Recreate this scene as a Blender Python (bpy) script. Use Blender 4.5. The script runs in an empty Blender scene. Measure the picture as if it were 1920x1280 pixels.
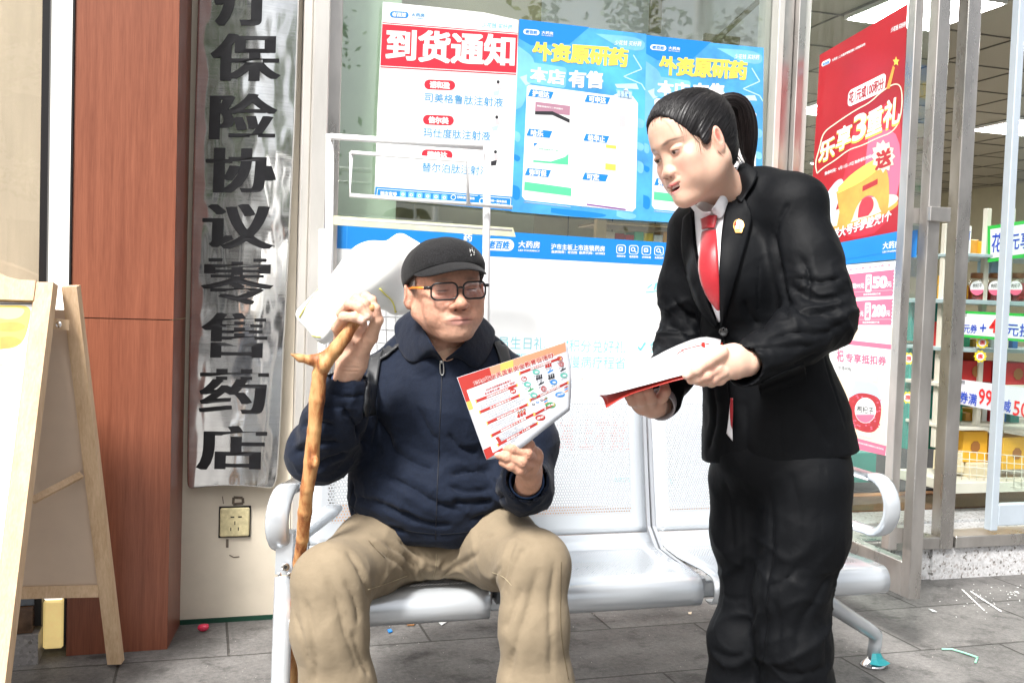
import bpy, math, random
import numpy as np
from mathutils import Vector, Matrix, noise as mnoise

random.seed(7)
R = math.radians
SC = bpy.context.scene
COL = SC.collection

# ------------------------------------------------------------------ camera
CAM_H = 1.10
FPX = 1867.0                      # focal length in pixels of the 1920 px photograph
PITCH = math.atan(80.0 / FPX)     # looking slightly down
ROLL = 0.034
cd = bpy.data.cameras.new("camera")
cam = bpy.data.objects.new("camera", cd)
COL.objects.link(cam)
SC.camera = cam
cd.sensor_width = 36.0
cd.lens = 36.0 * FPX / 1920.0
cd.clip_start = 0.05
cd.clip_end = 400.0
fw = Vector((0, math.cos(PITCH), -math.sin(PITCH)))
zp = Vector((0, math.sin(PITCH), math.cos(PITCH)))
xr = Vector((1, 0, 0))
RT = xr * math.cos(ROLL) + zp * math.sin(ROLL)
UP = zp * math.cos(ROLL) - xr * math.sin(ROLL)
CP = Vector((0, 0, CAM_H))
cam.matrix_world = Matrix(((RT.x, UP.x, -fw.x, CP.x), (RT.y, UP.y, -fw.y, CP.y), (RT.z, UP.z, -fw.z, CP.z), (0, 0, 0, 1)))

# ------------------------------------------------------------------ world, sun, exposure
SUN_EL, SUN_AZ = 52.0, -152.0      # degrees; azimuth of the sun measured from +Y clockwise
w = bpy.data.worlds.new("World")
SC.world = w
w.use_nodes = True
nt = w.node_tree
sky = nt.nodes.new("ShaderNodeTexSky")
sky.sky_type = 'NISHITA'
sky.sun_disc = False
sky.sun_elevation = R(SUN_EL)
sky.sun_rotation = R(SUN_AZ)
sky.air_density = 1.0
sky.dust_density = 6.0
sky.ozone_density = 0.6
hsv = nt.nodes.new("ShaderNodeHueSaturation")
hsv.inputs["Saturation"].default_value = 0.22
nt.links.new(sky.outputs[0], hsv.inputs["Color"])
nt.links.new(hsv.outputs[0], nt.nodes["Background"].inputs[0])
nt.nodes["Background"].inputs[1].default_value = 0.115
sd = bpy.data.lights.new("sun", 'SUN')
sd.energy = 3.1
sd.angle = R(11)
sd.color = (1.0, 0.965, 0.92)
sun = bpy.data.objects.new("sun", sd)
COL.objects.link(sun)
_el, _az = R(SUN_EL), R(SUN_AZ)
sdir = Vector((math.sin(_az) * math.cos(_el), math.cos(_az) * math.cos(_el), math.sin(_el)))
sun.rotation_euler = sdir.to_track_quat('Z', 'Y').to_euler()
SC.view_settings.view_transform = 'Standard'
SC.view_settings.look = 'None'
SC.view_settings.gamma = 1.0
SC.view_settings.exposure = 1.02
SC.cycles.max_bounces = 8
SC.cycles.transparent_max_bounces = 16
SC.cycles.use_denoising = True

# ------------------------------------------------------------------ frames of reference
ANG = R(17.2)
CA, SA = math.cos(ANG), math.sin(ANG)


def S(u, v, z=0.0):
    """street frame: u along the shop front, v away from the street"""
    return Vector((u * CA - v * SA, u * SA + v * CA, z))


def ray(px, py):
    return (fw + RT * ((px - 960.0) / FPX) + UP * ((640.0 - py) / FPX))


def PY(px, py, Y):
    d = ray(px, py)
    return CP + d * (Y / d.y)


def PZ(px, py, z=0.0):
    d = ray(px, py)
    return CP + d * ((z - CAM_H) / d.z)


def PV(px, py, v):
    d = ray(px, py)
    dv = -d.x * SA + d.y * CA
    return CP + d * (v / dv)


def UZ(px, py, v):
    p = PV(px, py, v)
    return p.x * CA + p.y * SA, p.z


def plane_map(p0, p1, p2):
    """photo pixel -> point on the plane through three points; returns mapper with offset along the normal facing the camera"""
    n = (p1 - p0).cross(p2 - p0).normalized()
    if n.dot(CP - p0) < 0:
        n = -n

    def f(px, py, off=0.0):
        d = ray(px, py)
        t = (p0 - CP).dot(n) / d.dot(n)
        return CP + d * t + n * off
    return f


# ------------------------------------------------------------------ materials
MATS = {}


def mat(name, col, rough=0.6, metal=0.0, var=0.0, vscale=8.0, bump=0.0, bscale=60.0, spec=0.5, emit=None, emit_s=0.0,
        vcol=False, coat=0.0, sheen=0.0, sss=0.0, coord='Object', stretch=(1, 1, 1), rvar=0.0, trans=0.0, alpha=1.0, ior=1.45,
        bump2=0.0, b2scale=6.0):
    if name in MATS:
        return MATS[name]
    m = bpy.data.materials.new(name)
    MATS[name] = m
    m.use_nodes = True
    n, l = m.node_tree.nodes, m.node_tree.links
    b = n["Principled BSDF"]
    b.inputs["Base Color"].default_value = (*col, 1)
    b.inputs["Roughness"].default_value = rough
    b.inputs["Metallic"].default_value = metal
    b.inputs["Specular IOR Level"].default_value = spec
    b.inputs["Coat Weight"].default_value = coat
    b.inputs["Coat Roughness"].default_value = 0.15
    b.inputs["Sheen Weight"].default_value = sheen
    b.inputs["Transmission Weight"].default_value = trans
    b.inputs["Alpha"].default_value = alpha
    b.inputs["IOR"].default_value = ior
    if sss:
        b.inputs["Subsurface Weight"].default_value = sss
        b.inputs["Subsurface Radius"].default_value = (1.0, 0.35, 0.2)
        b.inputs["Subsurface Scale"].default_value = 0.008
    if emit:
        b.inputs["Emission Color"].default_value = (*emit, 1)
        b.inputs["Emission Strength"].default_value = emit_s
    tc = n.new("ShaderNodeTexCoord")
    mp = n.new("ShaderNodeMapping")
    mp.inputs["Scale"].default_value = stretch
    l.new(tc.outputs[coord], mp.inputs[0])
    src = None
    if vcol:
        at = n.new("ShaderNodeAttribute")
        at.attribute_name = "Col"
        src = at.outputs["Color"]
    if var > 0:
        nz = n.new("ShaderNodeTexNoise")
        nz.inputs["Scale"].default_value = vscale
        nz.inputs["Detail"].default_value = 6
        nz.inputs["Roughness"].default_value = 0.6
        l.new(mp.outputs[0], nz.inputs["Vector"])
        mr = n.new("ShaderNodeMapRange")
        mr.inputs[1].default_value = 0.3
        mr.inputs[2].default_value = 0.7
        mr.inputs[3].default_value = 1 - var
        mr.inputs[4].default_value = 1 + var
        l.new(nz.outputs[0], mr.inputs[0])
        mx = n.new("ShaderNodeVectorMath")
        mx.operation = 'SCALE'
        if src:
            l.new(src, mx.inputs[0])
        else:
            mx.inputs[0].default_value = col
        l.new(mr.outputs[0], mx.inputs["Scale"])
        src = mx.outputs[0]
        if rvar > 0:
            mr2 = n.new("ShaderNodeMapRange")
            mr2.inputs[1].default_value = 0.3
            mr2.inputs[2].default_value = 0.7
            mr2.inputs[3].default_value = max(0, rough - rvar)
            mr2.inputs[4].default_value = min(1, rough + rvar)
            l.new(nz.outputs[0], mr2.inputs[0])
            l.new(mr2.outputs[0], b.inputs["Roughness"])
    if src:
        l.new(src, b.inputs["Base Color"])
    last = None
    for (bs, sc_, dist) in ((bump, bscale, 0.001), (bump2, b2scale, 0.01)):
        if bs > 0:
            nb = n.new("ShaderNodeTexNoise")
            nb.inputs["Scale"].default_value = sc_
            nb.inputs["Detail"].default_value = 4
            l.new(mp.outputs[0], nb.inputs["Vector"])
            bp = n.new("ShaderNodeBump")
            bp.inputs["Strength"].default_value = bs
            bp.inputs["Distance"].default_value = dist
            l.new(nb.outputs[0], bp.inputs["Height"])
            if last:
                l.new(last, bp.inputs["Normal"])
            last = bp.outputs[0]
    if last:
        l.new(last, b.inputs["Normal"])
    return m


def flat(name, col, rough=0.55, **k):
    return mat(name, col, rough, **k)


# ------------------------------------------------------------------ object helpers
def clean(nm):
    return nm


def tag(o, label=None, cat=None, group=None, kind=None):
    if label:
        o["label"] = label
    if cat:
        o["category"] = cat
    if group:
        o["group"] = group
    if kind:
        o["kind"] = kind
    return o


def empty(name, loc=(0, 0, 0), rz=0.0):
    o = bpy.data.objects.new(name, None)
    COL.objects.link(o)
    o.location = loc
    o.rotation_euler = (0, 0, rz)
    o.empty_display_size = 0.1
    return o


def adopt(child, parent):
    """parent without moving the child in the world"""
    child.parent = parent
    if parent is not None:
        m = Matrix.Identity(4)
        chain = []
        q = parent
        while q is not None:
            chain.append(q)
            q = q.parent
        for q in reversed(chain):
            m = m @ q.matrix_parent_inverse @ q.matrix_basis
        child.matrix_parent_inverse = m.inverted()
    return child


def mesh_obj(name, verts, faces, mats, parent=None, smooth=False, midx=None, cols=None):
    me = bpy.data.meshes.new(name)
    me.from_pydata([tuple(v) for v in verts], [], [tuple(f) for f in faces])
    if not isinstance(mats, (list, tuple)):
        mats = [mats]
    for m in mats:
        me.materials.append(m)
    if midx is not None:
        me.polygons.foreach_set("material_index", np.array(midx, dtype=np.int32))
    if smooth:
        me.polygons.foreach_set("use_smooth", np.ones(len(me.polygons), dtype=bool))
    if cols is not None:
        a = me.color_attributes.new("Col", 'FLOAT_COLOR', 'POINT')
        c = np.ones((len(verts), 4), dtype=np.float32)
        c[:, :3] = cols
        a.data.foreach_set("color", c.ravel())
    me.update()
    o = bpy.data.objects.new(name, me)
    COL.objects.link(o)
    if parent is not None:
        adopt(o, parent)
    return o


class MB:
    """mesh builder in world or street coordinates"""

    def __init__(s, xf=None):
        s.v, s.f, s.m, s.mats, s.sm = [], [], [], [], []
        s.xf = xf or (lambda p: Vector(p))

    def mi(s, m):
        if m not in s.mats:
            s.mats.append(m)
        return s.mats.index(m)

    def add(s, vs, fs, m, raw=False, smooth=False):
        b = len(s.v)
        s.v += [Vector(p) if raw else s.xf(p) for p in vs]
        k = s.mi(m)
        for f in fs:
            s.f.append([i + b for i in f])
            s.m.append(k)
            s.sm.append(smooth)
        return s

    def box(s, lo, hi, m, bev=0.0):
        x0, y0, z0 = lo
        x1, y1, z1 = hi
        if bev <= 0:
            vs = [(x0, y0, z0), (x1, y0, z0), (x1, y1, z0), (x0, y1, z0), (x0, y0, z1), (x1, y0, z1), (x1, y1, z1), (x0, y1, z1)]
            fs = [(0, 3, 2, 1), (4, 5, 6, 7), (0, 1, 5, 4), (1, 2, 6, 5), (2, 3, 7, 6), (3, 0, 4, 7)]
            return s.add(vs, fs, m)
        # chamfered box: three rectangles rings
        b = min(bev, (x1 - x0) / 2.01, (y1 - y0) / 2.01, (z1 - z0) / 2.01)
        vs = []
        idx = {}
        for ix, (xa, xb) in enumerate(((x0, x0 + b), (x1, x1 - b))):
            for iy, (ya, yb) in enumerate(((y0, y0 + b), (y1, y1 - b))):
                for iz, (za, zb) in enumerate(((z0, z0 + b), (z1, z1 - b))):
                    idx[(ix, iy, iz, 0)] = len(vs); vs.append((xa, yb, zb))
                    idx[(ix, iy, iz, 1)] = len(vs); vs.append((xb, ya, zb))
                    idx[(ix, iy, iz, 2)] = len(vs); vs.append((xb, yb, za))
        I = idx
        fs = []
        for e in (0, 1):
            fs.append([I[(e, a, c, 0)] for a, c in ((0, 0), (1, 0), (1, 1), (0, 1))])
            fs.append([I[(a, e, c, 1)] for a, c in ((0, 0), (1, 0), (1, 1), (0, 1))])
            fs.append([I[(a, c, e, 2)] for a, c in ((0, 0), (1, 0), (1, 1), (0, 1))])
        for a in (0, 1):
            for c in (0, 1):
                fs.append([I[(a, c, 0, 0)], I[(a, c, 1, 0)], I[(a, c, 1, 1)], I[(a, c, 0, 1)]])
                fs.append([I[(a, 0, c, 0)], I[(a, 1, c, 0)], I[(a, 1, c, 2)], I[(a, 0, c, 2)]])
                fs.append([I[(0, a, c, 1)], I[(1, a, c, 1)], I[(1, a, c, 2)], I[(0, a, c, 2)]])
        for a in (0, 1):
            for c in (0, 1):
                for d in (0, 1):
                    fs.append([I[(a, c, d, 0)], I[(a, c, d, 1)], I[(a, c, d, 2)]])
        return s.add(vs, fs, m)

    def beam(s, p0, p1, w, h, m, up=(0, 0, 1), raw=True):
        a, b = (Vector(p0), Vector(p1)) if raw else (s.xf(p0), s.xf(p1))
        d = (b - a).normalized()
        upv = Vector(up)
        sx = d.cross(upv).normalized()
        sy = sx.cross(d).normalized()
        vs = []
        for q in (a, b):
            for i, j in ((-1, -1), (1, -1), (1, 1), (-1, 1)):
                vs.append(q + sx * (w / 2 * i) + sy * (h / 2 * j))
        fs = [(0, 1, 2, 3), (7, 6, 5, 4), (0, 4, 5, 1), (1, 5, 6, 2), (2, 6, 7, 3), (3, 7, 4, 0)]
        return s.add(vs, fs, m, raw=True)

    def tube(s, pts, rad, m, n=10, cap=True, flat_=1.0, up=None, closed=False, smooth=True):
        """swept tube in final coordinates; rad number or list"""
        P = [Vector(p) for p in pts]
        N = len(P)
        rr = rad if isinstance(rad, (list, tuple, np.ndarray)) else [rad] * N
        vs = []
        prev = None
        for i in range(N):
            if closed:
                t = (P[(i + 1) % N] - P[i - 1]).normalized()
            else:
                t = (P[min(i + 1, N - 1)] - P[max(i - 1, 0)]).normalized()
            if up is not None:
                sx = t.cross(Vector(up))
                sx = sx.normalized() if sx.length > 1e-6 else t.orthogonal().normalized()
            elif prev is None:
                sx = t.orthogonal().normalized()
            else:
                sx = (prev - t * prev.dot(t)).normalized()
            prev = sx
            sy = t.cross(sx)
            for k in range(n):
                a = 2 * math.pi * k / n
                vs.append(P[i] + sx * (math.cos(a) * rr[i]) + sy * (math.sin(a) * rr[i] * flat_))
        fs = []
        rng = N if closed else N - 1
        for i in range(rng):
            for k in range(n):
                j = (i + 1) % N
                fs.append((i * n + k, i * n + (k + 1) % n, j * n + (k + 1) % n, j * n + k))
        if cap and not closed:
            fs.append(tuple(reversed(range(n))))
            fs.append(tuple((N - 1) * n + k for k in range(n)))
        return s.add(vs, fs, m, raw=True, smooth=smooth)

    def lathe(s, c, prof, m, n=24, axis=(0, 0, 1), smooth=True):
        """prof: list of (r, h) along axis, c in final coords"""
        ax = Vector(axis).normalized()
        sx = ax.orthogonal().normalized()
        sy = ax.cross(sx)
        c = Vector(c)
        vs = []
        for r, h in prof:
            for k in range(n):
                a = 2 * math.pi * k / n
                vs.append(c + ax * h + sx * (math.cos(a) * r) + sy * (math.sin(a) * r))
        fs = []
        for i in range(len(prof) - 1):
            for k in range(n):
                fs.append((i * n + k, i * n + (k + 1) % n, (i + 1) * n + (k + 1) % n, (i + 1) * n + k))
        fs.append(tuple(reversed(range(n))))
        fs.append(tuple((len(prof) - 1) * n + k for k in range(n)))
        return s.add(vs, fs, m, raw=True, smooth=smooth)

    def build(s, name, parent=None, smooth=None):
        o = mesh_obj(name, s.v, s.f, s.mats, parent, midx=s.m)
        o.data.polygons.foreach_set("use_smooth", np.array([bool(x) if smooth is None else smooth for x in s.sm], dtype=bool))
        return o


def SMB():
    return MB(lambda p: S(*p))


# ------------------------------------------------------------------ lettering and printed sheets
_TC = {}


def glyphs(txt, bold=0.0, res=3):
    """text as (verts2d, faces) in em units, x from 0 to width, baseline 0, cap height about .75"""
    k = (txt, bold, res)
    if k in _TC:
        return _TC[k]
    cu = bpy.data.curves.new("t", 'FONT')
    cu.body = txt
    cu.size = 1.0
    cu.resolution_u = res
    cu.offset = bold
    ob = bpy.data.objects.new("t", cu)
    COL.objects.link(ob)
    dg = bpy.context.evaluated_depsgraph_get()
    me = bpy.data.meshes.new_from_object(ob.evaluated_get(dg))
    vs = [(v.co.x, v.co.y) for v in me.vertices]
    fs = [tuple(p.vertices) for p in me.polygons]
    bpy.data.objects.remove(ob)
    bpy.data.curves.remove(cu)
    bpy.data.meshes.remove(me)
    if vs:
        a = np.array(vs)
        lo, hi = a.min(0), a.max(0)
    else:
        lo, hi = np.zeros(2), np.ones(2)
    _TC[k] = (vs, fs, lo, hi)
    return _TC[k]


class Sheet:
    """printed sheet: all shapes given in photograph pixels, thrown on to the sheet's own plane"""
    STEP = 0.00035

    def __init__(s, mp):
        s.mp = mp
        s.v, s.f, s.m, s.mats = [], [], [], []

    def mi(s, m):
        if m not in s.mats:
            s.mats.append(m)
        return s.mats.index(m)

    def _add(s, pts, fs, m, layer):
        b = len(s.v)
        s.v += [s.mp(x, y, layer * s.STEP) for x, y in pts]
        k = s.mi(m)
        for f in fs:
            s.f.append([i + b for i in f])
            s.m.append(k)

    def poly(s, pts, m, layer=1):
        s._add(pts, [tuple(range(len(pts)))], m, layer)
        return s

    def slab(s, pts, m, thick=0.002):
        """the paper itself, with thickness behind"""
        n = len(pts)
        b = len(s.v)
        s.v += [s.mp(x, y, 0) for x, y in pts] + [s.mp(x, y, -thick) for x, y in pts]
        k = s.mi(m)
        fs = [tuple(range(n)), tuple(range(2 * n - 1, n - 1, -1))] + [(i, i + n, (i + 1) % n + n, (i + 1) % n) for i in range(n)]
        for f in fs:
            s.f.append([i + b for i in f])
            s.m.append(k)
        return s

    def quad(s, q, x0, y0, x1, y1):
        """corner pixels for unit rect inside quad q=(TL,TR,BR,BL)"""
        def at(x, y):
            a = (q[0][0] * (1 - x) + q[1][0] * x, q[0][1] * (1 - x) + q[1][1] * x)
            b = (q[3][0] * (1 - x) + q[2][0] * x, q[3][1] * (1 - x) + q[2][1] * x)
            return (a[0] * (1 - y) + b[0] * y, a[1] * (1 - y) + b[1] * y)
        return [at(x0, y0), at(x1, y0), at(x1, y1), at(x0, y1)]

    def at(s, q, x, y):
        a = (q[0][0] * (1 - x) + q[1][0] * x, q[0][1] * (1 - x) + q[1][1] * x)
        b = (q[3][0] * (1 - x) + q[2][0] * x, q[3][1] * (1 - x) + q[2][1] * x)
        return (a[0] * (1 - y) + b[0] * y, a[1] * (1 - y) + b[1] * y)

    def rrect(s, q, m, layer=1, rad=0.2, n=5, asp=1.0):
        """rounded quad; rad fraction of height, asp = width/height"""
        pts = []
        rx, ry = rad / asp, rad
        for (cx, cy, a0) in ((1 - rx, ry, -90), (1 - rx, 1 - ry, 0), (rx, 1 - ry, 90), (rx, ry, 180)):
            for i in range(n + 1):
                a = R(a0 + 90 * i / n)
                pts.append(s.at(q, cx + rx * math.cos(a), cy + ry * math.sin(a)))
        s.poly(pts, m, layer)
        return s

    def ell(s, cx, cy, rx, ry, m, layer=1, n=20, a0=0, a1=360, inner=None):
        if inner is None:
            s.poly([(cx + rx * math.cos(R(a0 + (a1 - a0) * i / n)), cy + ry * math.sin(R(a0 + (a1 - a0) * i / n))) for i in range(n if a1 - a0 >= 360 else n + 1)], m, layer)
        else:
            pts, fs = [], []
            for i in range(n + 1):
                a = R(a0 + (a1 - a0) * i / n)
                pts += [(cx + rx * math.cos(a), cy + ry * math.sin(a)), (cx + rx * inner * math.cos(a), cy + ry * inner * math.sin(a))]
            for i in range(n):
                fs.append((2 * i, 2 * i + 2, 2 * i + 3, 2 * i + 1))
            s._add(pts, fs, m, layer)
        return s

    def line(s, p0, p1, wd, m, layer=1):
        dx, dy = p1[0] - p0[0], p1[1] - p0[1]
        L = math.hypot(dx, dy) or 1
        nx, ny = -dy / L * wd / 2, dx / L * wd / 2
        return s.poly([(p0[0] + nx, p0[1] + ny), (p1[0] + nx, p1[1] + ny), (p1[0] - nx, p1[1] - ny), (p0[0] - nx, p0[1] - ny)], m, layer)

    def pl(s, pts, wd, m, layer=1):
        for a, b in zip(pts[:-1], pts[1:]):
            s.line(a, b, wd, m, layer)
        return s

    def text(s, txt, p0, p1, h, m, layer=2, bold=0.0, up=(0.035, -1.0), res=3, slant=0.0, shifts=(0,)):
        """txt fitted between p0 (bottom left of the ink) and p1 (bottom right), ink height h px"""
        extra = max(0.0, bold - 0.012)
        vs, fs, lo, hi = glyphs(txt, min(bold, 0.012), res)
        wd = max(hi[0] - lo[0], 1e-6)
        ht = max(hi[1] - lo[1], 1e-6)
        if extra > 0:
            shifts = [(dx * extra, dy * extra * 0.7) for dx, dy in ((-1, -1), (1, -1), (-1, 1), (1, 1))]
        for i, sh in enumerate(shifts):
            sy_ = 0.0
            if isinstance(sh, tuple):
                sh, sy_ = sh[0] / wd, sh[1]
            pts = []
            for x, y in vs:
                a = (x - lo[0]) / wd + sh
                b = ((y - lo[1]) + sy_) / ht * h
                pts.append((p0[0] + (p1[0] - p0[0]) * a + (up[0] + slant) * b, p0[1] + (p1[1] - p0[1]) * a + up[1] * b))
            s._add(pts, fs, m, layer + i * 0.08)
        return s

    def build(s, name, parent=None):
        return mesh_obj(name, s.v, s.f, s.mats, parent, midx=s.m)


# ------------------------------------------------------------------ implicit solids (bodies, clothes, fruit of numpy)
class SDF:
    def __init__(s, lo, hi, h):
        s.lo = np.array(lo, dtype=np.float64)
        s.h = h
        s.n = np.ceil((np.array(hi) - s.lo) / h).astype(int) + 1
        s.g = np.full(tuple(s.n), 0.5, dtype=np.float32)
        s.ax = [(s.lo[i] + h * np.arange(s.n[i])).astype(np.float32) for i in range(3)]

    def _reg(s, lo, hi):
        a = np.maximum(np.floor((np.array(lo) - s.lo) / s.h).astype(int), 0)
        b = np.minimum(np.ceil((np.array(hi) - s.lo) / s.h).astype(int) + 1, s.n)
        if np.any(b <= a):
            return None
        sl = tuple(slice(a[i], b[i]) for i in range(3))
        X = s.ax[0][sl[0]][:, None, None]
        Y = s.ax[1][sl[1]][None, :, None]
        Z = s.ax[2][sl[2]][None, None, :]
        return sl, X, Y, Z

    def _comb(s, sl, d, k, op):
        g = s.g[sl]
        if op == 'u':
            if k > 0:
                h = np.maximum(k - np.abs(g - d), 0) / k
                s.g[sl] = np.minimum(g, d) - h * h * k * 0.25
            else:
                s.g[sl] = np.minimum(g, d)
        elif op == 's':
            d = -d
            if k > 0:
                h = np.maximum(k - np.abs(g - d), 0) / k
                s.g[sl] = np.maximum(g, d) + h * h * k * 0.25
            else:
                s.g[sl] = np.maximum(g, d)

    def cone(s, a, b, r1, r2, k=0.02, op='u', flat_=None):
        """tapered capsule; flat_=(axis, factor): cross-section squeezed along axis"""
        a, b = np.array(a, float), np.array(b, float)
        m = max(r1, r2) * (max(1, 1 / (flat_[1] if flat_ else 1)) if False else 1) + k + 2 * s.h
        if flat_ and flat_[1] > 1:
            m = max(r1, r2) * flat_[1] + k + 2 * s.h
        r = s._reg(np.minimum(a, b) - m, np.maximum(a, b) + m)
        if r is None:
            return s
        sl, X, Y, Z = r
        px, py, pz = X - a[0], Y - a[1], Z - a[2]
        ba = b - a
        L2 = float(ba @ ba) or 1e-9
        t = np.clip((px * ba[0] + py * ba[1] + pz * ba[2]) / L2, 0, 1)
        qx, qy, qz = px - ba[0] * t, py - ba[1] * t, pz - ba[2] * t
        if flat_:
            ax = np.array(flat_[0], float)
            ax /= np.linalg.norm(ax)
            c = qx * ax[0] + qy * ax[1] + qz * ax[2]
            e = 1.0 / flat_[1] - 1.0
            qx, qy, qz = qx + ax[0] * c * e, qy + ax[1] * c * e, qz + ax[2] * c * e
        d = np.sqrt(qx * qx + qy * qy + qz * qz) - (r1 + (r2 - r1) * t)
        if flat_:
            d = d * min(1.0, flat_[1])
        s._comb(sl, d.astype(np.float32), k, op)
        return s

    def path(s, pts, rs, k=0.02, kin=None, op='u', flat_=None):
        for i in range(len(pts) - 1):
            s.cone(pts[i], pts[i + 1], rs[i], rs[i + 1], k if i == 0 or kin is None else kin, op, flat_)
        return s

    def ell(s, c, r, k=0.02, rot=None, op='u'):
        c, r = np.array(c, float), np.array(r, float)
        m = max(r) + k + 2 * s.h
        if rot is None:
            rg = s._reg(c - r - k - 2 * s.h, c + r + k + 2 * s.h)
        else:
            rg = s._reg(c - m, c + m)
        if rg is None:
            return s
        sl, X, Y, Z = rg
        px, py, pz = X - c[0], Y - c[1], Z - c[2]
        if rot is not None:
            M = np.array(rot.inverted() if not isinstance(rot, np.ndarray) else rot.T)
            px, py, pz = (M[0, 0] * px + M[0, 1] * py + M[0, 2] * pz, M[1, 0] * px + M[1, 1] * py + M[1, 2] * pz, M[2, 0] * px + M[2, 1] * py + M[2, 2] * pz)
        k0 = np.sqrt((px / r[0]) ** 2 + (py / r[1]) ** 2 + (pz / r[2]) ** 2)
        k1 = np.sqrt((px / r[0] ** 2) ** 2 + (py / r[1] ** 2) ** 2 + (pz / r[2] ** 2) ** 2)
        d = k0 * (k0 - 1.0) / np.maximum(k1, 1e-6)
        s._comb(sl, d.astype(np.float32), k, op)
        return s

    def box(s, c, hf, rnd=0.005, k=0.01, rot=None, op='u'):
        c, hf = np.array(c, float), np.array(hf, float)
        m = float(np.linalg.norm(hf)) + k + rnd + 2 * s.h
        rg = s._reg(c - m, c + m)
        if rg is None:
            return s
        sl, X, Y, Z = rg
        px, py, pz = X - c[0], Y - c[1], Z - c[2]
        if rot is not None:
            M = np.array(rot.inverted())
            px, py, pz = (M[0, 0] * px + M[0, 1] * py + M[0, 2] * pz, M[1, 0] * px + M[1, 1] * py + M[1, 2] * pz, M[2, 0] * px + M[2, 1] * py + M[2, 2] * pz)
        qx, qy, qz = np.abs(px) - hf[0] + rnd, np.abs(py) - hf[1] + rnd, np.abs(pz) - hf[2] + rnd
        d = np.sqrt(np.maximum(qx, 0) ** 2 + np.maximum(qy, 0) ** 2 + np.maximum(qz, 0) ** 2) + np.minimum(np.maximum(qx, np.maximum(qy, qz)), 0) - rnd
        s._comb(sl, d.astype(np.float32), k, op)
        return s

    def half(s, p, n, k=0.0):
        """cut away everything on the +n side of the plane"""
        n = np.array(n, float)
        n /= np.linalg.norm(n)
        X, Y, Z = s.ax[0][:, None, None], s.ax[1][None, :, None], s.ax[2][None, None, :]
        d = ((X - p[0]) * n[0] + (Y - p[1]) * n[1] + (Z - p[2]) * n[2]).astype(np.float32)
        if k > 0:
            h = np.maximum(k - np.abs(s.g - d), 0) / k
            s.g = np.maximum(s.g, d) + h * h * k * 0.25
        else:
            s.g = np.maximum(s.g, d)
        return s

    def mesh(s, relax=1):
        g = np.pad(s.g, 1, constant_values=0.5)
        sg = g < 0
        nx, ny, nz = g.shape
        c = np.zeros((nx - 1, ny - 1, nz - 1), dtype=np.int8)
        for i in (0, 1):
            for j in (0, 1):
                for k in (0, 1):
                    c += sg[i:nx - 1 + i, j:ny - 1 + j, k:nz - 1 + k]
        act = (c > 0) & (c < 8)
        ids = np.full(act.shape, -1, dtype=np.int64)
        idx = np.argwhere(act)
        ids[act] = np.arange(len(idx))
        acc = np.zeros((len(idx), 3))
        cnt = np.zeros(len(idx))
        I, J, K = idx.T
        corners = [(i, j, k) for i in (0, 1) for j in (0, 1) for k in (0, 1)]
        for ca in corners:
            for ax in range(3):
                if ca[ax] == 1:
                    continue
                cb = list(ca)
                cb[ax] = 1
                ga = g[I + ca[0], J + ca[1], K + ca[2]]
                gb = g[I + cb[0], J + cb[1], K + cb[2]]
                m = (ga < 0) != (gb < 0)
                t = np.where(m, ga / np.where(m, ga - gb, 1), 0)
                p = np.tile(np.array(ca, float), (len(idx), 1))
                p[:, ax] += t
                acc += p * m[:, None]
                cnt += m
        V = (idx + acc / cnt[:, None] - 1) * s.h + s.lo
        faces = []
        for ax in range(3):
            a1, a2 = (ax + 1) % 3, (ax + 2) % 3
            slc = [slice(None)] * 3
            s0, s1 = list(slc), list(slc)
            s0[ax] = slice(0, -1)
            s1[ax] = slice(1, None)
            A, B = sg[tuple(s0)], sg[tuple(s1)]
            e = np.argwhere(A != B)
            e = e[(e[:, a1] > 0) & (e[:, a2] > 0) & (e[:, a1] < g.shape[a1] - 1) & (e[:, a2] < g.shape[a2] - 1)]
            fl = A[tuple(e.T)]
            q = []
            for d1, d2 in ((1, 1), (0, 1), (0, 0), (1, 0)):
                t = e.copy()
                t[:, a1] -= d1
                t[:, a2] -= d2
                q.append(ids[tuple(t.T)])
            q = np.stack(q, 1)
            q = np.where(fl[:, None], q, q[:, ::-1])
            faces.append(q)
        F_ = np.concatenate(faces)
        F_ = F_[(F_ >= 0).all(1)]
        for _ in range(relax):
            V = lap(V, F_, 0.5)
        return V, F_


def lap(V, F_, lam=0.5, it=1):
    e = np.concatenate([F_[:, [0, 1]], F_[:, [1, 2]], F_[:, [2, 3]], F_[:, [3, 0]]])
    for _ in range(it):
        a = np.zeros_like(V)
        c = np.zeros(len(V))
        for d in range(3):
            a[:, d] = np.bincount(e[:, 0], V[e[:, 1], d], len(V)) + np.bincount(e[:, 1], V[e[:, 0], d], len(V))
        c = np.bincount(e[:, 0], minlength=len(V)) + np.bincount(e[:, 1], minlength=len(V))
        V = V + lam * (a / np.maximum(c, 1)[:, None] - V)
    return V


def normals(V, F_):
    n = np.cross(V[F_[:, 2]] - V[F_[:, 0]], V[F_[:, 3]] - V[F_[:, 1]])
    N = np.zeros_like(V)
    for i in range(4):
        for d in range(3):
            N[:, d] += np.bincount(F_[:, i], n[:, d], len(V))
    return N / np.maximum(np.linalg.norm(N, axis=1), 1e-9)[:, None]


def seg_dist(V, a, b):
    a, b = np.array(a, float), np.array(b, float)
    ba = b - a
    t = np.clip(((V - a) @ ba) / (ba @ ba + 1e-12), 0, 1)
    return np.linalg.norm(V - (a + t[:, None] * ba), axis=1), t


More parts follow.
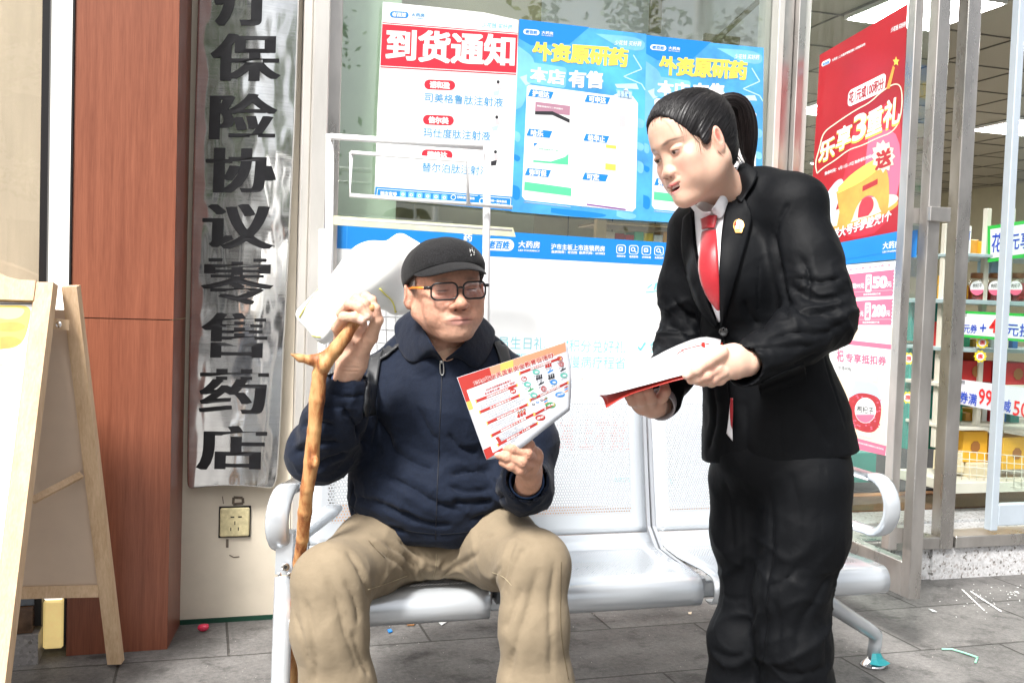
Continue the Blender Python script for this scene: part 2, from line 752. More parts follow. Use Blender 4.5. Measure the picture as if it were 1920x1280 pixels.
def creases(V, F_, segs, ridge=0.42):
    """segs: (points, width, depth) push along the normal, fading at the ends; depth<0 presses in with ridges either side"""
    N = normals(V, F_)
    disp = np.zeros(len(V))
    for pts, wd, dp in segs:
        best = np.full(len(V), 9.0)
        tt = np.zeros(len(V))
        n = len(pts) - 1
        for i in range(n):
            d, t = seg_dist(V, pts[i], pts[i + 1])
            m = d < best
            best = np.where(m, d, best)
            tt = np.where(m, (i + t) / n, tt)
        q = best / wd
        sh = np.exp(-np.abs(q) * 1.7) * 1.15 - ridge * np.exp(-((q - 1.5) ** 2) * 1.4)
        fade = np.clip(np.sin(np.pi * np.clip(tt, 0.02, 0.98)) * 1.6, 0, 1)
        disp += dp * sh * fade
    return V + N * disp[:, None]


def fbm(V, scale, amp, seed=0.0, stretch=(1, 1, 1)):
    o = np.empty(len(V))
    sx, sy, sz = (scale * q for q in stretch)
    for i, (x, y, z) in enumerate(V):
        o[i] = mnoise.noise((x * sx + seed, y * sy + seed, z * sz))
    return o * amp


def crumple(V, F_, spots, scale, amp, seed, stretch=(1, 1, 1), base=0.15):
    """crisp raised fold lines (ridged noise), strongest near the given spots: (centre, radius, strength)"""
    w_ = np.full(len(V), base)
    for c, r_, st in spots:
        d = np.linalg.norm(V - np.array(c), axis=1) / r_
        w_ = np.maximum(w_, st * np.exp(-d * d))
    sx, sy, sz = (scale * q for q in stretch)
    o = np.zeros(len(V))
    for i in np.nonzero(w_ > 0.04)[0]:
        x, y, z = V[i]
        wx = mnoise.noise((x * 6 + seed, y * 6, z * 6)) * 0.5
        n1 = mnoise.noise((x * sx + seed + wx, y * sy + wx, z * sz + wx))
        n2 = mnoise.noise((x * sx * 1.9 + seed + 5 + wx, y * sy * 1.9, z * sz * 1.9 + wx))
        o[i] = (1 - min(1.0, abs(n1) * 3.2)) ** 2 + 0.45 * (1 - min(1.0, abs(n2) * 3.0)) ** 2 - 0.35
    return V + normals(V, F_) * (o * w_ * amp)[:, None]


def np_mat(M):
    return np.array(M)


def xform(V, M):
    A = np.array(M)
    return V @ A[:3, :3].T + A[:3, 3]
# ================================================================== SETTING
M_pave = None


def pave_material():
    m = bpy.data.materials.new("paving")
    m.use_nodes = True
    n, l = m.node_tree.nodes, m.node_tree.links
    b = n["Principled BSDF"]
    tc = n.new("ShaderNodeTexCoord")
    br = n.new("ShaderNodeTexBrick")
    br.inputs["Scale"].default_value = 1.0
    br.inputs["Brick Width"].default_value = 0.62
    br.inputs["Row Height"].default_value = 0.40
    br.inputs["Mortar Size"].default_value = 0.0042
    br.inputs["Mortar Smooth"].default_value = 0.3
    br.inputs["Bias"].default_value = 0.0
    br.inputs["Color1"].default_value = (0.122, 0.118, 0.114, 1)
    br.inputs["Color2"].default_value = (0.162, 0.156, 0.150, 1)
    br.inputs["Mortar"].default_value = (0.05, 0.047, 0.043, 1)
    mp = n.new("ShaderNodeMapping")
    mp.inputs["Location"].default_value = (0.22, 0.14, 0)
    l.new(tc.outputs["Object"], mp.inputs[0])
    l.new(mp.outputs[0], br.inputs["Vector"])
    src = br.outputs["Color"]
    # fine grain, broad soiling, dark spots
    for sc, lo, hi, a, c, det, rg in ((300, 0.75, 1.25, 0.3, 0.7, 3, 0.6), (2.6, 0.5, 1.25, 0.32, 0.66, 9, 0.72), (9, 0.5, 1.05, 0.34, 0.47, 7, 0.7), (70, 0.8, 1.15, 0.35, 0.65, 4, 0.6)):
        nz = n.new("ShaderNodeTexNoise")
        nz.inputs["Scale"].default_value = sc
        nz.inputs["Detail"].default_value = det
        nz.inputs["Roughness"].default_value = rg
        l.new(tc.outputs["Object"], nz.inputs["Vector"])
        mr = n.new("ShaderNodeMapRange")
        mr.inputs[1].default_value = a
        mr.inputs[2].default_value = c
        mr.inputs[3].default_value = lo
        mr.inputs[4].default_value = hi
        l.new(nz.outputs[0], mr.inputs[0])
        mx = n.new("ShaderNodeVectorMath")
        mx.operation = 'SCALE'
        l.new(src, mx.inputs[0])
        l.new(mr.outputs[0], mx.inputs["Scale"])
        src = mx.outputs[0]
    l.new(src, b.inputs["Base Color"])
    b.inputs["Roughness"].default_value = 0.7
    nz = n.new("ShaderNodeTexNoise")
    nz.inputs["Scale"].default_value = 150
    nz.inputs["Detail"].default_value = 5
    l.new(tc.outputs["Object"], nz.inputs["Vector"])
    bp = n.new("ShaderNodeBump")
    bp.inputs["Strength"].default_value = 0.35
    bp.inputs["Distance"].default_value = 0.004
    l.new(nz.outputs[0], bp.inputs["Height"])
    bp2 = n.new("ShaderNodeBump")
    bp2.invert = True
    bp2.inputs["Strength"].default_value = 0.9
    bp2.inputs["Distance"].default_value = 0.006
    l.new(br.outputs["Fac"], bp2.inputs["Height"])
    l.new(bp.outputs[0], bp2.inputs["Normal"])
    l.new(bp2.outputs[0], b.inputs["Normal"])
    return m


def terrazzo_material(name, base=(0.52, 0.52, 0.53)):
    m = bpy.data.materials.new(name)
    m.use_nodes = True
    n, l = m.node_tree.nodes, m.node_tree.links
    b = n["Principled BSDF"]
    tc = n.new("ShaderNodeTexCoord")
    vo = n.new("ShaderNodeTexVoronoi")
    vo.inputs["Scale"].default_value = 120
    l.new(tc.outputs["Object"], vo.inputs["Vector"])
    cr = n.new("ShaderNodeValToRGB")
    cr.color_ramp.interpolation = 'CONSTANT'
    e = cr.color_ramp.elements
    e[0].position, e[0].color = 0.0, (0.16, 0.15, 0.14, 1)
    e[1].position, e[1].color = 0.06, (*[c * 0.85 for c in base], 1)
    for p, c in ((0.3, (*base, 1)), (0.6, (*[min(1, c * 1.12) for c in base], 1)), (0.8, (0.36, 0.34, 0.33, 1)), (0.88, (*base, 1))):
        x = e.new(p)
        x.color = c
    sx = n.new("ShaderNodeSeparateColor")
    l.new(vo.outputs["Color"], sx.inputs[0])
    l.new(sx.outputs[0], cr.inputs[0])
    nz = n.new("ShaderNodeTexNoise")
    nz.inputs["Scale"].default_value = 160
    l.new(tc.outputs["Object"], nz.inputs["Vector"])
    mr = n.new("ShaderNodeMapRange")
    mr.inputs[3].default_value = 0.8
    mr.inputs[4].default_value = 1.2
    l.new(nz.outputs[0], mr.inputs[0])
    mx = n.new("ShaderNodeVectorMath")
    mx.operation = 'SCALE'
    l.new(cr.outputs[0], mx.inputs[0])
    l.new(mr.outputs[0], mx.inputs["Scale"])
    l.new(mx.outputs[0], b.inputs["Base Color"])
    b.inputs["Roughness"].default_value = 0.35
    return m


def wood_grain(name, c1, c2, scale=(60, 60, 2.2), rough=0.42, coat=0.25, fine=7.0):
    m = bpy.data.materials.new(name)
    m.use_nodes = True
    n, l = m.node_tree.nodes, m.node_tree.links
    b = n["Principled BSDF"]
    tc = n.new("ShaderNodeTexCoord")
    mp = n.new("ShaderNodeMapping")
    mp.inputs["Scale"].default_value = scale
    l.new(tc.outputs["Object"], mp.inputs[0])
    nz = n.new("ShaderNodeTexNoise")
    nz.inputs["Scale"].default_value = 1.0
    nz.inputs["Detail"].default_value = 8
    nz.inputs["Roughness"].default_value = 0.72
    nz.inputs["Distortion"].default_value = 0.4
    l.new(mp.outputs[0], nz.inputs["Vector"])
    nz2 = n.new("ShaderNodeTexNoise")
    nz2.inputs["Scale"].default_value = fine
    nz2.inputs["Detail"].default_value = 3
    l.new(mp.outputs[0], nz2.inputs["Vector"])
    ad = n.new("ShaderNodeMath")
    ad.operation = 'MULTIPLY_ADD'
    ad.inputs[1].default_value = 0.45
    l.new(nz2.outputs[0], ad.inputs[0])
    l.new(nz.outputs[0], ad.inputs[2])
    cr = n.new("ShaderNodeValToRGB")
    cr.color_ramp.elements[0].position = 0.5
    cr.color_ramp.elements[0].color = (*c1, 1)
    cr.color_ramp.elements[1].position = 0.95
    cr.color_ramp.elements[1].color = (*c2, 1)
    l.new(ad.outputs[0], cr.inputs[0])
    l.new(cr.outputs[0], b.inputs["Base Color"])
    b.inputs["Roughness"].default_value = rough
    b.inputs["Coat Weight"].default_value = coat
    b.inputs["Coat Roughness"].default_value = 0.25
    bp = n.new("ShaderNodeBump")
    bp.inputs["Strength"].default_value = 0.12
    bp.inputs["Distance"].default_value = 0.001
    l.new(ad.outputs[0], bp.inputs["Height"])
    l.new(bp.outputs[0], b.inputs["Normal"])
    return m


def glass_material(name, tint=(0.93, 0.97, 0.95), refl=0.30, bump=0.02, top=1.0):
    m = bpy.data.materials.new(name)
    m.use_nodes = True
    n, l = m.node_tree.nodes, m.node_tree.links
    n.remove(n["Principled BSDF"])
    out = n["Material Output"]
    tr = n.new("ShaderNodeBsdfTransparent")
    tr.inputs[0].default_value = (*tint, 1)
    gl = n.new("ShaderNodeBsdfGlossy")
    gl.inputs["Roughness"].default_value = 0.015
    gl.inputs["Color"].default_value = (1, 1, 1, 1)
    lw = n.new("ShaderNodeLayerWeight")
    lw.inputs[0].default_value = 0.5
    pw = n.new("ShaderNodeMath")
    pw.operation = 'POWER'
    pw.inputs[1].default_value = 4.0
    l.new(lw.outputs["Facing"], pw.inputs[0])
    mr = n.new("ShaderNodeMapRange")
    mr.inputs[1].default_value = 0.0
    mr.inputs[2].default_value = 1.0
    mr.inputs[3].default_value = refl * 0.5
    mr.inputs[4].default_value = top * 0.6
    l.new(pw.outputs[0], mr.inputs[0])
    mx = n.new("ShaderNodeMixShader")
    l.new(mr.outputs[0], mx.inputs[0])
    l.new(tr.outputs[0], mx.inputs[1])
    l.new(gl.outputs[0], mx.inputs[2])
    l.new(mx.outputs[0], out.inputs[0])
    tc = n.new("ShaderNodeTexCoord")
    nz = n.new("ShaderNodeTexNoise")
    nz.inputs["Scale"].default_value = 1.6
    l.new(tc.outputs["Object"], nz.inputs["Vector"])
    bp = n.new("ShaderNodeBump")
    bp.inputs["Strength"].default_value = bump
    bp.inputs["Distance"].default_value = 0.1
    l.new(nz.outputs[0], bp.inputs["Height"])
    l.new(bp.outputs[0], gl.inputs["Normal"])
    return m


M_steel = mat("stainless_steel", (0.50, 0.48, 0.46), 0.32, 0.9, var=0.22, vscale=9, stretch=(1, 1, 0.35), rvar=0.12, bump=0.08, bscale=30)
M_steel_l = mat("brushed_aluminium", (0.72, 0.70, 0.66), 0.38, 0.55, var=0.12, vscale=6, stretch=(1, 1, 0.2), rvar=0.08)
M_cream = mat("painted_board", (0.62, 0.56, 0.46), 0.55, var=0.09, vscale=5, bump=0.15, bscale=40)
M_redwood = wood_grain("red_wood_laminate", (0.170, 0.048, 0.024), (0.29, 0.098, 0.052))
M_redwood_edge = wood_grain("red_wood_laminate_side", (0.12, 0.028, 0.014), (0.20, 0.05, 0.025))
M_oak = wood_grain("pale_oak", (0.45, 0.30, 0.17), (0.64, 0.47, 0.31), scale=(38, 38, 3.0), rough=0.6, coat=0.0)
M_glass = glass_material("window_glass", refl=0.26)
M_glass_door = glass_material("door_glass", refl=0.10, top=0.22)
M_black = flat("black_strip", (0.012, 0.011, 0.012), 0.4)
M_white = flat("white_paint", (0.80, 0.80, 0.79), 0.4)
M_green = flat("green_edge", (0.008, 0.05, 0.03), 0.5)
M_terr = terrazzo_material("terrazzo")
M_terr_d = terrazzo_material("terrazzo_dark", (0.28, 0.27, 0.27))
M_marble = mat("brown_marble", (0.13, 0.075, 0.045), 0.2, var=0.6, vscale=14)
M_floorwood = wood_grain("orange_floor_wood", (0.42, 0.17, 0.05), (0.62, 0.30, 0.12), scale=(2.5, 40, 20), rough=0.4)
M_mat = mat("charcoal_door_mat", (0.028, 0.028, 0.03), 0.9, var=0.25, vscale=90, bump=0.6, bscale=200)
M_ceil = mat("ceiling_tile", (0.34, 0.31, 0.25), 0.8)
M_seam = flat("ceiling_seam", (0.12, 0.11, 0.09), 0.8)
M_lampd = mat("lit_diffuser", (0.9, 0.9, 0.9), 0.5, emit=(1.0, 0.98, 0.94), emit_s=14.0)

# --- ground
g = MB()
L = 60
g.add([(-L, -L, 0), (L, -L, 0), (L, L, 0), (-L, L, 0)], [(0, 1, 2, 3)], pave_material())
ground = g.build("ground")
ground.rotation_euler = (0, 0, ANG)
tag(ground, kind="structure")
# road beyond the pavement, behind the camera (seen only in the glass)
M_asph = mat("asphalt", (0.05, 0.05, 0.052), 0.85, var=0.2, vscale=30)
r_ = SMB()
r_.box((-50, -12.5, -0.004), (50, -5.2, 0.004), M_asph)
tag(r_.build("road"), kind="structure")
k_ = SMB()
k_.box((-50, -5.2, 0.001), (50, -5.05, 0.1), mat("kerb_stone", (0.3, 0.3, 0.3), 0.8, var=0.15))
tag(k_.build("kerb"), kind="structure")

VF = 3.38      # the shop front plane


def ub(px, py, v=VF):
    return UZ(px, py, v)[0]


# --- pharmacy building: an Empty with its parts
bld = empty("pharmacy_building", S(0.5, VF + 0.3, 0))
tag(bld, "glass fronted pharmacy with stainless steel frames, terrazzo step and lit ceiling inside", "shop building")

u_wl, u_wr = -0.06, ub(546, 900)
b = SMB()
b.box((u_wl, VF, 0.016), (u_wr, VF + 0.25, 4.2), M_cream)
b.build("wall_panel", bld)
b = SMB()
b.box((u_wl, VF - 0.003, 0.0), (u_wr, VF + 0.24, 0.015), M_green)
b.build("wall_skirting", bld)
# broad steel post left of the window: three strips
u1, u2, u3 = ub(568, 700), ub(598, 700), ub(618, 700)
b = SMB()
b.box((u_wr + 0.002, VF - 0.05, 0.0), (u1, VF + 0.2, 4.2), M_steel_l, 0.004)
b.build("window_frame", bld)
b = SMB()
b.box((u1 + 0.001, VF - 0.075, 0.0), (u2, VF + 0.2, 4.2), M_steel_l, 0.004)
b.build("window_frame", bld)
b = SMB()
b.box((u2 + 0.001, VF - 0.03, 0.0), (u3 + 0.01, VF + 0.2, 4.2), M_steel, 0.003)
b.build("window_frame", bld)
u_w0, u_w1 = u3 + 0.01, ub(1441, 300)
# big pane
b = SMB()
b.box((u_w0, VF + 0.02, 0.18), (u_w1, VF + 0.032, 4.0), M_glass)
b.build("window_pane", bld)
b = SMB()
b.box((u_w0, VF - 0.02, 0.13), (u_w1, VF + 0.12, 0.18), M_steel, 0.003)
b.build("window_sill", bld)
b = SMB()
b.box((u_wr + 0.16, VF + 0.0, -0.01), (ub(1742, 1080), VF + 0.5, 0.128), M_terr)
b.build("window_plinth", bld)
# mullions right of the window
mm = [(1441, 1452, M_steel_l, -0.03), (1453, 1472, M_steel, -0.02), (1473, 1486, M_steel, -0.05), (1487, 1499, M_steel_l, -0.035)]
for a, c, mt, dv in mm:
    b = SMB()
    b.box((ub(a, 300), VF + dv, 0.13), (ub(c, 300), VF + 0.12, 4.2), mt, 0.002)
    b.build("mullion", bld)
# fixed door frame right: jamb with bottom rail
uj0, uj1 = ub(1757, 950), ub(1786, 950)
b = SMB()
b.box((uj0, VF - 0.03, 0.13), (uj1 - 0.012, VF + 0.03, 4.2), M_steel, 0.003)
b.build("door_frame", bld)
b = SMB()
b.box((uj0 - 0.6, VF - 0.03, 0.132), (uj0 - 0.001, VF + 0.1, 0.18), M_steel, 0.003)
b.build("door_frame", bld)
b = SMB()
b.box((uj1 + 0.001, VF - 0.03, 0.132), (uj1 + 3.0, VF + 0.1, 0.18), M_steel, 0.003)
b.build("door_frame", bld)
b = SMB()
b.box((ub(1742, 1080) + 0.002, VF - 0.012, -0.01), (uj1 + 3.2, VF + 0.40, 0.13), M_terr)
b.build("step", bld)
b = SMB()
b.box((u_w1, VF + 0.401, 0.0), (uj1 + 3.2, VF + 0.62, 0.142), M_terr)
b.build("step", bld)
b = SMB()
b.box((u_w1, VF + 0.621, 0.0), (uj1 + 3.2, VF + 0.93, 0.150), M_marble)
b.build("threshold", bld)
b = SMB()
b.box((u_w1 - 2, VF + 0.931, 0.0), (uj1 + 3.2, VF + 1.25, 0.155), M_floorwood)
b.build("floor_border", bld)
b = SMB()
b.box((-0.6, VF + 1.251, 0.0), (9.5, 16.0, 0.150), mat("shop_floor", (0.42, 0.40, 0.36), 0.25, var=0.06))
b.build("floor", bld)
# interior walls and ceiling
M_iwall = mat("interior_wall", (0.50, 0.46, 0.33), 0.7, var=0.04)
CZ = 2.72
b = SMB()
b.box((-0.5, 15.8, 0.15), (9.5, 16.0, CZ + 0.4), M_iwall)
for i in range(12):
    b.box((0.2 + i * 0.8, 15.79, 0.15), (0.215 + i * 0.8, 15.8, CZ), M_seam)
b.build("back_wall", bld)
b = SMB()
b.box((-0.6, VF + 0.25, 0.15), (-0.5, 16.0, CZ + 0.4), M_iwall)
b.build("side_wall", bld)
b = SMB()
b.box((9.5, VF + 0.25, 0.0), (9.6, 16.0, CZ + 0.4), M_iwall)
b.build("side_wall", bld)
b = SMB()
b.box((-0.5, VF + 0.14, CZ), (9.5, 15.8, CZ + 0.1), M_ceil)
for i in range(1, 17):
    b.box((0.3 + i * 0.6 - 0.6, VF + 0.14, CZ - 0.006), (0.312 + i * 0.6 - 0.6, 15.8, CZ - 0.002), M_seam)
for i in range(1, 21):
    b.box((-0.5, VF + 0.2 + i * 0.6, CZ - 0.0065), (9.5, VF + 0.212 + i * 0.6, CZ - 0.0025), M_seam)
b.build("ceiling", bld)
for ui in (0.92, 3.32, 4.52, 6.3):
    for vi in range(4):
        v0 = VF + 0.82 + vi * 2.4
        b = SMB()
        b.box((ui, v0, CZ - 0.03), (ui + 0.57, v0 + 0.57, CZ - 0.008), M_white)
        o = b.build("ceiling_light", bld)
        b = SMB()
        b.box((ui + 0.015, v0 + 0.015, CZ - 0.035), (ui + 0.555, v0 + 0.555, CZ - 0.031), M_lampd)
        b.build("diffuser", o)
b = SMB()
b.box((-0.5, VF - 0.0, 4.2), (9.6, VF + 0.3, 6.5), M_cream)
b.build("facade_upper", bld)

# open glass door leaf: hinge on the shop front, free edge towards the street
hp = PV(1495, 600, VF)
hinge = Vector((hp.x, hp.y, 0))
fe_ = ray(1742, 600)
Yf = 3.13
free = Vector((fe_.x / fe_.y * Yf, Yf, 0))
dl = (free - hinge)
LEN = dl.length
dl.normalize()
dn = Vector((-dl.y, dl.x, 0))
if dn.dot(Vector((0, 0, 0)) - hinge) < 0:
    dn = -dn


def DM(p):     # door frame: x along leaf from hinge, y out of leaf towards camera side, z up
    return hinge + dl * p[0] + dn * p[1] + Vector((0, 0, p[2]))


def DX(px, py):
    mp_ = plane_map(hinge, free, hinge + Vector((0, 0, 1)))
    q = mp_(px, py)
    return (q - hinge).dot(dl), q.z


door = empty("door", hinge)
adopt(door, bld)
door["label"] = "open glass door leaf with steel stile"
b = MB(DM)
b.box((0.0, -0.006, 0.30), (LEN - 0.045, 0.006, 2.6), M_glass_door)
b.build("door_pane", door)
b = MB(DM)
b.box((LEN - 0.045, -0.022, 0.19), (LEN + 0.0, 0.022, 2.62), M_steel, 0.002)
b.build("stile", door)
b = MB(DM)
b.box((0.03, -0.02, 0.19), (LEN - 0.046, 0.02, 0.30), M_steel, 0.002)
b.build("bottom_rail", door)
# full height pull bar on the camera side, standing off the leaf
_hd = ray(1690, 560)
_q = hinge + dn * 0.06
_t = (_q - CP).dot(dn) / _hd.dot(dn)
xh = ((CP + _hd * _t) - hinge).dot(dl) + 0.04
b = MB(DM)
b.box((xh - 0.06, 0.045, 0.34), (xh - 0.02, 0.075, 2.5), M_steel, 0.002)
for zz in (0.36, 1.38, 2.2):
    b.box((xh - 0.055, 0.0065, zz), (xh - 0.025, 0.0445, zz + 0.05), M_steel)
b.build("handle", door)
b = MB(DM)
b.box((LEN + 0.002, -0.045, 1.385), (LEN + 0.02, 0.03, 1.43), M_steel, 0.002)
b.build("latch", door)

# inner sliding door leaf at the right edge
b = empty("door", S(3.0, VF + 0.6, 0))
idoor = adopt(b, bld)
idoor["label"] = "glass door leaf with pale blue stile, opened inwards"
A0 = PY(1879, 600, 4.15)
u_a, v_a = A0.x * CA + A0.y * SA, -A0.x * SA + A0.y * CA
M_bluealu = mat("pale_blue_aluminium", (0.50, 0.57, 0.64), 0.35, 0.3, var=0.05)
b = SMB()
b.box((u_a - 0.018, v_a - 0.02, 0.20), (u_a + 0.018, v_a + 0.02, 2.6), M_bluealu, 0.003)
b.build("stile", idoor)
b = SMB()
b.box((u_a + 0.019, v_a - 0.02, 0.22), (u_a + 1.2, v_a + 0.02, 0.31), M_bluealu, 0.003)
b.build("bottom_rail", idoor)
b = SMB()
b.box((u_a + 0.019, v_a - 0.005, 0.311), (u_a + 1.2, v_a + 0.005, 2.6), M_glass_door)
b.build("door_pane", idoor)

# entrance mat
b = SMB()
b.box((ub(1500, 900), VF + 0.98, 0.156), (ub(1500, 900) + 3.2, VF + 2.6, 0.168), M_mat)
o = b.build("door_mat")
tag(o, "charcoal door mat lying inside the pharmacy entrance", "mat")

# --- red wood pillar
pl = empty("pillar", S(-0.22, 3.155, 0))
tag(pl, "square pillar clad in red brown wood grain laminate left of the steel sign", "pillar")
for z0, z1 in ((0.0, 1.0), (1.003, 4.2)):
    b = SMB()
    b.box((-0.372, 3.155, z0), (-0.089, 3.165, z1), M_redwood)
    b.build("front_panel", pl)
    b = SMB()
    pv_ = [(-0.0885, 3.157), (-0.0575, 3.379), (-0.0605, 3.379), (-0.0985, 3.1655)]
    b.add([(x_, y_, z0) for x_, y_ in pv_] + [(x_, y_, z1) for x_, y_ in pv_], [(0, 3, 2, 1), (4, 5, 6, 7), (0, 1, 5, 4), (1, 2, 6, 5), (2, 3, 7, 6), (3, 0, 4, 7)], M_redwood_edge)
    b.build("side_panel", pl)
b = SMB()
b.box((-0.371, 3.166, 0.0), (-0.100, 3.37, 4.2), M_black)
b.build("core", pl)

# --- neighbouring shop left of the pillar
nb = empty("neighbouring_shop", S(-0.7, 3.3, 0))
tag(nb, "glazed shop front at the left edge with black trim and granite base", "shop building")
b = SMB()
b.box((-0.379, 3.15, 0.03), (-0.3735, 3.3, 4.2), M_black)
b.build("dark_trim", nb)
uls0, uls1 = UZ(91, 400, 3.15)[0], -0.377
M_led = mat("lit_light_strip", (0.85, 0.85, 0.82), 0.4, emit=(1.0, 0.97, 0.9), emit_s=0.6)
M_ledy = mat("aged_light_strip", (0.75, 0.58, 0.26), 0.5, var=0.15, vscale=12, emit=(1, 0.75, 0.3), emit_s=0.25)
b = SMB()
b.box((uls0, 3.15, 0.17), (uls1 - 0.003, 3.2, 4.2), M_led, 0.006)
b.build("light_strip", nb)
b = SMB()
b.box((uls0, 3.15, 0.025), (uls1 - 0.003, 3.2, 0.169), M_ledy, 0.006)
b.build("light_strip_base", nb)
b = SMB()
b.box((uls0 - 0.022, 3.14, 0.10), (uls0 - 0.002, 3.25, 4.2), M_black)
b.build("window_frame", nb)
M_beigebk = mat("beige_reflection", (0.62, 0.53, 0.43), 0.8, var=0.12, vscale=2.5, stretch=(6, 6, 0.6))  # beige sheet added behind the pane, its colour stands in for reflections
b = SMB()
b.box((uls0 - 1.6, 3.19, 0.26), (uls0 - 0.023, 3.2, 4.2), glass_material("dim_glass", (0.95, 0.95, 0.93), 0.10))
b.build("window_pane", nb)
b = SMB()
b.box((uls0 - 1.6, 3.215, 0.26), (uls0 - 0.023, 3.225, 4.2), M_beigebk)
b.build("reflection_sheet", nb)
b = SMB()
b.box((uls0 - 1.6, 3.13, 0.165), (uls0 - 0.022, 3.4, 0.255), mat("blue_grey_panel", (0.16, 0.19, 0.23), 0.4, 0.3))
b.build("lower_panel", nb)
b = SMB()
b.box((uls0 - 1.6, 3.11, 0.09), (uls0 - 0.022, 3.4, 0.163), M_marble)
b.build("sill", nb)
b = SMB()
b.box((uls0 - 1.6, 3.10, -0.01), (uls0 - 0.005, 3.4, 0.088), M_terr_d)
b.build("plinth", nb)

# --- across the street: trees and houses that the glass and steel mirror
M_leaf = mat("foliage", (0.075, 0.13, 0.03), 0.6, var=0.5, vscale=1.2)
M_bark = mat("bark", (0.10, 0.075, 0.055), 0.9, var=0.3, vscale=10)
rt = random.Random(3)


def tree(u, v, hgt, rad, label):
    t = empty("street_tree", S(u, v, 0))
    tag(t, label, "tree", "trees across the street")
    base = S(u, v, 0)
    b = MB()
    b.tube([base, base + Vector((0.05, 0, hgt * 0.3)), base + Vector((0.1, 0.1, hgt * 0.6)), base + Vector((0, 0, hgt * 0.85))], [0.16, 0.13, 0.1, 0.03], M_bark, 8)
    for i in range(6):
        a = rt.uniform(0, 6.28)
        z0 = hgt * rt.uniform(0.35, 0.6)
        b.tube([base + Vector((0.08, 0, z0)), base + Vector((math.cos(a) * rad * 0.4, math.sin(a) * rad * 0.4, z0 + hgt * 0.15)), base + Vector((math.cos(a) * rad * 0.75, math.sin(a) * rad * 0.75, z0 + hgt * 0.22))], [0.07, 0.045, 0.015], M_bark, 6)
    b.build("trunk", t)
    vs, fs = [], []
    cl = [Vector((rt.gauss(0, 0.45) * rad, rt.gauss(0, 0.45) * rad, hgt * rt.uniform(0.42, 1.0))) for _ in range(42)]
    for c in cl:
        for _ in range(95):
            p = base + c + Vector((rt.gauss(0, 0.30), rt.gauss(0, 0.30), rt.gauss(0, 0.25)))
            s_ = rt.uniform(0.05, 0.1)
            d1 = Vector((rt.gauss(0, 1), rt.gauss(0, 1), rt.gauss(0, 0.6))).normalized() * s_
            d2 = d1.orthogonal().normalized() * s_ * 0.5
            k = len(vs)
            vs += [p - d1, p + d2, p + d1, p - d2]
            fs.append((k, k + 1, k + 2, k + 3))
    mesh_obj("crown", vs, fs, M_leaf, t)


tree(-3.5, -8.5, 6.0, 2.0, "leafy street tree mirrored in the steel sign")
tree(-0.8, -10.0, 6.4, 2.0, "leafy street tree mirrored in the middle of the window")
tree(7.5, -9.4, 6.2, 2.0, "leafy street tree opposite the door")
M_hw = mat("pale_render", (0.45, 0.43, 0.40), 0.8, var=0.06, vscale=1)
M_hg = mat("dark_window_glass", (0.04, 0.05, 0.06), 0.1)
ob_ = empty("apartment_building", S(0, -22, 0))
tag(ob_, "pale apartment block across the street", "building")
b = SMB()
b.box((-16, -26, 0), (3, -20, 9), M_hw)
b.build("wall", ob_)
for i in range(7):
    for j in range(3):
        b = SMB()
        b.box((-14.6 + i * 2.5, -20.0, 1.2 + j * 2.9), (-13.2 + i * 2.5, -19.96, 2.6 + j * 2.9), M_hg)
        b.build("window", ob_)
# ================================================================== STEEL SIGN, SOCKET
M_ink = mat("black_sign_paint", (0.010, 0.010, 0.012), 0.45, var=0.3, vscale=40)


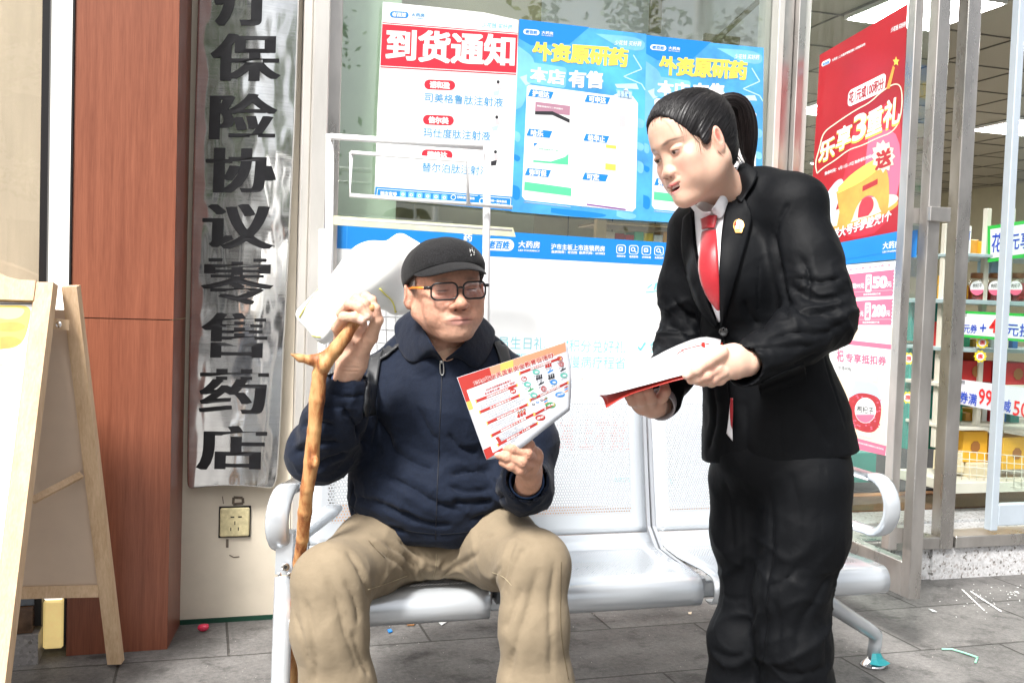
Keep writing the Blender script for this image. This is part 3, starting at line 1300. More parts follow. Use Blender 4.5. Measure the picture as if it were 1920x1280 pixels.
def sign_steel():
    m = bpy.data.materials.new("scratched_sign_steel")
    m.use_nodes = True
    n, l = m.node_tree.nodes, m.node_tree.links
    b = n["Principled BSDF"]
    b.inputs["Metallic"].default_value = 0.95
    tc = n.new("ShaderNodeTexCoord")
    mp = n.new("ShaderNodeMapping")
    mp.inputs["Scale"].default_value = (3, 3, 220)
    l.new(tc.outputs["Object"], mp.inputs[0])
    nz = n.new("ShaderNodeTexNoise")
    nz.inputs["Scale"].default_value = 1.0
    nz.inputs["Detail"].default_value = 5
    l.new(mp.outputs[0], nz.inputs["Vector"])
    n2 = n.new("ShaderNodeTexNoise")
    n2.inputs["Scale"].default_value = 7
    n2.inputs["Detail"].default_value = 7
    n2.inputs["Roughness"].default_value = 0.7
    l.new(tc.outputs["Object"], n2.inputs["Vector"])
    cr = n.new("ShaderNodeValToRGB")
    e = cr.color_ramp.elements
    e[0].position, e[0].color = 0.32, (0.72, 0.72, 0.72, 1)
    e[1].position, e[1].color = 0.62, (0.95, 0.96, 0.95, 1)
    ad = n.new("ShaderNodeMath")
    ad.operation = 'MULTIPLY_ADD'
    ad.inputs[1].default_value = 0.35
    ad.inputs[2].default_value = 0.0
    l.new(nz.outputs[0], ad.inputs[0])
    a2 = n.new("ShaderNodeMath")
    a2.operation = 'MULTIPLY_ADD'
    a2.inputs[1].default_value = 0.65
    l.new(n2.outputs[0], a2.inputs[0])
    l.new(ad.outputs[0], a2.inputs[2])
    l.new(a2.outputs[0], cr.inputs[0])
    l.new(cr.outputs[0], b.inputs["Base Color"])
    mr = n.new("ShaderNodeMapRange")
    mr.inputs[3].default_value = 0.05
    mr.inputs[4].default_value = 0.16
    l.new(nz.outputs[0], mr.inputs[0])
    l.new(mr.outputs[0], b.inputs["Roughness"])
    n3 = n.new("ShaderNodeTexNoise")
    n3.inputs["Scale"].default_value = 5.5
    n3.inputs["Detail"].default_value = 2
    mp3 = n.new("ShaderNodeMapping")
    mp3.inputs["Scale"].default_value = (1.4, 1.4, 0.6)
    l.new(tc.outputs["Object"], mp3.inputs[0])
    l.new(mp3.outputs[0], n3.inputs["Vector"])
    bp = n.new("ShaderNodeBump")
    bp.inputs["Strength"].default_value = 0.45
    bp.inputs["Distance"].default_value = 0.03
    l.new(n3.outputs[0], bp.inputs["Height"])
    bp2 = n.new("ShaderNodeBump")
    bp2.inputs["Strength"].default_value = 0.10
    bp2.inputs["Distance"].default_value = 0.001
    l.new(nz.outputs[0], bp2.inputs["Height"])
    l.new(bp.outputs[0], bp2.inputs["Normal"])
    l.new(bp2.outputs[0], b.inputs["Normal"])
    return m


VS = 3.345
sg = empty("vertical_sign", PV(430, 915, VS))
tag(sg, "long dented stainless steel sign plate with black vertical Chinese lettering between pillar and window", "sign")
# plate: grid over pixel outline, bowed towards the street
rows = [(-260, 379, 566), (0, 372, 562), (180, 366, 556), (330, 362, 549), (500, 358, 541), (640, 355, 533), (780, 352, 527), (860, 351, 523), (900, 351, 520), (916, 352, 512)]
vs, fs = [], []
NXs = 12
rr_ = random.Random(5)
for j, (y, x0, x1) in enumerate(rows):
    for i in range(NXs + 1):
        t = i / NXs
        bow = 0.022 * math.sin(math.pi * min(1, t * 1.0)) + rr_.uniform(-0.0012, 0.0012)
        yy = y - (6 * math.sin(math.pi * t) if j == len(rows) - 1 else 0)
        vs.append(PV(x0 + (x1 - x0) * t, yy, VS - bow))
nr = len(rows)
for j in range(nr - 1):
    for i in range(NXs):
        a = j * (NXs + 1) + i
        fs.append((a, a + NXs + 1, a + NXs + 2, a + 1))
o = mesh_obj("plate", vs, fs, sign_steel(), sg, smooth=True)
md = o.modifiers.new("s", 'SUBSURF'); md.levels = 2; md.render_levels = 2
md = o.modifiers.new("t", 'SOLIDIFY'); md.thickness = 0.002; md.offset = -1


def sign_map(px, py, off=0.0):
    # column offsets follow the bow of the plate
    x0 = x1 = None
    for (ya, a0, a1), (yb, b0, b1) in zip(rows[:-1], rows[1:]):
        if ya <= py <= yb or (ya == rows[0][0] and py < ya):
            t = (py - ya) / (yb - ya)
            x0, x1 = a0 + (b0 - a0) * t, a1 + (b1 - a1) * t
            break
    if x0 is None:
        x0, x1 = rows[-1][1:]
    t = min(1, max(0, (px - x0) / (x1 - x0)))
    return PV(px, py, VS - 0.022 * math.sin(math.pi * t) - 0.0035 - off)


sh = Sheet(sign_map)
chars = [("疗", 398, 528, 48, 128), ("保", 392, 526, 151, 88), ("险", 390, 519, 261, 86), ("协", 383, 517, 361, 84), ("议", 377, 513, 466, 84),
         ("零", 374, 512, 570, 86), ("售", 374, 500, 670, 84), ("药", 371, 502, 775, 84), ("店", 366, 499, 880, 82)]
for ch, xa, xb, yb, h in chars:
    sh.text(ch, (xa + 6, yb), (xb - 5, yb + 1), h, M_ink, 0, bold=0.004, up=(0.03, -1), res=4, shifts=[k * 0.012 - 0.042 for k in range(8)])
sh.build("lettering", sg)

# old wall socket
so = empty("wall_socket", PV(440, 1000, VF))
tag(so, "yellowed five hole wall socket below the steel sign", "socket")
M_sock = mat("yellowed_plastic", (0.60, 0.53, 0.31), 0.45, var=0.2, vscale=60)
su0, sz1 = UZ(413, 951, VF)
su1, sz0 = UZ(467, 1003, VF)
b = SMB()
b.box((su0 - 0.004, VF - 0.004, sz0 - 0.004), (su1 + 0.004, VF - 0.0005, sz1 + 0.004), M_black)
b.build("grime_ring", so)
b = SMB()
b.box((su0, VF - 0.013, sz0), (su1, VF - 0.005, sz1), M_sock, 0.004)
b.build("face_plate", so)
b = SMB()
cx, cz = (su0 + su1) / 2, (sz0 + sz1) / 2
for dx, dz, w_, h_ in ((-0.014, 0.018, 0.012, 0.004), (0.010, 0.018, 0.012, 0.004), (-0.0015, -0.002, 0.003, 0.012), (-0.014, -0.022, 0.003, 0.011), (0.010, -0.022, 0.003, 0.011)):
    b.box((cx + dx, VF - 0.0139, cz + dz - h_ / 2), (cx + dx + w_, VF - 0.0131, cz + dz + h_ / 2), M_black)
b.build("socket_holes", so)
# glue scars on the board
M_scar = mat("glue_residue", (0.14, 0.11, 0.085), 0.8, var=0.4, vscale=80)
for pts_, wd_ in (([(438, 932), (455, 933), (456, 943), (437, 945), (438, 932)], 5), ([(426, 1010), (426, 1026)], 5), ([(430, 1040), (438, 1044), (449, 1043)], 2), ([(417, 930), (419, 944)], 1.5)):
    scar = Sheet(lambda x, y, o_=0.0: PV(x, y, VF - 0.0015 - o_))
    scar.pl(pts_, wd_, M_scar)
    scar.build("glue_residue", bld)

# ================================================================== BENCH
M_bench = mat("silver_bench_paint", (0.60, 0.64, 0.68), 0.25, 0.45, var=0.04, vscale=5, coat=0.35, bump=0.03, bscale=70)
M_bench_g = mat("grey_cast_bracket", (0.36, 0.38, 0.41), 0.42, 0.3, var=0.06)
M_chrome = mat("chrome", (0.75, 0.76, 0.78), 0.12, 1.0)
M_rubber = flat("dark_rubber", (0.02, 0.02, 0.02), 0.6)


def perforated():
    m = bpy.data.materials.new("perforated_bench_steel")
    m.use_nodes = True
    n, l = m.node_tree.nodes, m.node_tree.links
    b = n["Principled BSDF"]
    b.inputs["Base Color"].default_value = (0.62, 0.66, 0.70, 1)
    b.inputs["Roughness"].default_value = 0.26
    b.inputs["Metallic"].default_value = 0.45
    b.inputs["Coat Weight"].default_value = 0.3
    uv = n.new("ShaderNodeUVMap")
    sp = n.new("ShaderNodeSeparateXYZ")
    l.new(uv.outputs[0], sp.inputs[0])

    def M(op, a, c=None):
        q = n.new("ShaderNodeMath")
        q.operation = op
        for i, x in enumerate((a, c)):
            if x is None:
                continue
            if isinstance(x, (int, float)):
                q.inputs[i].default_value = x
            else:
                l.new(x, q.inputs[i])
        return q.outputs[0]
    P = 0.0078
    gu = M('DIVIDE', sp.outputs[0], P)
    gv = M('DIVIDE', sp.outputs[1], P)
    row = M('FLOOR', gv)
    odd = M('MULTIPLY', M('MODULO', row, 2.0), 0.5)
    fu = M('SUBTRACT', M('FRACT', M('ADD', gu, odd)), 0.5)
    fv = M('SUBTRACT', M('FRACT', gv), 0.5)
    d = M('SQRT', M('ADD', M('MULTIPLY', fu, fu), M('MULTIPLY', fv, fv)))
    hole = M('LESS_THAN', d, 0.31)
    # only inside the perforated field (0..W by 0..H stored as UV margins)
    inx = M('MULTIPLY', M('GREATER_THAN', sp.outputs[0], 0.045), M('LESS_THAN', sp.outputs[0], 0.455))
    iny = M('MULTIPLY', M('GREATER_THAN', sp.outputs[1], 0.075), M('LESS_THAN', sp.outputs[1], 0.40))
    hole = M('MULTIPLY', hole, M('MULTIPLY', inx, iny))
    tr = n.new("ShaderNodeBsdfTransparent")
    mx = n.new("ShaderNodeMixShader")
    l.new(hole, mx.inputs[0])
    l.new(b.outputs[0], mx.inputs[1])
    l.new(tr.outputs[0], mx.inputs[2])
    l.new(mx.outputs[0], n["Material Output"].inputs[0])
    return m


M_perf = perforated()


def seat_sheet(name, prof, u0, u1, parent, thick=0.004, uvoff=0.0):
    """prof: (v,z) curve; swept across u; UV in metres; corners rounded"""
    vs, fs, uvs = [], [], []
    N = 14
    ln = [0.0]
    for a, c in zip(prof[:-1], prof[1:]):
        ln.append(ln[-1] + math.hypot(c[0] - a[0], c[1] - a[1]))
    for j, (v, z) in enumerate(prof):
        for i in range(N + 1):
            t = i / N
            vs.append(SB(u0 + (u1 - u0) * t, v, z))
    me_uv = []
    for j in range(len(prof) - 1):
        for i in range(N):
            a = j * (N + 1) + i
            fs.append((a, a + 1, a + N + 2, a + N + 1))
            for (jj, ii) in ((j, i), (j, i + 1), (j + 1, i + 1), (j + 1, i)):
                me_uv.append(((u1 - u0) * ii / N, ln[jj] - uvoff))
    o = mesh_obj(name, vs, fs, M_perf, parent, smooth=True)
    uvl = o.data.uv_layers.new(name="UVMap")
    for k, q in enumerate(me_uv):
        uvl.data[k].uv = q
    md = o.modifiers.new("t", 'SOLIDIFY')
    md.thickness = thick
    md.offset = 0
    return o


BV0 = 2.13         # nose of the seats
BZ = 0.435
SHEAR = 0.15


def SB(u, v, z=0.0):
    return S(u + SHEAR * max(0.0, v - BV0), v, z)



def arc(cx, cy, r, a0, a1, n):
    return [(cx + r * math.cos(R(a0 + (a1 - a0) * i / n)), cy + r * math.sin(R(a0 + (a1 - a0) * i / n))) for i in range(n + 1)]


seat_prof = [(BV0 + 0.05, BZ - 0.062)] + arc(BV0 + 0.034, BZ - 0.032, 0.034, -80, -280, 10)
seat_prof = [(BV0 + 0.06, BZ - 0.066)] + [(x, z) for x, z in arc(BV0 + 0.034, BZ - 0.032, 0.034, 270, 90, 10)]
seat_prof += [(BV0 + 0.10, BZ + 0.000), (BV0 + 0.18, BZ - 0.008), (BV0 + 0.28, BZ - 0.018), (BV0 + 0.39, BZ - 0.022), (BV0 + 0.445, BZ - 0.016), (BV0 + 0.475, BZ + 0.004)]
back_prof = [(BV0 + 0.484, BZ + 0.004), (BV0 + 0.492, BZ + 0.020), (BV0 + 0.505, BZ + 0.06), (BV0 + 0.530, BZ + 0.15), (BV0 + 0.565, BZ + 0.28), (BV0 + 0.595, BZ + 0.39), (BV0 + 0.610, BZ + 0.42), (BV0 + 0.630, BZ + 0.43), (BV0 + 0.650, BZ + 0.42)]
seats_u = [(0.20, 0.63), (0.665, 1.165), (1.195, 1.70)]
bench = empty("waiting_bench", S(0.9, 2.4, 0))
tag(bench, "three seat silver perforated metal waiting bench with looped armrests in front of the pharmacy window", "bench")
for k, (a, c) in enumerate(seats_u):
    seat_sheet("seat", seat_prof, a, c, bench, uvoff=0.10)
    seat_sheet("backrest", back_prof, a, c, bench, uvoff=-0.02)
    for side, uu in ((0, a), (1, c)):
        # cast bracket along the seat edge and up the back
        b = MB(lambda p: SB(*p))
        u0, u1 = (uu - 0.012, uu - 0.002) if side == 0 else (uu + 0.002, uu + 0.012)
        low = [(BV0 + 0.060, BZ - 0.045), (BV0 + 0.300, BZ - 0.075), (BV0 + 0.440, BZ - 0.07), (BV0 + 0.540, BZ - 0.02), (BV0 + 0.565, BZ + 0.15), (BV0 + 0.605, BZ + 0.38)]
        up_ = [(BV0 + 0.060, BZ - 0.012), (BV0 + 0.300, BZ - 0.022), (BV0 + 0.400, BZ - 0.024), (BV0 + 0.485, BZ + 0.02), (BV0 + 0.525, BZ + 0.15), (BV0 + 0.590, BZ + 0.38)]
        n_ = len(low)
        vv = []
        for u_ in (u0, u1):
            vv += [(u_, v, z) for v, z in low] + [(u_, v, z) for v, z in up_]
        ff = []
        for i in range(n_ - 1):
            ff += [(i, i + 1, n_ + i + 1, n_ + i), (2 * n_ + i, 3 * n_ + i, 3 * n_ + i + 1, 2 * n_ + i + 1),
                   (i, 2 * n_ + i, 2 * n_ + i + 1, i + 1), (n_ + i, n_ + i + 1, 3 * n_ + i + 1, 3 * n_ + i)]
        ff += [(0, n_, 3 * n_, 2 * n_), (n_ - 1, 3 * n_ - 1, 4 * n_ - 1, 2 * n_ - 1)]
        b.add(vv, ff, M_bench_g)
        # pressed ribs
        for t0, t1 in ((0.10, 0.26), (0.30, 0.50)):
            z_ = BZ - 0.040
            b.tube([SB((u0 + u1) / 2 + (0.006 if side else -0.006), BV0 + q, z_ - q * 0.03) for q in np.linspace(t0, t1, 4)], 0.0035, M_bench_g, 6)
        b.build("seat_bracket", bench)
# beam
b = SMB()
b.box((0.22, BV0 + 0.25, BZ - 0.125), (1.74, BV0 + 0.31, BZ - 0.078), M_bench, 0.006)
b.build("beam", bench)


def armrest(u, vn, vb, zt, zb, wd=0.048, skew=0.0):
    """flat bar loop: back top, forward, round nose, back along the bottom"""
    pts = []
    r = (zt - zb) / 2
    top = [(vb, zt - 0.01), (vb - 0.10, zt), (vn + r, zt - 0.004)]
    nose = arc(vn + r, (zt + zb) / 2, r, 80, 280, 12)
    bot = [(vn + r + 0.05, zb), (vb - 0.06, zb + 0.0), (vb - 0.02, zb + 0.005)]
    for v, z in top + nose + bot:
        pts.append((v, z))
    # smooth resample
    vs, fs = [], []
    n = len(pts)
    for i, (v, z) in enumerate(pts):
        pv = pts[max(i - 1, 0)]
        nx_ = pts[min(i + 1, n - 1)]
        tv, tz = nx_[0] - pv[0], nx_[1] - pv[1]
        L_ = math.hypot(tv, tz) or 1
        nv, nz_ = -tz / L_, tv / L_
        th = 0.011
        for k in range(12):
            a = 2 * math.pi * k / 12
            ca_, sa_ = math.cos(a), math.sin(a)
            du = wd / 2 * math.copysign(abs(ca_) ** 0.6, ca_)
            dn_ = th * math.copysign(abs(sa_) ** 0.8, sa_)
            vs.append(S(u + du + skew * (v - vn), v + nv * dn_, z + nz_ * dn_))
    for i in range(n - 1):
        for k in range(12):
            fs.append((i * 12 + k, i * 12 + (k + 1) % 12, (i + 1) * 12 + (k + 1) % 12, (i + 1) * 12 + k))
    fs.append(tuple(reversed(range(12))))
    fs.append(tuple((n - 1) * 12 + k for k in range(12)))
    return mesh_obj("armrest", vs, fs, M_bench, bench, smooth=True)


armrest(0.155, 2.14, 2.56, 0.672, 0.545, 0.050, 0.42)
armrest(1.735, 2.18, 2.70, 0.655, 0.505)
# left bracket post carrying the armrest, and front leg
p_a = PY(537, 1000, 2.10)
p_b = PY(534, 1075, 2.11)
b = MB()
b.beam(PY(537, 995, 2.12), PY(534, 1072, 2.13), 0.036, 0.03, M_bench, up=(0, 1, 0))
o = b.build("armrest_bracket", bench)
b = MB()
ax_ = Vector((SA, -CA, 0))
c_ = PY(535, 1062, 2.105)
b.lathe(c_, [(0.009, 0.0), (0.009, 0.002), (0.007, 0.003)], M_chrome, 16, axis=ax_, smooth=False)
b.lathe(c_, [(0.004, 0.0025), (0.004, 0.0036)], M_rubber, 6, axis=ax_, smooth=False)
b.build("bolt", bench)
b = MB()
for dx in (-9, 9):
    b.lathe(PY(533 + dx, 1076, 2.095), [(0.0045, 0.0), (0.0045, 0.002), (0.003, 0.003)], M_chrome, 12, axis=ax_, smooth=False)
b.build("bolt", bench)
b = MB()
lt, lb = PY(532, 1082, 2.13), PZ(517, 1560, 0.03)
b.tube([lt, lt.lerp(lb, 0.5), lb], [0.020, 0.020, 0.019], M_bench, 14)
b.tube([lt + Vector((-0.004, -0.018, 0)), lb + Vector((-0.004, -0.018, 0))], 0.003, M_bench_g, 6)
lg = b.build("leg", bench)
b = MB()
b.lathe(Vector((lb.x, lb.y, 0.0)), [(0.035, 0.0), (0.035, 0.006), (0.02, 0.016), (0.012, 0.03)], M_chrome, 20)
b.build("foot", lg)
# right leg
foot = PZ(1636, 1248, 0.0)
top_ = S(1.60, BV0 + 0.28, BZ - 0.10)
k1 = foot + Vector((0.005, 0, 0.10))
b = MB()
b.tube([top_, top_.lerp(k1, 0.5), k1 + (top_ - k1) * 0.1, k1, k1 - Vector((0, 0, 0.03)), foot + Vector((0, 0, 0.03))], [0.026, 0.024, 0.022, 0.021, 0.020, 0.019], M_bench, 14)
lg = b.build("leg", bench)
b = MB()
b.lathe(foot + Vector((0, 0, 0.001)), [(0.038, 0.0), (0.038, 0.006), (0.026, 0.016), (0.014, 0.028)], M_chrome, 24)
b.build("foot", lg)
# rear left leg and other front right leg
for (ut, uf, vf_) in ((0.30, 0.32, 2.72), (1.36, 1.36, 1.98)):
    b = MB()
    tp = S(ut, BV0 + 0.28, BZ - 0.10)
    ft = S(uf, vf_, 0.03)
    b.tube([tp, ft + Vector((0, 0, 0.07)), ft], [0.024, 0.02, 0.018], M_bench, 12)
    lg = b.build("leg", bench)
    b = MB()
    b.lathe(S(uf, vf_, 0.001), [(0.035, 0.0), (0.035, 0.006), (0.02, 0.016), (0.012, 0.03)], M_chrome, 20)
    b.build("foot", lg)
# scrap of blue green tape round the right foot
b = MB()
M_tape = flat("teal_plastic", (0.03, 0.36, 0.40), 0.5)
rr_ = random.Random(2)
vs, fs = [], []
for i in range(7):
    a = R(-120 + i * 32)
    for r0, z0 in ((0.020, 0.048), (0.030, 0.030), (0.043 + rr_.uniform(-0.004, 0.008), 0.014 + rr_.uniform(0, 0.006))):
        vs.append(foot + Vector((math.cos(a) * r0, math.sin(a) * r0, z0 + rr_.uniform(-0.003, 0.003))))
for i in range(6):
    for k in range(2):
        fs.append((i * 3 + k, i * 3 + k + 1, i * 3 + k + 4, i * 3 + k + 3))
o = mesh_obj("torn_plastic", vs, fs, M_tape)
md = o.modifiers.new("t", 'SOLIDIFY'); md.thickness = 0.0012
tag(o, "torn scrap of teal plastic wrapped round the right bench foot", "plastic scrap")
# ================================================================== PEOPLE
from mathutils.bvhtree import BVHTree


def J(px, py, Y):
    p = PY(px, py, Y)
    return np.array((p.x, p.y, p.z))


def rp(r, Y):
    return r * Y / FPX


def bvh_of(V, F_):
    return BVHTree.FromPolygons([tuple(v) for v in V], [tuple(int(i) for i in f) for f in F_])


def hit(bv, px, py, default=None):
    d = ray(px, py).normalized()
    p, n, i, t = bv.ray_cast(CP, d)
    if p is None:
        # nearest surface point to the ray near the default depth
        if default is None:
            return None
        q = PY(px, py, default)
        p, n, i, t = bv.find_nearest(q)
        return p, n
    return p, n


def resample(P, n):
    P = [np.array(p, float) for p in P]
    L = [0.0]
    for a, b in zip(P[:-1], P[1:]):
        L.append(L[-1] + np.linalg.norm(b[:2] - a[:2]))
    out = []
    for i in range(n):
        t = L[-1] * i / (n - 1)
        k = max(j for j in range(len(L) - 1) if L[j] <= t + 1e-9) if t < L[-1] else len(L) - 2
        f = (t - L[k]) / max(L[k + 1] - L[k], 1e-9)
        out.append(P[k] * (1 - f) + P[k + 1] * f)
    return out


def smooth_line(P, it=2):
    P = [np.array(p, float) for p in P]
    for _ in range(it):
        Q = [P[0]]
        for a, b in zip(P[:-1], P[1:]):
            Q += [a * 0.75 + b * 0.25, a * 0.25 + b * 0.75]
        Q.append(P[-1])
        P = Q
    return P


def drape(name, bv, A, B, n, m, off, mt, parent, thick=0.0025, dflt=2.1, smooth=True, curve=0.0, sm=True):
    """cloth sheet lofted between two pixel lines and laid on a surface, off metres proud of it"""
    A = resample(smooth_line(A) if sm else A, n)
    B = resample(smooth_line(B) if sm else B, n)
    vs, fs = [], []
    for i in range(n):
        for j in range(m + 1):
            t = j / m
            px = A[i][0] * (1 - t) + B[i][0] * t
            py = A[i][1] * (1 - t) + B[i][1] * t
            h_ = hit(bv, px, py, dflt)
            p, nn = h_
            o_ = off[0] * (1 - t) + off[1] * t if isinstance(off, (tuple, list)) else off
            o_ += curve * math.sin(math.pi * t)
            to = (CP - p).normalized()
            vs.append(np.array(p + (nn * 0.5 + to * 0.5).normalized() * o_))
    for i in range(n - 1):
        for j in range(m):
            a = i * (m + 1) + j
            fs.append((a, a + 1, a + m + 2, a + m + 1))
    V = np.array(vs)
    V = lap(V, np.array(fs), 0.4, 2)
    o = mesh_obj(name, V, fs, mt, parent, smooth=smooth)
    md = o.modifiers.new("t", 'SOLIDIFY')
    md.thickness = thick
    md.offset = 0
    return o


def stripe(name, bv, P, width, off, mt, parent, thick=0.002, dflt=2.1, n=30, raise_=0.0):
    """strap or seam following a pixel line on a surface; width px"""
    P = resample(smooth_line(P), n)
    A, B = [], []
    for i in range(n):
        a, b = P[max(i - 1, 0)], P[min(i + 1, n - 1)]
        d = b - a
        d /= np.linalg.norm(d) + 1e-9
        nn = np.array((-d[1], d[0]))
        w_ = width
        A.append(P[i][:2] + nn * w_ / 2)
        B.append(P[i][:2] - nn * w_ / 2)
    return drape(name, bv, A, B, n, max(1, int(width / 6)), off, mt, parent, thick, dflt, sm=False, curve=raise_)


def pxcreases(V, F_, lines, dflt, ridge=0.2):
    """lines: (pixel points, width m, depth m)"""
    bv = bvh_of(V, F_)
    segs = []
    for pts, wd, dp in lines:
        pts = smooth_line(pts, 1)
        P3 = []
        for p in pts:
            P3.append(np.array(hit(bv, p[0], p[1], dflt)[0]))
        segs.append((P3, wd, dp))
    return creases(V, F_, segs, ridge)


def paint(V, base, spots):
    """spots: (centre, radii, colour, softness, strength)"""
    c = np.tile(np.array(base, float), (len(V), 1))
    for s_ in spots:
        ce, ra, co, so, st = s_[:5]
        q = (V - np.array(ce)) / np.array(ra)
        if len(s_) > 5:
            M = np.array(s_[5].inverted())
            q = ((V - np.array(ce)) @ M.T) / np.array(ra)
        d = np.linalg.norm(q, axis=1)
        w_ = np.clip((1 + so - d) / (2 * so + 1e-6), 0, 1) * st
        w_ = w_ * w_ * (3 - 2 * w_) if st >= 1 else w_
        c = c * (1 - w_[:, None]) + np.array(co) * w_[:, None]
    return c


def noise_col(V, c, sc, amt, seed=0.0):
    n = fbm(V, sc, amt, seed)
    return np.clip(c * (1 + n)[:, None], 0, 1)


def Rx(a): return Matrix.Rotation(R(a), 3, 'X')
def Ry(a): return Matrix.Rotation(R(a), 3, 'Y')
def Rz(a): return Matrix.Rotation(R(a), 3, 'Z')


def head_matrix(px, py, Y, yaw, pitch, roll, scale=1.0):
    M = (Rz(yaw) @ Rx(pitch) @ Ry(roll)).to_4x4()
    M = Matrix.Translation(PY(px, py, Y)) @ M @ Matrix.Scale(scale, 4)
    return M


def head_sdf(p, h=0.0018):
    """p: dict of proportions. Facing -Y, z=0 at the eyes."""
    g = SDF((-0.105, -0.145, -0.19), (0.105, 0.135, 0.14), h)
    W = p.get('w', 1.0)
    J_ = p.get('jowl', 0.0)
    g.ell((0, 0.020, 0.034), (0.075 * W, 0.094, 0.077), k=0)
    g.ell((0, -0.005, 0.020), (0.070 * W, 0.080, 0.075), k=0.02)
    g.ell((0, -0.022, -0.040), (0.060 * W, 0.066, 0.074), k=0.03)
    for s in (-1, 1):
        g.cone((s * 0.056 * W, 0.012, -0.050), (s * 0.020 * W, -0.062, -0.098 - J_ * 0.2), 0.020 + J_, 0.017 + J_, k=0.03)
        g.ell((s * 0.041 * W, -0.060, -0.026), (0.026, 0.024, 0.022), k=0.025)       # cheekbone
        g.ell((s * 0.036 * W, -0.060, -0.060), (0.024 + J_, 0.024, 0.026), k=0.025)   # cheek
        g.cone((s * 0.010, -0.0865, 0.021), (s * 0.046 * W, -0.066, 0.022), p.get('brow', 0.0105), 0.009, k=0.018)
    g.ell((0, -0.056, 0.050), (0.050 * W, 0.034, 0.036), k=0.03)                      # forehead
    g.ell((0, -0.078 - p.get('chin', 0), -0.101), (0.021, 0.0165, 0.016), k=0.022)
    g.ell((0, -0.078, -0.070), (0.031, 0.022, 0.022), k=0.018)                        # muzzle
    # sockets
    for s in (-1, 1):
        g.ell((s * 0.033, -0.098, 0.001), (0.021, 0.016, 0.0125), k=0.016, op='s')
        g.ell((s * 0.0325, -0.0735, -0.0005), (0.0165, 0.0145, 0.0125), k=0.004)       # lids
        g.ell((s * 0.0325, -0.0755, 0.0045), (0.0175, 0.0140, 0.0060), k=0.004)       # upper lid fold
    # nose
    nl = p.get('nose', 1.0)
    g.cone((0, -0.086, 0.006), (0, -0.104 * (0.5 + 0.5 * nl), -0.030), 0.0075, 0.0095, k=0.012)
    g.ell((0, -0.1045 * (0.6 + 0.4 * nl), -0.0365), (0.0120 * nl, 0.0115, 0.0105), k=0.010)
    for s in (-1, 1):
        g.ell((s * 0.0135 * nl, -0.0950, -0.0400), (0.0090, 0.0125, 0.0085), k=0.010)
        g.ell((s * 0.0075 * nl, -0.1035, -0.0485), (0.0038, 0.0055, 0.0045), k=0.003, op='s')
    # lips
    lw = p.get('lipw', 1.0)
    if p.get('open', 0):
        og = p['open']
        sm_ = p.get('smile', 0)
        g.cone((-0.017 * lw, -0.0905, -0.066 + sm_), (0.0, -0.0985, -0.0645), 0.0042, 0.0055, k=0.005)
        g.cone((0.017 * lw, -0.0905, -0.066 + sm_), (0.0, -0.0985, -0.0645), 0.0042, 0.0055, k=0.005)
        g.cone((-0.0165 * lw, -0.0885, -0.068 + sm_), (0.0, -0.0950, -0.076 - og), 0.0048, 0.0062, k=0.006)
        g.cone((0.0165 * lw, -0.0885, -0.068 + sm_), (0.0, -0.0950, -0.076 - og), 0.0048, 0.0062, k=0.006)
        g.ell((0, -0.0990, -0.0715 - og * 0.5), (0.0150 * lw, 0.020, 0.0040 + og * 0.60), k=0.003, op='s')
        for s in (-1, 1):
            g.cone((s * 0.010 * lw, -0.0990, -0.0710), (s * 0.0195 * lw, -0.0930, -0.0690 + sm_ * 0.9), 0.0036, 0.0010, k=0.003, op='s')
    else:
        g.cone((-0.020 * lw, -0.0900, -0.0700), (0.0, -0.0970, -0.0665), 0.0035, 0.0052, k=0.006)
        g.cone((0.020 * lw, -0.0900, -0.0700), (0.0, -0.0970, -0.0665), 0.0035, 0.0052, k=0.006)
        g.cone((-0.017 * lw, -0.0890, -0.0750), (0.0, -0.0950, -0.0765), 0.0040, 0.0068, k=0.006)
        g.cone((0.017 * lw, -0.0890, -0.0750), (0.0, -0.0950, -0.0765), 0.0040, 0.0068, k=0.006)
    # ears
    eo = p.get('ear', 0.0)
    ey = p.get('eary', 0.0)
    for s in (-1, 1):
        ro = Rz(s * (22 + eo * 2500)) @ Rx(-8)
        g.ell((s * (0.0795 * W + eo), 0.020 + ey, -0.008), (0.0075, 0.0165, 0.027), k=0.005, rot=ro)
        g.ell((s * (0.0780 * W + eo), 0.013 + ey, -0.031), (0.0075, 0.0090, 0.012), k=0.006)
        g.ell((s * (0.0885 * W + eo), 0.016 + ey, -0.006), (0.0075, 0.0098, 0.0165), k=0.003, rot=ro, op='s')
    for s in (-1, 1):
        g.ell((s * (0.0735 * W + eo * 0.5), 0.014 + ey, -0.010), (0.0085, 0.012, 0.020), k=0.006)
    # neck
    nk = p.get('neck', 0.055)
    nd = p.get('neckdir', (0, 0.050, -0.17))
    g.cone((0, p.get('neckf', 0.022), -0.055), nd, nk, nk * 1.02, k=p.get('neckk', 0.022))
    return g


def rmat(p0, p1):
    return None


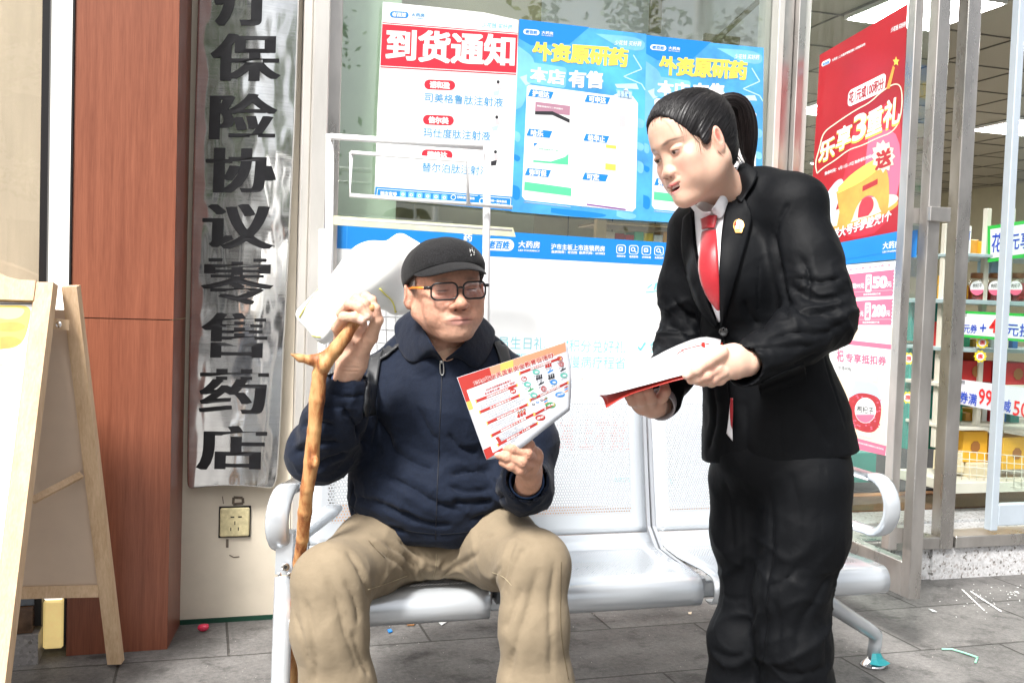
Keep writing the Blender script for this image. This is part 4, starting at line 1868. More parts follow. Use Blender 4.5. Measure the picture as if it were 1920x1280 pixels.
# ---- materials for people
M_skin = mat("skin_weathered", (0.5, 0.3, 0.2), 0.5, vcol=True, var=0.10, vscale=60, bump=0.45, bscale=260, sss=0.18, spec=0.4, bump2=0.22, b2scale=90)
M_skin2 = mat("skin_smooth", (0.6, 0.4, 0.3), 0.42, vcol=True, var=0.03, vscale=30, bump=0.08, bscale=500, sss=0.3, spec=0.45)
M_navy = mat("navy_wool", (0.0055, 0.010, 0.023), 0.8, var=0.25, vscale=260, bump=0.5, bscale=700, sheen=0.06, spec=0.22, bump2=0.45, b2scale=22)
M_navy_in = mat("blue_cuff_knit", (0.020, 0.045, 0.11), 0.8, bump=0.4, bscale=300)
M_khaki = mat("khaki_cotton", (0.225, 0.180, 0.122), 0.85, var=0.10, vscale=14, bump=0.35, bscale=800, sheen=0.05, spec=0.2, bump2=0.5, b2scale=16)
M_capm = mat("charcoal_felt", (0.011, 0.011, 0.012), 0.9, var=0.8, vscale=330, bump=0.7, bscale=600, sheen=0.06, spec=0.25)
M_strap = mat("black_webbing", (0.022, 0.024, 0.027), 0.5, var=0.1, vscale=90, bump=0.4, bscale=500)
M_orange = flat("orange_plastic", (0.80, 0.20, 0.015), 0.3, coat=0.4)
M_blackpl = flat("black_plastic", (0.010, 0.010, 0.011), 0.3)
M_lens = glass_material("spectacle_lens", (0.97, 0.96, 0.98), 0.05, 0.0)
M_zip = flat("zip_metal", (0.62, 0.62, 0.60), 0.3, metal=0.9)
M_canew = None


def finger(g, pts, r0, r1, k=0.006):
    n = len(pts)
    rs = [r0 + (r1 - r0) * i / (n - 1) for i in range(n)]
    for i in range(n - 1):
        g.cone(pts[i], pts[i + 1], rs[i], rs[i + 1], k=k if i == 0 else 0.003)
        if 0 < i:
            g.ell(pts[i], (rs[i] * 1.08,) * 3, k=0.003)


def sdf_bounds(pts, m):
    P = np.array(pts)
    return P.min(0) - m, P.max(0) + m
# ------------------------------------------------------------------ the seated man
man = empty("person", PZ(830, 1400, 0.0))
tag(man, "elderly man in black cap, glasses and navy jacket sitting on the bench reading a leaflet", "person")

HM = head_matrix(836, 543, 2.195, 20, -1, -4.5, 0.99) @ Matrix.Diagonal((1, 1, 0.93, 1))
g = head_sdf(dict(w=0.99, jowl=0.0035, brow=0.0115, ear=0.006, nose=1.16, lipw=1.36, neck=0.050, neckdir=(0.0, 0.045, -0.175)))
Vh, Fh = g.mesh(relax=1)
# age: folds, bags under the eyes, forehead lines
seg = []
for s in (-1, 1):
    seg += [([(s * 0.019, -0.098, -0.034), (s * 0.029, -0.088, -0.048), (s * 0.038, -0.078, -0.066), (s * 0.041, -0.072, -0.080)], 0.0045, -0.0028),
            ([(s * 0.060, -0.060, -0.020), (s * 0.058, -0.056, -0.045), (s * 0.050, -0.058, -0.070)], 0.007, -0.0018),
            ([(s * 0.018, -0.090, -0.009), (s * 0.032, -0.088, -0.0155), (s * 0.046, -0.078, -0.011)], 0.0035, -0.0016),
            ([(s * 0.029, -0.082, -0.076), (s * 0.034, -0.078, -0.086), (s * 0.034, -0.070, -0.100)], 0.004, -0.0014),
            ([(s * 0.052, -0.070, 0.004), (s * 0.064, -0.055, 0.000)], 0.003, -0.0010),
            ([(s * 0.046, -0.066, -0.045), (s * 0.050, -0.050, -0.075)], 0.006, -0.0014)]
for z in (0.042, 0.054, 0.066):
    seg.append(([(-0.045, -0.074, z - 0.003), (0, -0.088, z), (0.045, -0.074, z - 0.003)], 0.004, -0.0011))
seg += [([(-0.02, -0.085, -0.0885), (0.02, -0.085, -0.0885)], 0.004, -0.0018), ([(-0.032, -0.0850, -0.0742), (-0.016, -0.0960, -0.0725), (0.0, -0.1000, -0.0712), (0.016, -0.0960, -0.0725), (0.032, -0.0850, -0.0742)], 0.0024, -0.0020)]
for k_ in range(4):
    seg.append(([(-0.035, -0.035 + k_ * 0.004, -0.122 - 0.012 * k_), (0.0, -0.046 + k_ * 0.004, -0.126 - 0.012 * k_), (0.035, -0.035 + k_ * 0.004, -0.120 - 0.012 * k_)], 0.004, -0.002))
Vh = creases(Vh, Fh, [(a_, b_, c_ * 1.75) for a_, b_, c_ in seg], 0.08)
skin_m = (0.52, 0.285, 0.20)
sp = [((0, -0.07, -0.03), (0.07, 0.06, 0.035), (0.58, 0.29, 0.20), 0.5, 0.5),
      ((0, -0.108, -0.040), (0.019, 0.016, 0.012), (0.50, 0.205, 0.135), 0.5, 0.7),
      ((0, -0.096, -0.0680), (0.027, 0.020, 0.0045), (0.40, 0.17, 0.14), 0.4, 0.85),
      ((0, -0.095, -0.0775), (0.024, 0.020, 0.0062), (0.56, 0.27, 0.24), 0.3, 0.9),
      ((0, -0.0985, -0.0718), (0.029, 0.030, 0.0021), (0.10, 0.03, 0.025), 0.4, 1.0),
      ((0, -0.09, -0.100), (0.035, 0.03, 0.022), (0.40, 0.25, 0.18), 0.6, 0.5)]
for s in (-1, 1):
    sp += [((s * 0.0325, -0.088, -0.0020), (0.0150, 0.010, 0.0016), (0.035, 0.018, 0.014), 0.4, 1.0),
           ((s * 0.0325, -0.088, -0.0050), (0.0130, 0.012, 0.0022), (0.55, 0.44, 0.40), 0.3, 0.35),
           ((s * 0.033, -0.088, 0.0220), (0.018, 0.020, 0.0040), (0.12, 0.09, 0.075), 0.5, 0.55),
           ((s * 0.033, -0.088, -0.014), (0.016, 0.010, 0.006), (0.38, 0.18, 0.13), 0.6, 0.5),
           ((s * 0.0085, -0.1030, -0.0480), (0.0052, 0.010, 0.0036), (0.06, 0.018, 0.014), 0.4, 1.0),
           ((s * 0.072, -0.005, 0.012), (0.010, 0.016, 0.022), (0.36, 0.30, 0.26), 0.4, 0.5),
           ((s * 0.087, 0.018, -0.008), (0.010, 0.016, 0.028), (0.55, 0.24, 0.17), 0.5, 0.6)]
ch_ = paint(Vh, skin_m, sp)
ch_ = noise_col(Vh, ch_, 38, 0.10)
ch_ = noise_col(Vh, ch_, 160, 0.10, 4)
Vhw = xform(Vh, HM)

# --- hands
g1p = [J(640, 560, 2.2), J(712, 700, 1.9), J(600, 760, 2.0)]
lo, hi = sdf_bounds([J(610, 540, 2.15), J(730, 760, 1.93)], 0.03)
g = SDF(lo, hi, 0.0016)
Hr = dict(
    pinky=[J(640, 640, 2.065), J(632, 614, 2.02), J(645, 594, 1.985), J(664, 594, 1.972), J(679, 601, 1.972)],
    ring=[J(650, 628, 2.075), J(641, 588, 2.035), J(655, 570, 1.995), J(674, 576, 1.975), J(689, 593, 1.975)],
    middle=[J(664, 620, 2.08), J(655, 574, 2.05), J(668, 560, 2.01), J(684, 570, 1.985), J(694, 594, 1.985)],
    index=[J(680, 618, 2.08), J(674, 572, 2.055), J(686, 557, 2.025), J(697, 563, 2.0), J(702, 578, 1.995)])
for nm, pts in Hr.items():
    finger(g, pts, 0.0112, 0.0088)
finger(g, [J(672, 668, 2.045), J(695, 632, 2.02), J(707, 600, 2.0), J(704, 578, 1.99)], 0.0165, 0.0098)
g.cone(J(646, 640, 2.06), J(652, 690, 2.055), 0.020, 0.024, k=0.015)
g.cone(J(664, 632, 2.065), J(660, 690, 2.055), 0.021, 0.024, k=0.015)
g.cone(J(682, 630, 2.06), J(668, 680, 2.05), 0.018, 0.022, k=0.015)
g.path([J(658, 684, 2.055), J(650, 712, 2.06), J(640, 760, 2.09)], [0.0265, 0.025, 0.029], k=0.012)
V1, F1 = g.mesh(1)
V1 = pxcreases(V1, F1, [([(672, 600), (668, 640), (655, 660)], 0.003, -0.0016), ([(690, 605), (676, 650)], 0.003, -0.0016), ([(640, 688), (675, 690)], 0.003, -0.0014), ([(640, 695), (672, 697)], 0.003, -0.001),
                        ([(648, 597), (652, 590)], 0.002, -0.001), ([(692, 575), (700, 578)], 0.002, -0.001)], 2.0)
skin_h = (0.60, 0.37, 0.265)


def nailspots(tips, col=(0.72, 0.50, 0.43)):
    return [(np.array(p), (r_, r_, r_), col, 0.25, 0.9) for p, r_ in tips]


c1 = paint(V1, skin_h, nailspots([(J(676, 600, 1.965), 0.0062), (J(687, 592, 1.968), 0.0058), (J(693, 594, 1.975), 0.005)]) + [(J(703, 585, 1.99), (0.012,) * 3, (0.62, 0.30, 0.22), 0.6, 0.5), (J(660, 575, 2.0), (0.02,) * 3, (0.60, 0.31, 0.23), 0.6, 0.4)])
c1 = noise_col(V1, c1, 60, 0.08)

lo, hi = sdf_bounds([J(905, 805, 2.05), J(1040, 940, 1.9)], 0.03)
g = SDF(lo, hi, 0.0016)
yl = 1.925
Hl = [[J(1003, 850, yl + 0.045), J(992, 834, yl + 0.01), J(978, 827, yl - 0.002), J(964, 829, yl)],
      [J(1003, 862, yl + 0.04), J(988, 850, yl - 0.005), J(960, 841, yl - 0.012), J(937, 838, yl - 0.002)],
      [J(998, 876, yl + 0.035), J(978, 866, yl - 0.01), J(951, 856, yl - 0.014), J(928, 850, yl - 0.003)],
      [J(990, 888, yl + 0.035), J(974, 880, yl - 0.004), J(958, 872, yl - 0.010), J(943, 866, yl - 0.002)]]
for pts in Hl:
    finger(g, pts, 0.0112, 0.0088)
finger(g, [J(1000, 880, yl + 0.07), J(990, 850, yl + 0.055), J(975, 835, yl + 0.04), J(960, 830, yl + 0.032)], 0.014, 0.009)
g.cone(J(1003, 856, yl + 0.045), J(993, 900, yl + 0.075), 0.0165, 0.022, k=0.012)
g.cone(J(992, 880, yl + 0.038), J(990, 905, yl + 0.075), 0.0165, 0.022, k=0.012)
g.path([J(992, 892, yl + 0.06), J(987, 915, yl + 0.12), J(980, 925, yl + 0.2)], [0.024, 0.025, 0.03], k=0.01)
V2, F2 = g.mesh(1)
V2 = pxcreases(V2, F2, [([(985, 850), (992, 858)], 0.003, -0.0012), ([(975, 865), (983, 873)], 0.003, -0.0012), ([(962, 838), (958, 846)], 0.002, -0.001), ([(952, 853), (950, 861)], 0.002, -0.001), ([(1000, 880), (975, 893)], 0.004, -0.0012)], 1.9)
c2 = paint(V2, (0.53, 0.29, 0.20), [(J(940, 836, yl - 0.012), (0.0065, 0.006, 0.0055), (0.70, 0.46, 0.40), 0.2, 0.9), (J(931, 848, yl - 0.012), (0.0065, 0.006, 0.0055), (0.70, 0.46, 0.40), 0.2, 0.9),
                                (J(967, 827, yl - 0.008), (0.0065, 0.006, 0.0055), (0.70, 0.46, 0.40), 0.2, 0.9), (J(1000, 856, yl), (0.02,) * 3, (0.52, 0.24, 0.17), 0.6, 0.5)])
c2 = noise_col(V2, c2, 70, 0.10)

# hidden body core joining neck, arms and legs into one figure
g = SDF(*sdf_bounds([J(560, 640, 1.9), J(1060, 1560, 2.75)], 0.05), 0.010)
hips = J(820, 985, 2.40)
g.cone(J(835, 700, 2.31), hips, 0.10, 0.12, k=0)
g.cone(xform(np.array([[0.004, 0.035, -0.15]]), HM)[0], J(835, 730, 2.31), 0.05, 0.08, k=0.03)
g.path([J(715, 725, 2.33), J(612, 850, 2.17), J(650, 715, 2.065)], [0.05, 0.038, 0.027], k=0.03)
g.path([J(965, 730, 2.33), J(985, 915, 2.22), J(987, 918, 2.05)], [0.05, 0.038, 0.027], k=0.03)
g.cone(J(720, 725, 2.33), J(960, 725, 2.33), 0.06, 0.06, k=0.03)
g.path([J(775, 1010, 2.40), J(620, 1085, 2.04), J(632, 1430, 2.06), J(630, 1520, 2.04)], [0.08, 0.055, 0.04, 0.035], k=0.03)
g.path([J(865, 1010, 2.40), J(1000, 1055, 2.04), J(1005, 1430, 2.06), J(1008, 1520, 2.04)], [0.08, 0.055, 0.04, 0.035], k=0.03)
V3, F3 = g.mesh(0)
c3 = np.tile(np.array(skin_h), (len(V3), 1))
Vb = np.concatenate([Vhw, V1, V2, V3])
Fb = np.concatenate([Fh, F1 + len(Vhw), F2 + len(Vhw) + len(V1), F3 + len(Vhw) + len(V1) + len(V2)])
Cb = np.concatenate([ch_, c1, c2, c3])
mesh_obj("body", Vb, Fb, M_skin, man, smooth=True, cols=Cb)

# --- jacket
g = SDF(*sdf_bounds([J(540, 590, 1.9), J(1060, 1050, 2.62)], 0.06), 0.0045)
FL = ((0.0, 1, 0), 0.80)
g.cone(J(836, 765, 2.33), J(815, 900, 2.33), rp(142, 2.33), rp(150, 2.33), k=0, flat_=FL)
g.cone(J(815, 900, 2.33), J(808, 960, 2.33), rp(150, 2.33), rp(140, 2.33), k=0.03, flat_=((0, 1, 0), 0.92))
g.ell(J(812, 925, 2.28), (0.185, 0.15, 0.115), k=0.05)
g.ell(J(830, 780, 2.26), (0.13, 0.10, 0.10), k=0.05)
g.cone(J(722, 722, 2.35), J(945, 722, 2.35), rp(58, 2.35), rp(56, 2.35), k=0.05)
g.cone(J(775, 672, 2.36), J(895, 674, 2.36), rp(50, 2.35), rp(48, 2.35), k=0.05)
g.cone(J(840, 628, 2.27), J(836, 700, 2.28), rp(58, 2.3), rp(80, 2.3), k=0.03)
# raised right arm
g.path([J(708, 735, 2.33), J(655, 800, 2.26), J(607, 846, 2.18)], [0.078, 0.072, 0.068], k=0.035)
g.path([J(607, 842, 2.16), J(622, 800, 2.12), J(640, 755, 2.085), J(651, 722, 2.07)], [0.070, 0.064, 0.053, 0.046], k=0.03)
g.ell(J(597, 855, 2.17), (0.058, 0.06, 0.055), k=0.03)
# left arm
g.path([J(960, 735, 2.33), J(985, 830, 2.28), J(985, 905, 2.23)], [0.076, 0.068, 0.062], k=0.035)
g.path([J(985, 908, 2.2), J(987, 912, 2.09), J(986, 900, 2.03)], [0.060, 0.055, 0.050], k=0.03)
# hem band
g.cone(J(765, 992, 2.27), J(895, 990, 2.28), 0.045, 0.045, k=0.02)
g.ell(J(822, 985, 2.31), (0.155, 0.12, 0.062), k=0.02)
# openings: neck, right cuff, left cuff
g.ell(J(842, 592, 2.28), (0.056, 0.060, 0.050), k=0.012, op='s')
g.cone(J(832, 672, 2.13), J(840, 636, 2.15), 0.003, 0.020, k=0.004, op='s')
g.cone(J(840, 636, 2.15), J(843, 600, 2.20), 0.020, 0.040, k=0.006, op='s')
g.cone(J(806, 680, 2.215), J(858, 676, 2.215), 0.030, 0.030, k=0.02)
g.half(J(820, 1026, 2.18), (0, -0.25, -1), k=0.012)
g.cone(J(652, 700, 2.066), J(646, 737, 2.078), 0.040, 0.034, k=0.003, op='s')
g.cone(J(989, 888, 1.93), J(987, 908, 2.07), 0.044, 0.038, k=0.003, op='s')
Vj, Fj = g.mesh(1)
lines = [
    # belly drapery
    ([(700, 880), (760, 905), (820, 945), (870, 960)], 0.016, -0.007), ([(660, 930), (720, 950), (790, 985)], 0.014, -0.006),
    ([(730, 840), (780, 870), (815, 880)], 0.014, -0.005), ([(840, 890), (900, 880), (950, 900)], 0.014, -0.006),
    ([(845, 940), (900, 945), (960, 925)], 0.013, -0.006), ([(840, 910), (880, 925), (925, 915)], 0.010, -0.004),
    ([(690, 760), (720, 800), (740, 850)], 0.014, -0.005), ([(660, 900), (665, 950), (650, 985)], 0.010, -0.005),
    ([(780, 760), (800, 800), (822, 830)], 0.014, -0.004), ([(840, 810), (860, 840), (900, 850)], 0.012, -0.004),
    ([(750, 960), (800, 985), (850, 985)], 0.010, -0.004), ([(700, 985), (760, 1000)], 0.010, -0.004),
    ([(880, 975), (920, 965), (955, 950)], 0.010, -0.004),
    # underarm and elbow
    ([(640, 760), (670, 800), (690, 840)], 0.014, -0.008), ([(690, 700), (688, 760), (670, 830)], 0.012, -0.006),
    ([(560, 800), (590, 790), (630, 800)], 0.012, -0.005), ([(552, 850), (590, 830), (640, 830)], 0.012, -0.006), ([(570, 890), (610, 865), (655, 850)], 0.012, -0.006),
    ([(600, 760), (630, 765), (660, 760)], 0.009, -0.003), ([(620, 735), (650, 745), (682, 738)], 0.006, -0.003),
    ([(700, 730), (710, 790), (700, 850)], 0.012, -0.005),
    # left sleeve
    ([(950, 890), (960, 930), (990, 950)], 0.008, -0.004), ([(1012, 880), (1018, 915), (1000, 945)], 0.008, -0.004),
    ([(960, 880), (975, 940)], 0.006, -0.003), ([(900, 720), (915, 780), (910, 840)], 0.014, -0.005),
    ([(826, 700), (822, 800), (818, 900), (816, 1000)], 0.0035, -0.0022)]
Vj = pxcreases(Vj, Fj, [(a_, b_ * 0.8, c_ * 1.7) for a_, b_, c_ in lines], 2.2)
Nj = normals(Vj, Fj)
Vj = Vj + Nj * (fbm(Vj, 9, 0.008, 3.1) + fbm(Vj, 24, 0.0022, 7.7))[:, None]
Vj = crumple(Vj, Fj, [(J(605, 845, 2.12), 0.10, 1.0), (J(650, 750, 2.05), 0.07, 0.8), (J(690, 800, 2.2), 0.09, 0.9), (J(985, 915, 2.1), 0.09, 0.9), (J(720, 930, 2.15), 0.10, 0.7), (J(900, 920, 2.15), 0.12, 0.8), (J(960, 800, 2.2), 0.08, 0.6)], 11, 0.0065, 3.0, (1, 1, 1.3), 0.22)
jk = mesh_obj("jacket", Vj, Fj, M_navy, man, smooth=True)
bvj = bvh_of(Vj, Fj)
M_nseam = flat('navy_seam', (0.002, 0.003, 0.006), 0.9)
stripe('seam', bvj, [(664, 905), (655, 940), (650, 985)], 2.0, 0.001, M_nseam, jk, 0.001, 2.2, n=16)
stripe('seam', bvj, [(822, 1001), (780, 998), (748, 990)], 1.8, 0.001, M_nseam, jk, 0.001, 2.2, n=16)
stripe('seam', bvj, [(822, 1001), (870, 999), (925, 985)], 1.8, 0.001, M_nseam, jk, 0.001, 2.2, n=16)
stripe('seam', bvj, [(618, 735), (650, 744), (684, 736)], 1.6, 0.001, M_nseam, jk, 0.001, 2.1, n=16)
# zip, pull, seam
b = MB()
zp_ = []
for y in np.linspace(690, 1010, 26):
    x = 829 - (y - 690) * 0.040
    q = hit(bvj, x, y, 2.15)[0]
    zp_.append(q + (CP - q).normalized() * 0.0006)
b.tube(zp_, 0.0013, flat('navy_zip_tape', (0.004, 0.006, 0.012), 0.6), 6)
b.build("zip", jk)
b = MB()
q0 = hit(bvj, 829, 686, 2.15)[0]
to = (CP - q0).normalized() * 0.006
q1 = PY(828, 678, q0.y) + to
q2 = PY(829, 703, q0.y) + to
ring = []
for i in range(16):
    a = 2 * math.pi * i / 16
    ring.append(q1.lerp(q2, 0.5) + Vector((math.cos(a) * 0.0040, 0, 0)) + (q1 - q2) * 0.5 * math.copysign(abs(math.sin(a)) ** 0.5, math.sin(a)))
b.tube(ring, 0.0013, M_zip, 6, closed=True)
b.lathe(q1, [(0.0035, -0.003), (0.0045, 0.0), (0.0030, 0.004)], M_zip, 10, axis=(0, -1, 0))
b.build("zip_pull", jk)
# collar flaps


def flap(inner, outer, n, m, bulge, mt, parent, name="collar", thick=0.004):
    A = resample3(inner, n)
    B = resample3(outer, n, 1)
    vs, fs = [], []
    for i in range(n):
        for j in range(m + 1):
            t = j / m
            p = A[i] * (1 - t) + B[i] * t
            d = np.array(CP) - p
            d /= np.linalg.norm(d)
            vs.append(p + (d * 0.6 + np.array((0, 0, 0.5))) * bulge * math.sin(math.pi * min(1, t * 1.05)) )
    for i in range(n - 1):
        for j in range(m):
            a = i * (m + 1) + j
            fs.append((a, a + 1, a + m + 2, a + m + 1))
    o = mesh_obj(name, vs, fs, mt, parent, smooth=True)
    md = o.modifiers.new("t", 'SOLIDIFY')
    md.thickness = thick
    md.offset = 0
    md = o.modifiers.new("s", 'SUBSURF')
    md.levels = 1
    md.render_levels = 1
    return o


def resample3(P, n, it=2):
    P = smooth_line(P, it)
    L = [0.0]
    for a, b in zip(P[:-1], P[1:]):
        L.append(L[-1] + np.linalg.norm(b - a))
    out = []
    for i in range(n):
        t = L[-1] * i / (n - 1)
        k = 0
        while k < len(L) - 2 and L[k + 1] < t:
            k += 1
        f = (t - L[k]) / max(L[k + 1] - L[k], 1e-9)
        out.append(P[k] * (1 - f) + P[k + 1] * f)
    return out


def HT(px, py, off=0.010):
    q = hit(bvj, px, py, 2.2)[0]
    return np.array(q + (CP - q).normalized() * off)


flap([J(800, 570, 2.36), J(778, 578, 2.32), J(783, 592, 2.24), J(798, 622, 2.18), J(814, 652, 2.13), HT(830, 677, 0.008)],
     [J(772, 590, 2.40), J(738, 602, 2.34), HT(741, 640, 0.012), HT(756, 670, 0.010), HT(775, 684, 0.010), HT(812, 662, 0.008), HT(829, 679, 0.006)], 24, 8, 0.005, M_navy, jk)
flap([J(868, 580, 2.38), J(905, 592, 2.33), J(899, 608, 2.25), J(880, 632, 2.18), J(858, 655, 2.13), HT(835, 675, 0.008)],
     [J(880, 590, 2.42), J(930, 612, 2.36), HT(925, 650, 0.012), HT(906, 684, 0.010), HT(888, 693, 0.010), HT(858, 664, 0.008), HT(836, 677, 0.006)], 24, 8, 0.005, M_navy, jk)
# collar stand wrapping the neck behind
b = MB()
# right cuff lining and knit
for c_, ax2, rr2 in ((J(651, 716, 2.068), Vector(J(655, 690, 2.05)) - Vector(J(646, 740, 2.09)), 0.034), (J(987.5, 902, 2.02), Vector(J(989, 885, 1.93)) - Vector(J(987, 908, 2.07)), 0.037)):
    b = MB()
    a_ = ax2.normalized()
    b.lathe(c_, [(rr2 + 0.004, -0.03), (rr2, -0.004), (rr2 - 0.001, 0.004), (rr2 - 0.004, 0.004), (rr2 - 0.006, -0.01), (rr2 - 0.003, -0.03)], M_navy_in, 36, axis=a_)
    b.build("inner_cuff", jk)

# --- trousers
g = SDF(*sdf_bounds([J(540, 960, 1.9), J(1090, 1560, 2.7)], 0.06), 0.0055)
g.ell(J(820, 1005, 2.42), (0.185, 0.14, 0.085), k=0)
g.path([J(770, 1018, 2.40), J(700, 1035, 2.22), J(622, 1090, 2.03)], [0.098, 0.088, 0.076], k=0.03)
g.path([J(620, 1092, 2.02), J(617, 1180, 2.01), J(634, 1290, 2.02), J(645, 1440, 2.05), J(648, 1510, 2.05)], [0.076, 0.074, 0.074, 0.080, 0.084], k=0.03, flat_=((0, 1, 0), 0.85))
g.path([J(870, 1010, 2.40), J(935, 1025, 2.22), J(1000, 1058, 2.04)], [0.098, 0.088, 0.070], k=0.03)
g.path([J(1000, 1062, 2.03), J(1000, 1175, 2.01), J(1004, 1290, 2.02), J(1008, 1440, 2.05), J(1010, 1510, 2.05)], [0.068, 0.065, 0.074, 0.082, 0.086], k=0.03, flat_=((0, 1, 0), 0.85))
g.ell(J(815, 1035, 2.28), (0.10, 0.085, 0.055), k=0.04)
Vt, Ft = g.mesh(1)
lines = [
    ([(745, 1010), (790, 1040), (812, 1075)], 0.010, -0.006), ([(720, 1015), (770, 1050), (800, 1085)], 0.010, -0.006), ([(690, 1010), (740, 1050), (780, 1085)], 0.011, -0.006),
    ([(860, 1030), (835, 1055), (818, 1080)], 0.009, -0.006), ([(900, 1035), (860, 1060), (825, 1082)], 0.010, -0.006), ([(790, 1025), (810, 1050), (818, 1075)], 0.008, -0.004),
    ([(815, 1035), (816, 1060), (813, 1082)], 0.005, -0.004),
    ([(650, 1030), (680, 1080), (692, 1130)], 0.012, -0.006), ([(670, 1060), (690, 1095), (694, 1125)], 0.008, -0.005),
    ([(610, 1080), (635, 1130), (650, 1200), (680, 1270)], 0.014, -0.006), ([(645, 1085), (668, 1130), (672, 1170)], 0.010, -0.005), ([(660, 1180), (675, 1230), (695, 1270)], 0.012, -0.006),
    ([(572, 1120), (590, 1200), (592, 1290)], 0.012, -0.005), ([(552, 1150), (570, 1200), (580, 1250)], 0.008, -0.004),
    ([(965, 1010), (950, 1060), (938, 1110)], 0.012, -0.006), ([(985, 1020), (960, 1070), (945, 1120)], 0.010, -0.005), ([(940, 1060), (925, 1085), (936, 1120)], 0.008, -0.005),
    ([(1010, 1060), (990, 1140), (960, 1230), (950, 1280)], 0.014, -0.006), ([(1040, 1050), (1030, 1150), (1035, 1270)], 0.010, -0.004), ([(980, 1100), (960, 1150), (945, 1180)], 0.010, -0.005),
    ([(905, 1010), (940, 1000), (985, 1010)], 0.008, -0.003), ([(930, 990), (970, 1000), (1010, 1025)], 0.007, -0.003)]
Vt = pxcreases(Vt, Ft, [(a_, b_ * 0.9, c_ * 1.1) for a_, b_, c_ in lines], 2.1)
Nt = normals(Vt, Ft)
Vt = Vt + Nt * (fbm(Vt, 5, 0.005, 1.3, (1, 1, 0.4)) + fbm(Vt, 14, 0.0012, 5.0, (1, 1, 0.5)))[:, None]
Vt = crumple(Vt, Ft, [(J(810, 1060, 2.2), 0.14, 1.0), (J(690, 1110, 2.1), 0.09, 0.9), (J(945, 1110, 2.1), 0.09, 0.9), (J(600, 1180, 1.95), 0.10, 0.4), (J(1000, 1180, 1.95), 0.10, 0.4)], 9, 0.0060, 8.0, (1.2, 1.2, 0.8), 0.10)
tr_ = mesh_obj("trousers", Vt, Ft, M_khaki, man, smooth=True)
bvt = bvh_of(Vt, Ft)
M_seam2 = flat("khaki_stitching", (0.42, 0.36, 0.24), 0.8)
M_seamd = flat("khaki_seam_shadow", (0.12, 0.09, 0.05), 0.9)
stripe("seam", bvt, [(688, 1105), (720, 1095), (765, 1078)], 1.6, 0.0012, M_seam2, tr_, 0.001, n=20)
stripe("seam", bvt, [(818, 1036), (818, 1058), (812, 1082)], 1.4, 0.0012, M_seam2, tr_, 0.001, n=14)
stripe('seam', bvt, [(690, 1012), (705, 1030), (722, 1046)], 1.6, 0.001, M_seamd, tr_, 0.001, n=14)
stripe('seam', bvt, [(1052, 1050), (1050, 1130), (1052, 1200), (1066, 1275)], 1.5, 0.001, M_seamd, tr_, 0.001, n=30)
stripe('seam', bvt, [(922, 1072), (945, 1080), (960, 1098)], 1.4, 0.001, M_seam2, tr_, 0.001, n=14)
# shoes (below the picture)
for x_ in (640, 1010):
    c_ = PZ(x_, 1540, 0.0)
    c_ = Vector((PY(x_, 1400, 2.03).x, 1.99, 0))
    g = SDF((c_.x - 0.08, c_.y - 0.24, 0), (c_.x + 0.08, c_.y + 0.12, 0.16), 0.006)
    g.cone((c_.x, c_.y + 0.03, 0.05), (c_.x, c_.y - 0.13, 0.038), 0.042, 0.036, k=0)
    g.cone((c_.x, c_.y + 0.04, 0.05), (c_.x, c_.y + 0.03, 0.11), 0.042, 0.04, k=0.02)
    g.half((0, 0, 0.006), (0, 0, -1))
    v_, f_ = g.mesh(0)
    mesh_obj("shoe", v_, f_, M_blackpl, man, smooth=True)

# --- cap
g = SDF((-0.13, -0.20, -0.02), (0.13, 0.15, 0.17), 0.0022)
g.ell((0, 0.022, 0.036), (0.0915, 0.110, 0.088), k=0)
g.ell((0, -0.020, 0.058), (0.080, 0.078, 0.062), k=0.02)
g.half((0, -0.09, 0.056), (0, -0.38, -1), k=0.004)
g.ell((0, 0.020, 0.012), (0.082, 0.100, 0.088), k=0.004, op='s')
g.box((0, -0.060, 0.040), (0.10, 0.05, 0.010), k=0.0, rot=Rx(9), op='s') if False else None
V4, F4 = g.mesh(1)
seg = []
for k_ in range(6):
    a = R(k_ * 60 + 90)
    seg.append(([(0.1 * math.cos(a) * t_, 0.02 + 0.115 * math.sin(a) * t_, 0.05 + 0.088 * math.sqrt(max(0, 1 - t_ * t_))) for t_ in (0.05, 0.3, 0.55, 0.75, 0.9, 0.98)], 0.0022, -0.0014))
V4 = creases(V4, F4, seg)
V4 = V4 + normals(V4, F4) * fbm(V4, 26, 0.0022, 2.0)[:, None]
CM = HM @ Matrix.Translation((0, 0.000, 0.000))
cap = empty("cap", CM.translation)
tag(cap, "charcoal felt baseball cap on the seated man's head", "cap")
o = mesh_obj("crown", xform(V4, CM), F4, M_capm, cap, smooth=True)
# brim: curved plate
vs, fs = [], []
NA, NR = 28, 8
for i in range(NA + 1):
    a = R(-61 + 122 * i / NA)
    for j in range(NR + 1):
        t = j / NR
        r0x, r0y = 0.088, 0.098
        ext = 0.064 * max(0.0, math.cos(a * 1.46)) ** 0.95
        x = math.sin(a) * (r0x + 0.004 * t) + math.sin(a) * ext * 0.10 * t
        y = 0.012 - math.cos(a) * (r0y) - ext * t
        z = 0.058 - 0.38 * ((0.012 - math.cos(a) * r0y) + 0.09) - (0.030 * (abs(math.sin(a)) ** 2.0) * t + 0.014 * t * t) * (ext / 0.064) ** 0.8 - 0.004 * t + 0.004
        vs.append((x, y, z))
for i in range(NA):
    for j in range(NR):
        a = i * (NR + 1) + j
        fs.append((a, a + 1, a + NR + 2, a + NR + 1))
o = mesh_obj("brim", xform(np.array(vs), CM), fs, M_capm, cap, smooth=True)
md = o.modifiers.new("t", 'SOLIDIFY'); md.thickness = 0.0045; md.offset = 0
md = o.modifiers.new("s", 'SUBSURF'); md.levels = 1; md.render_levels = 1
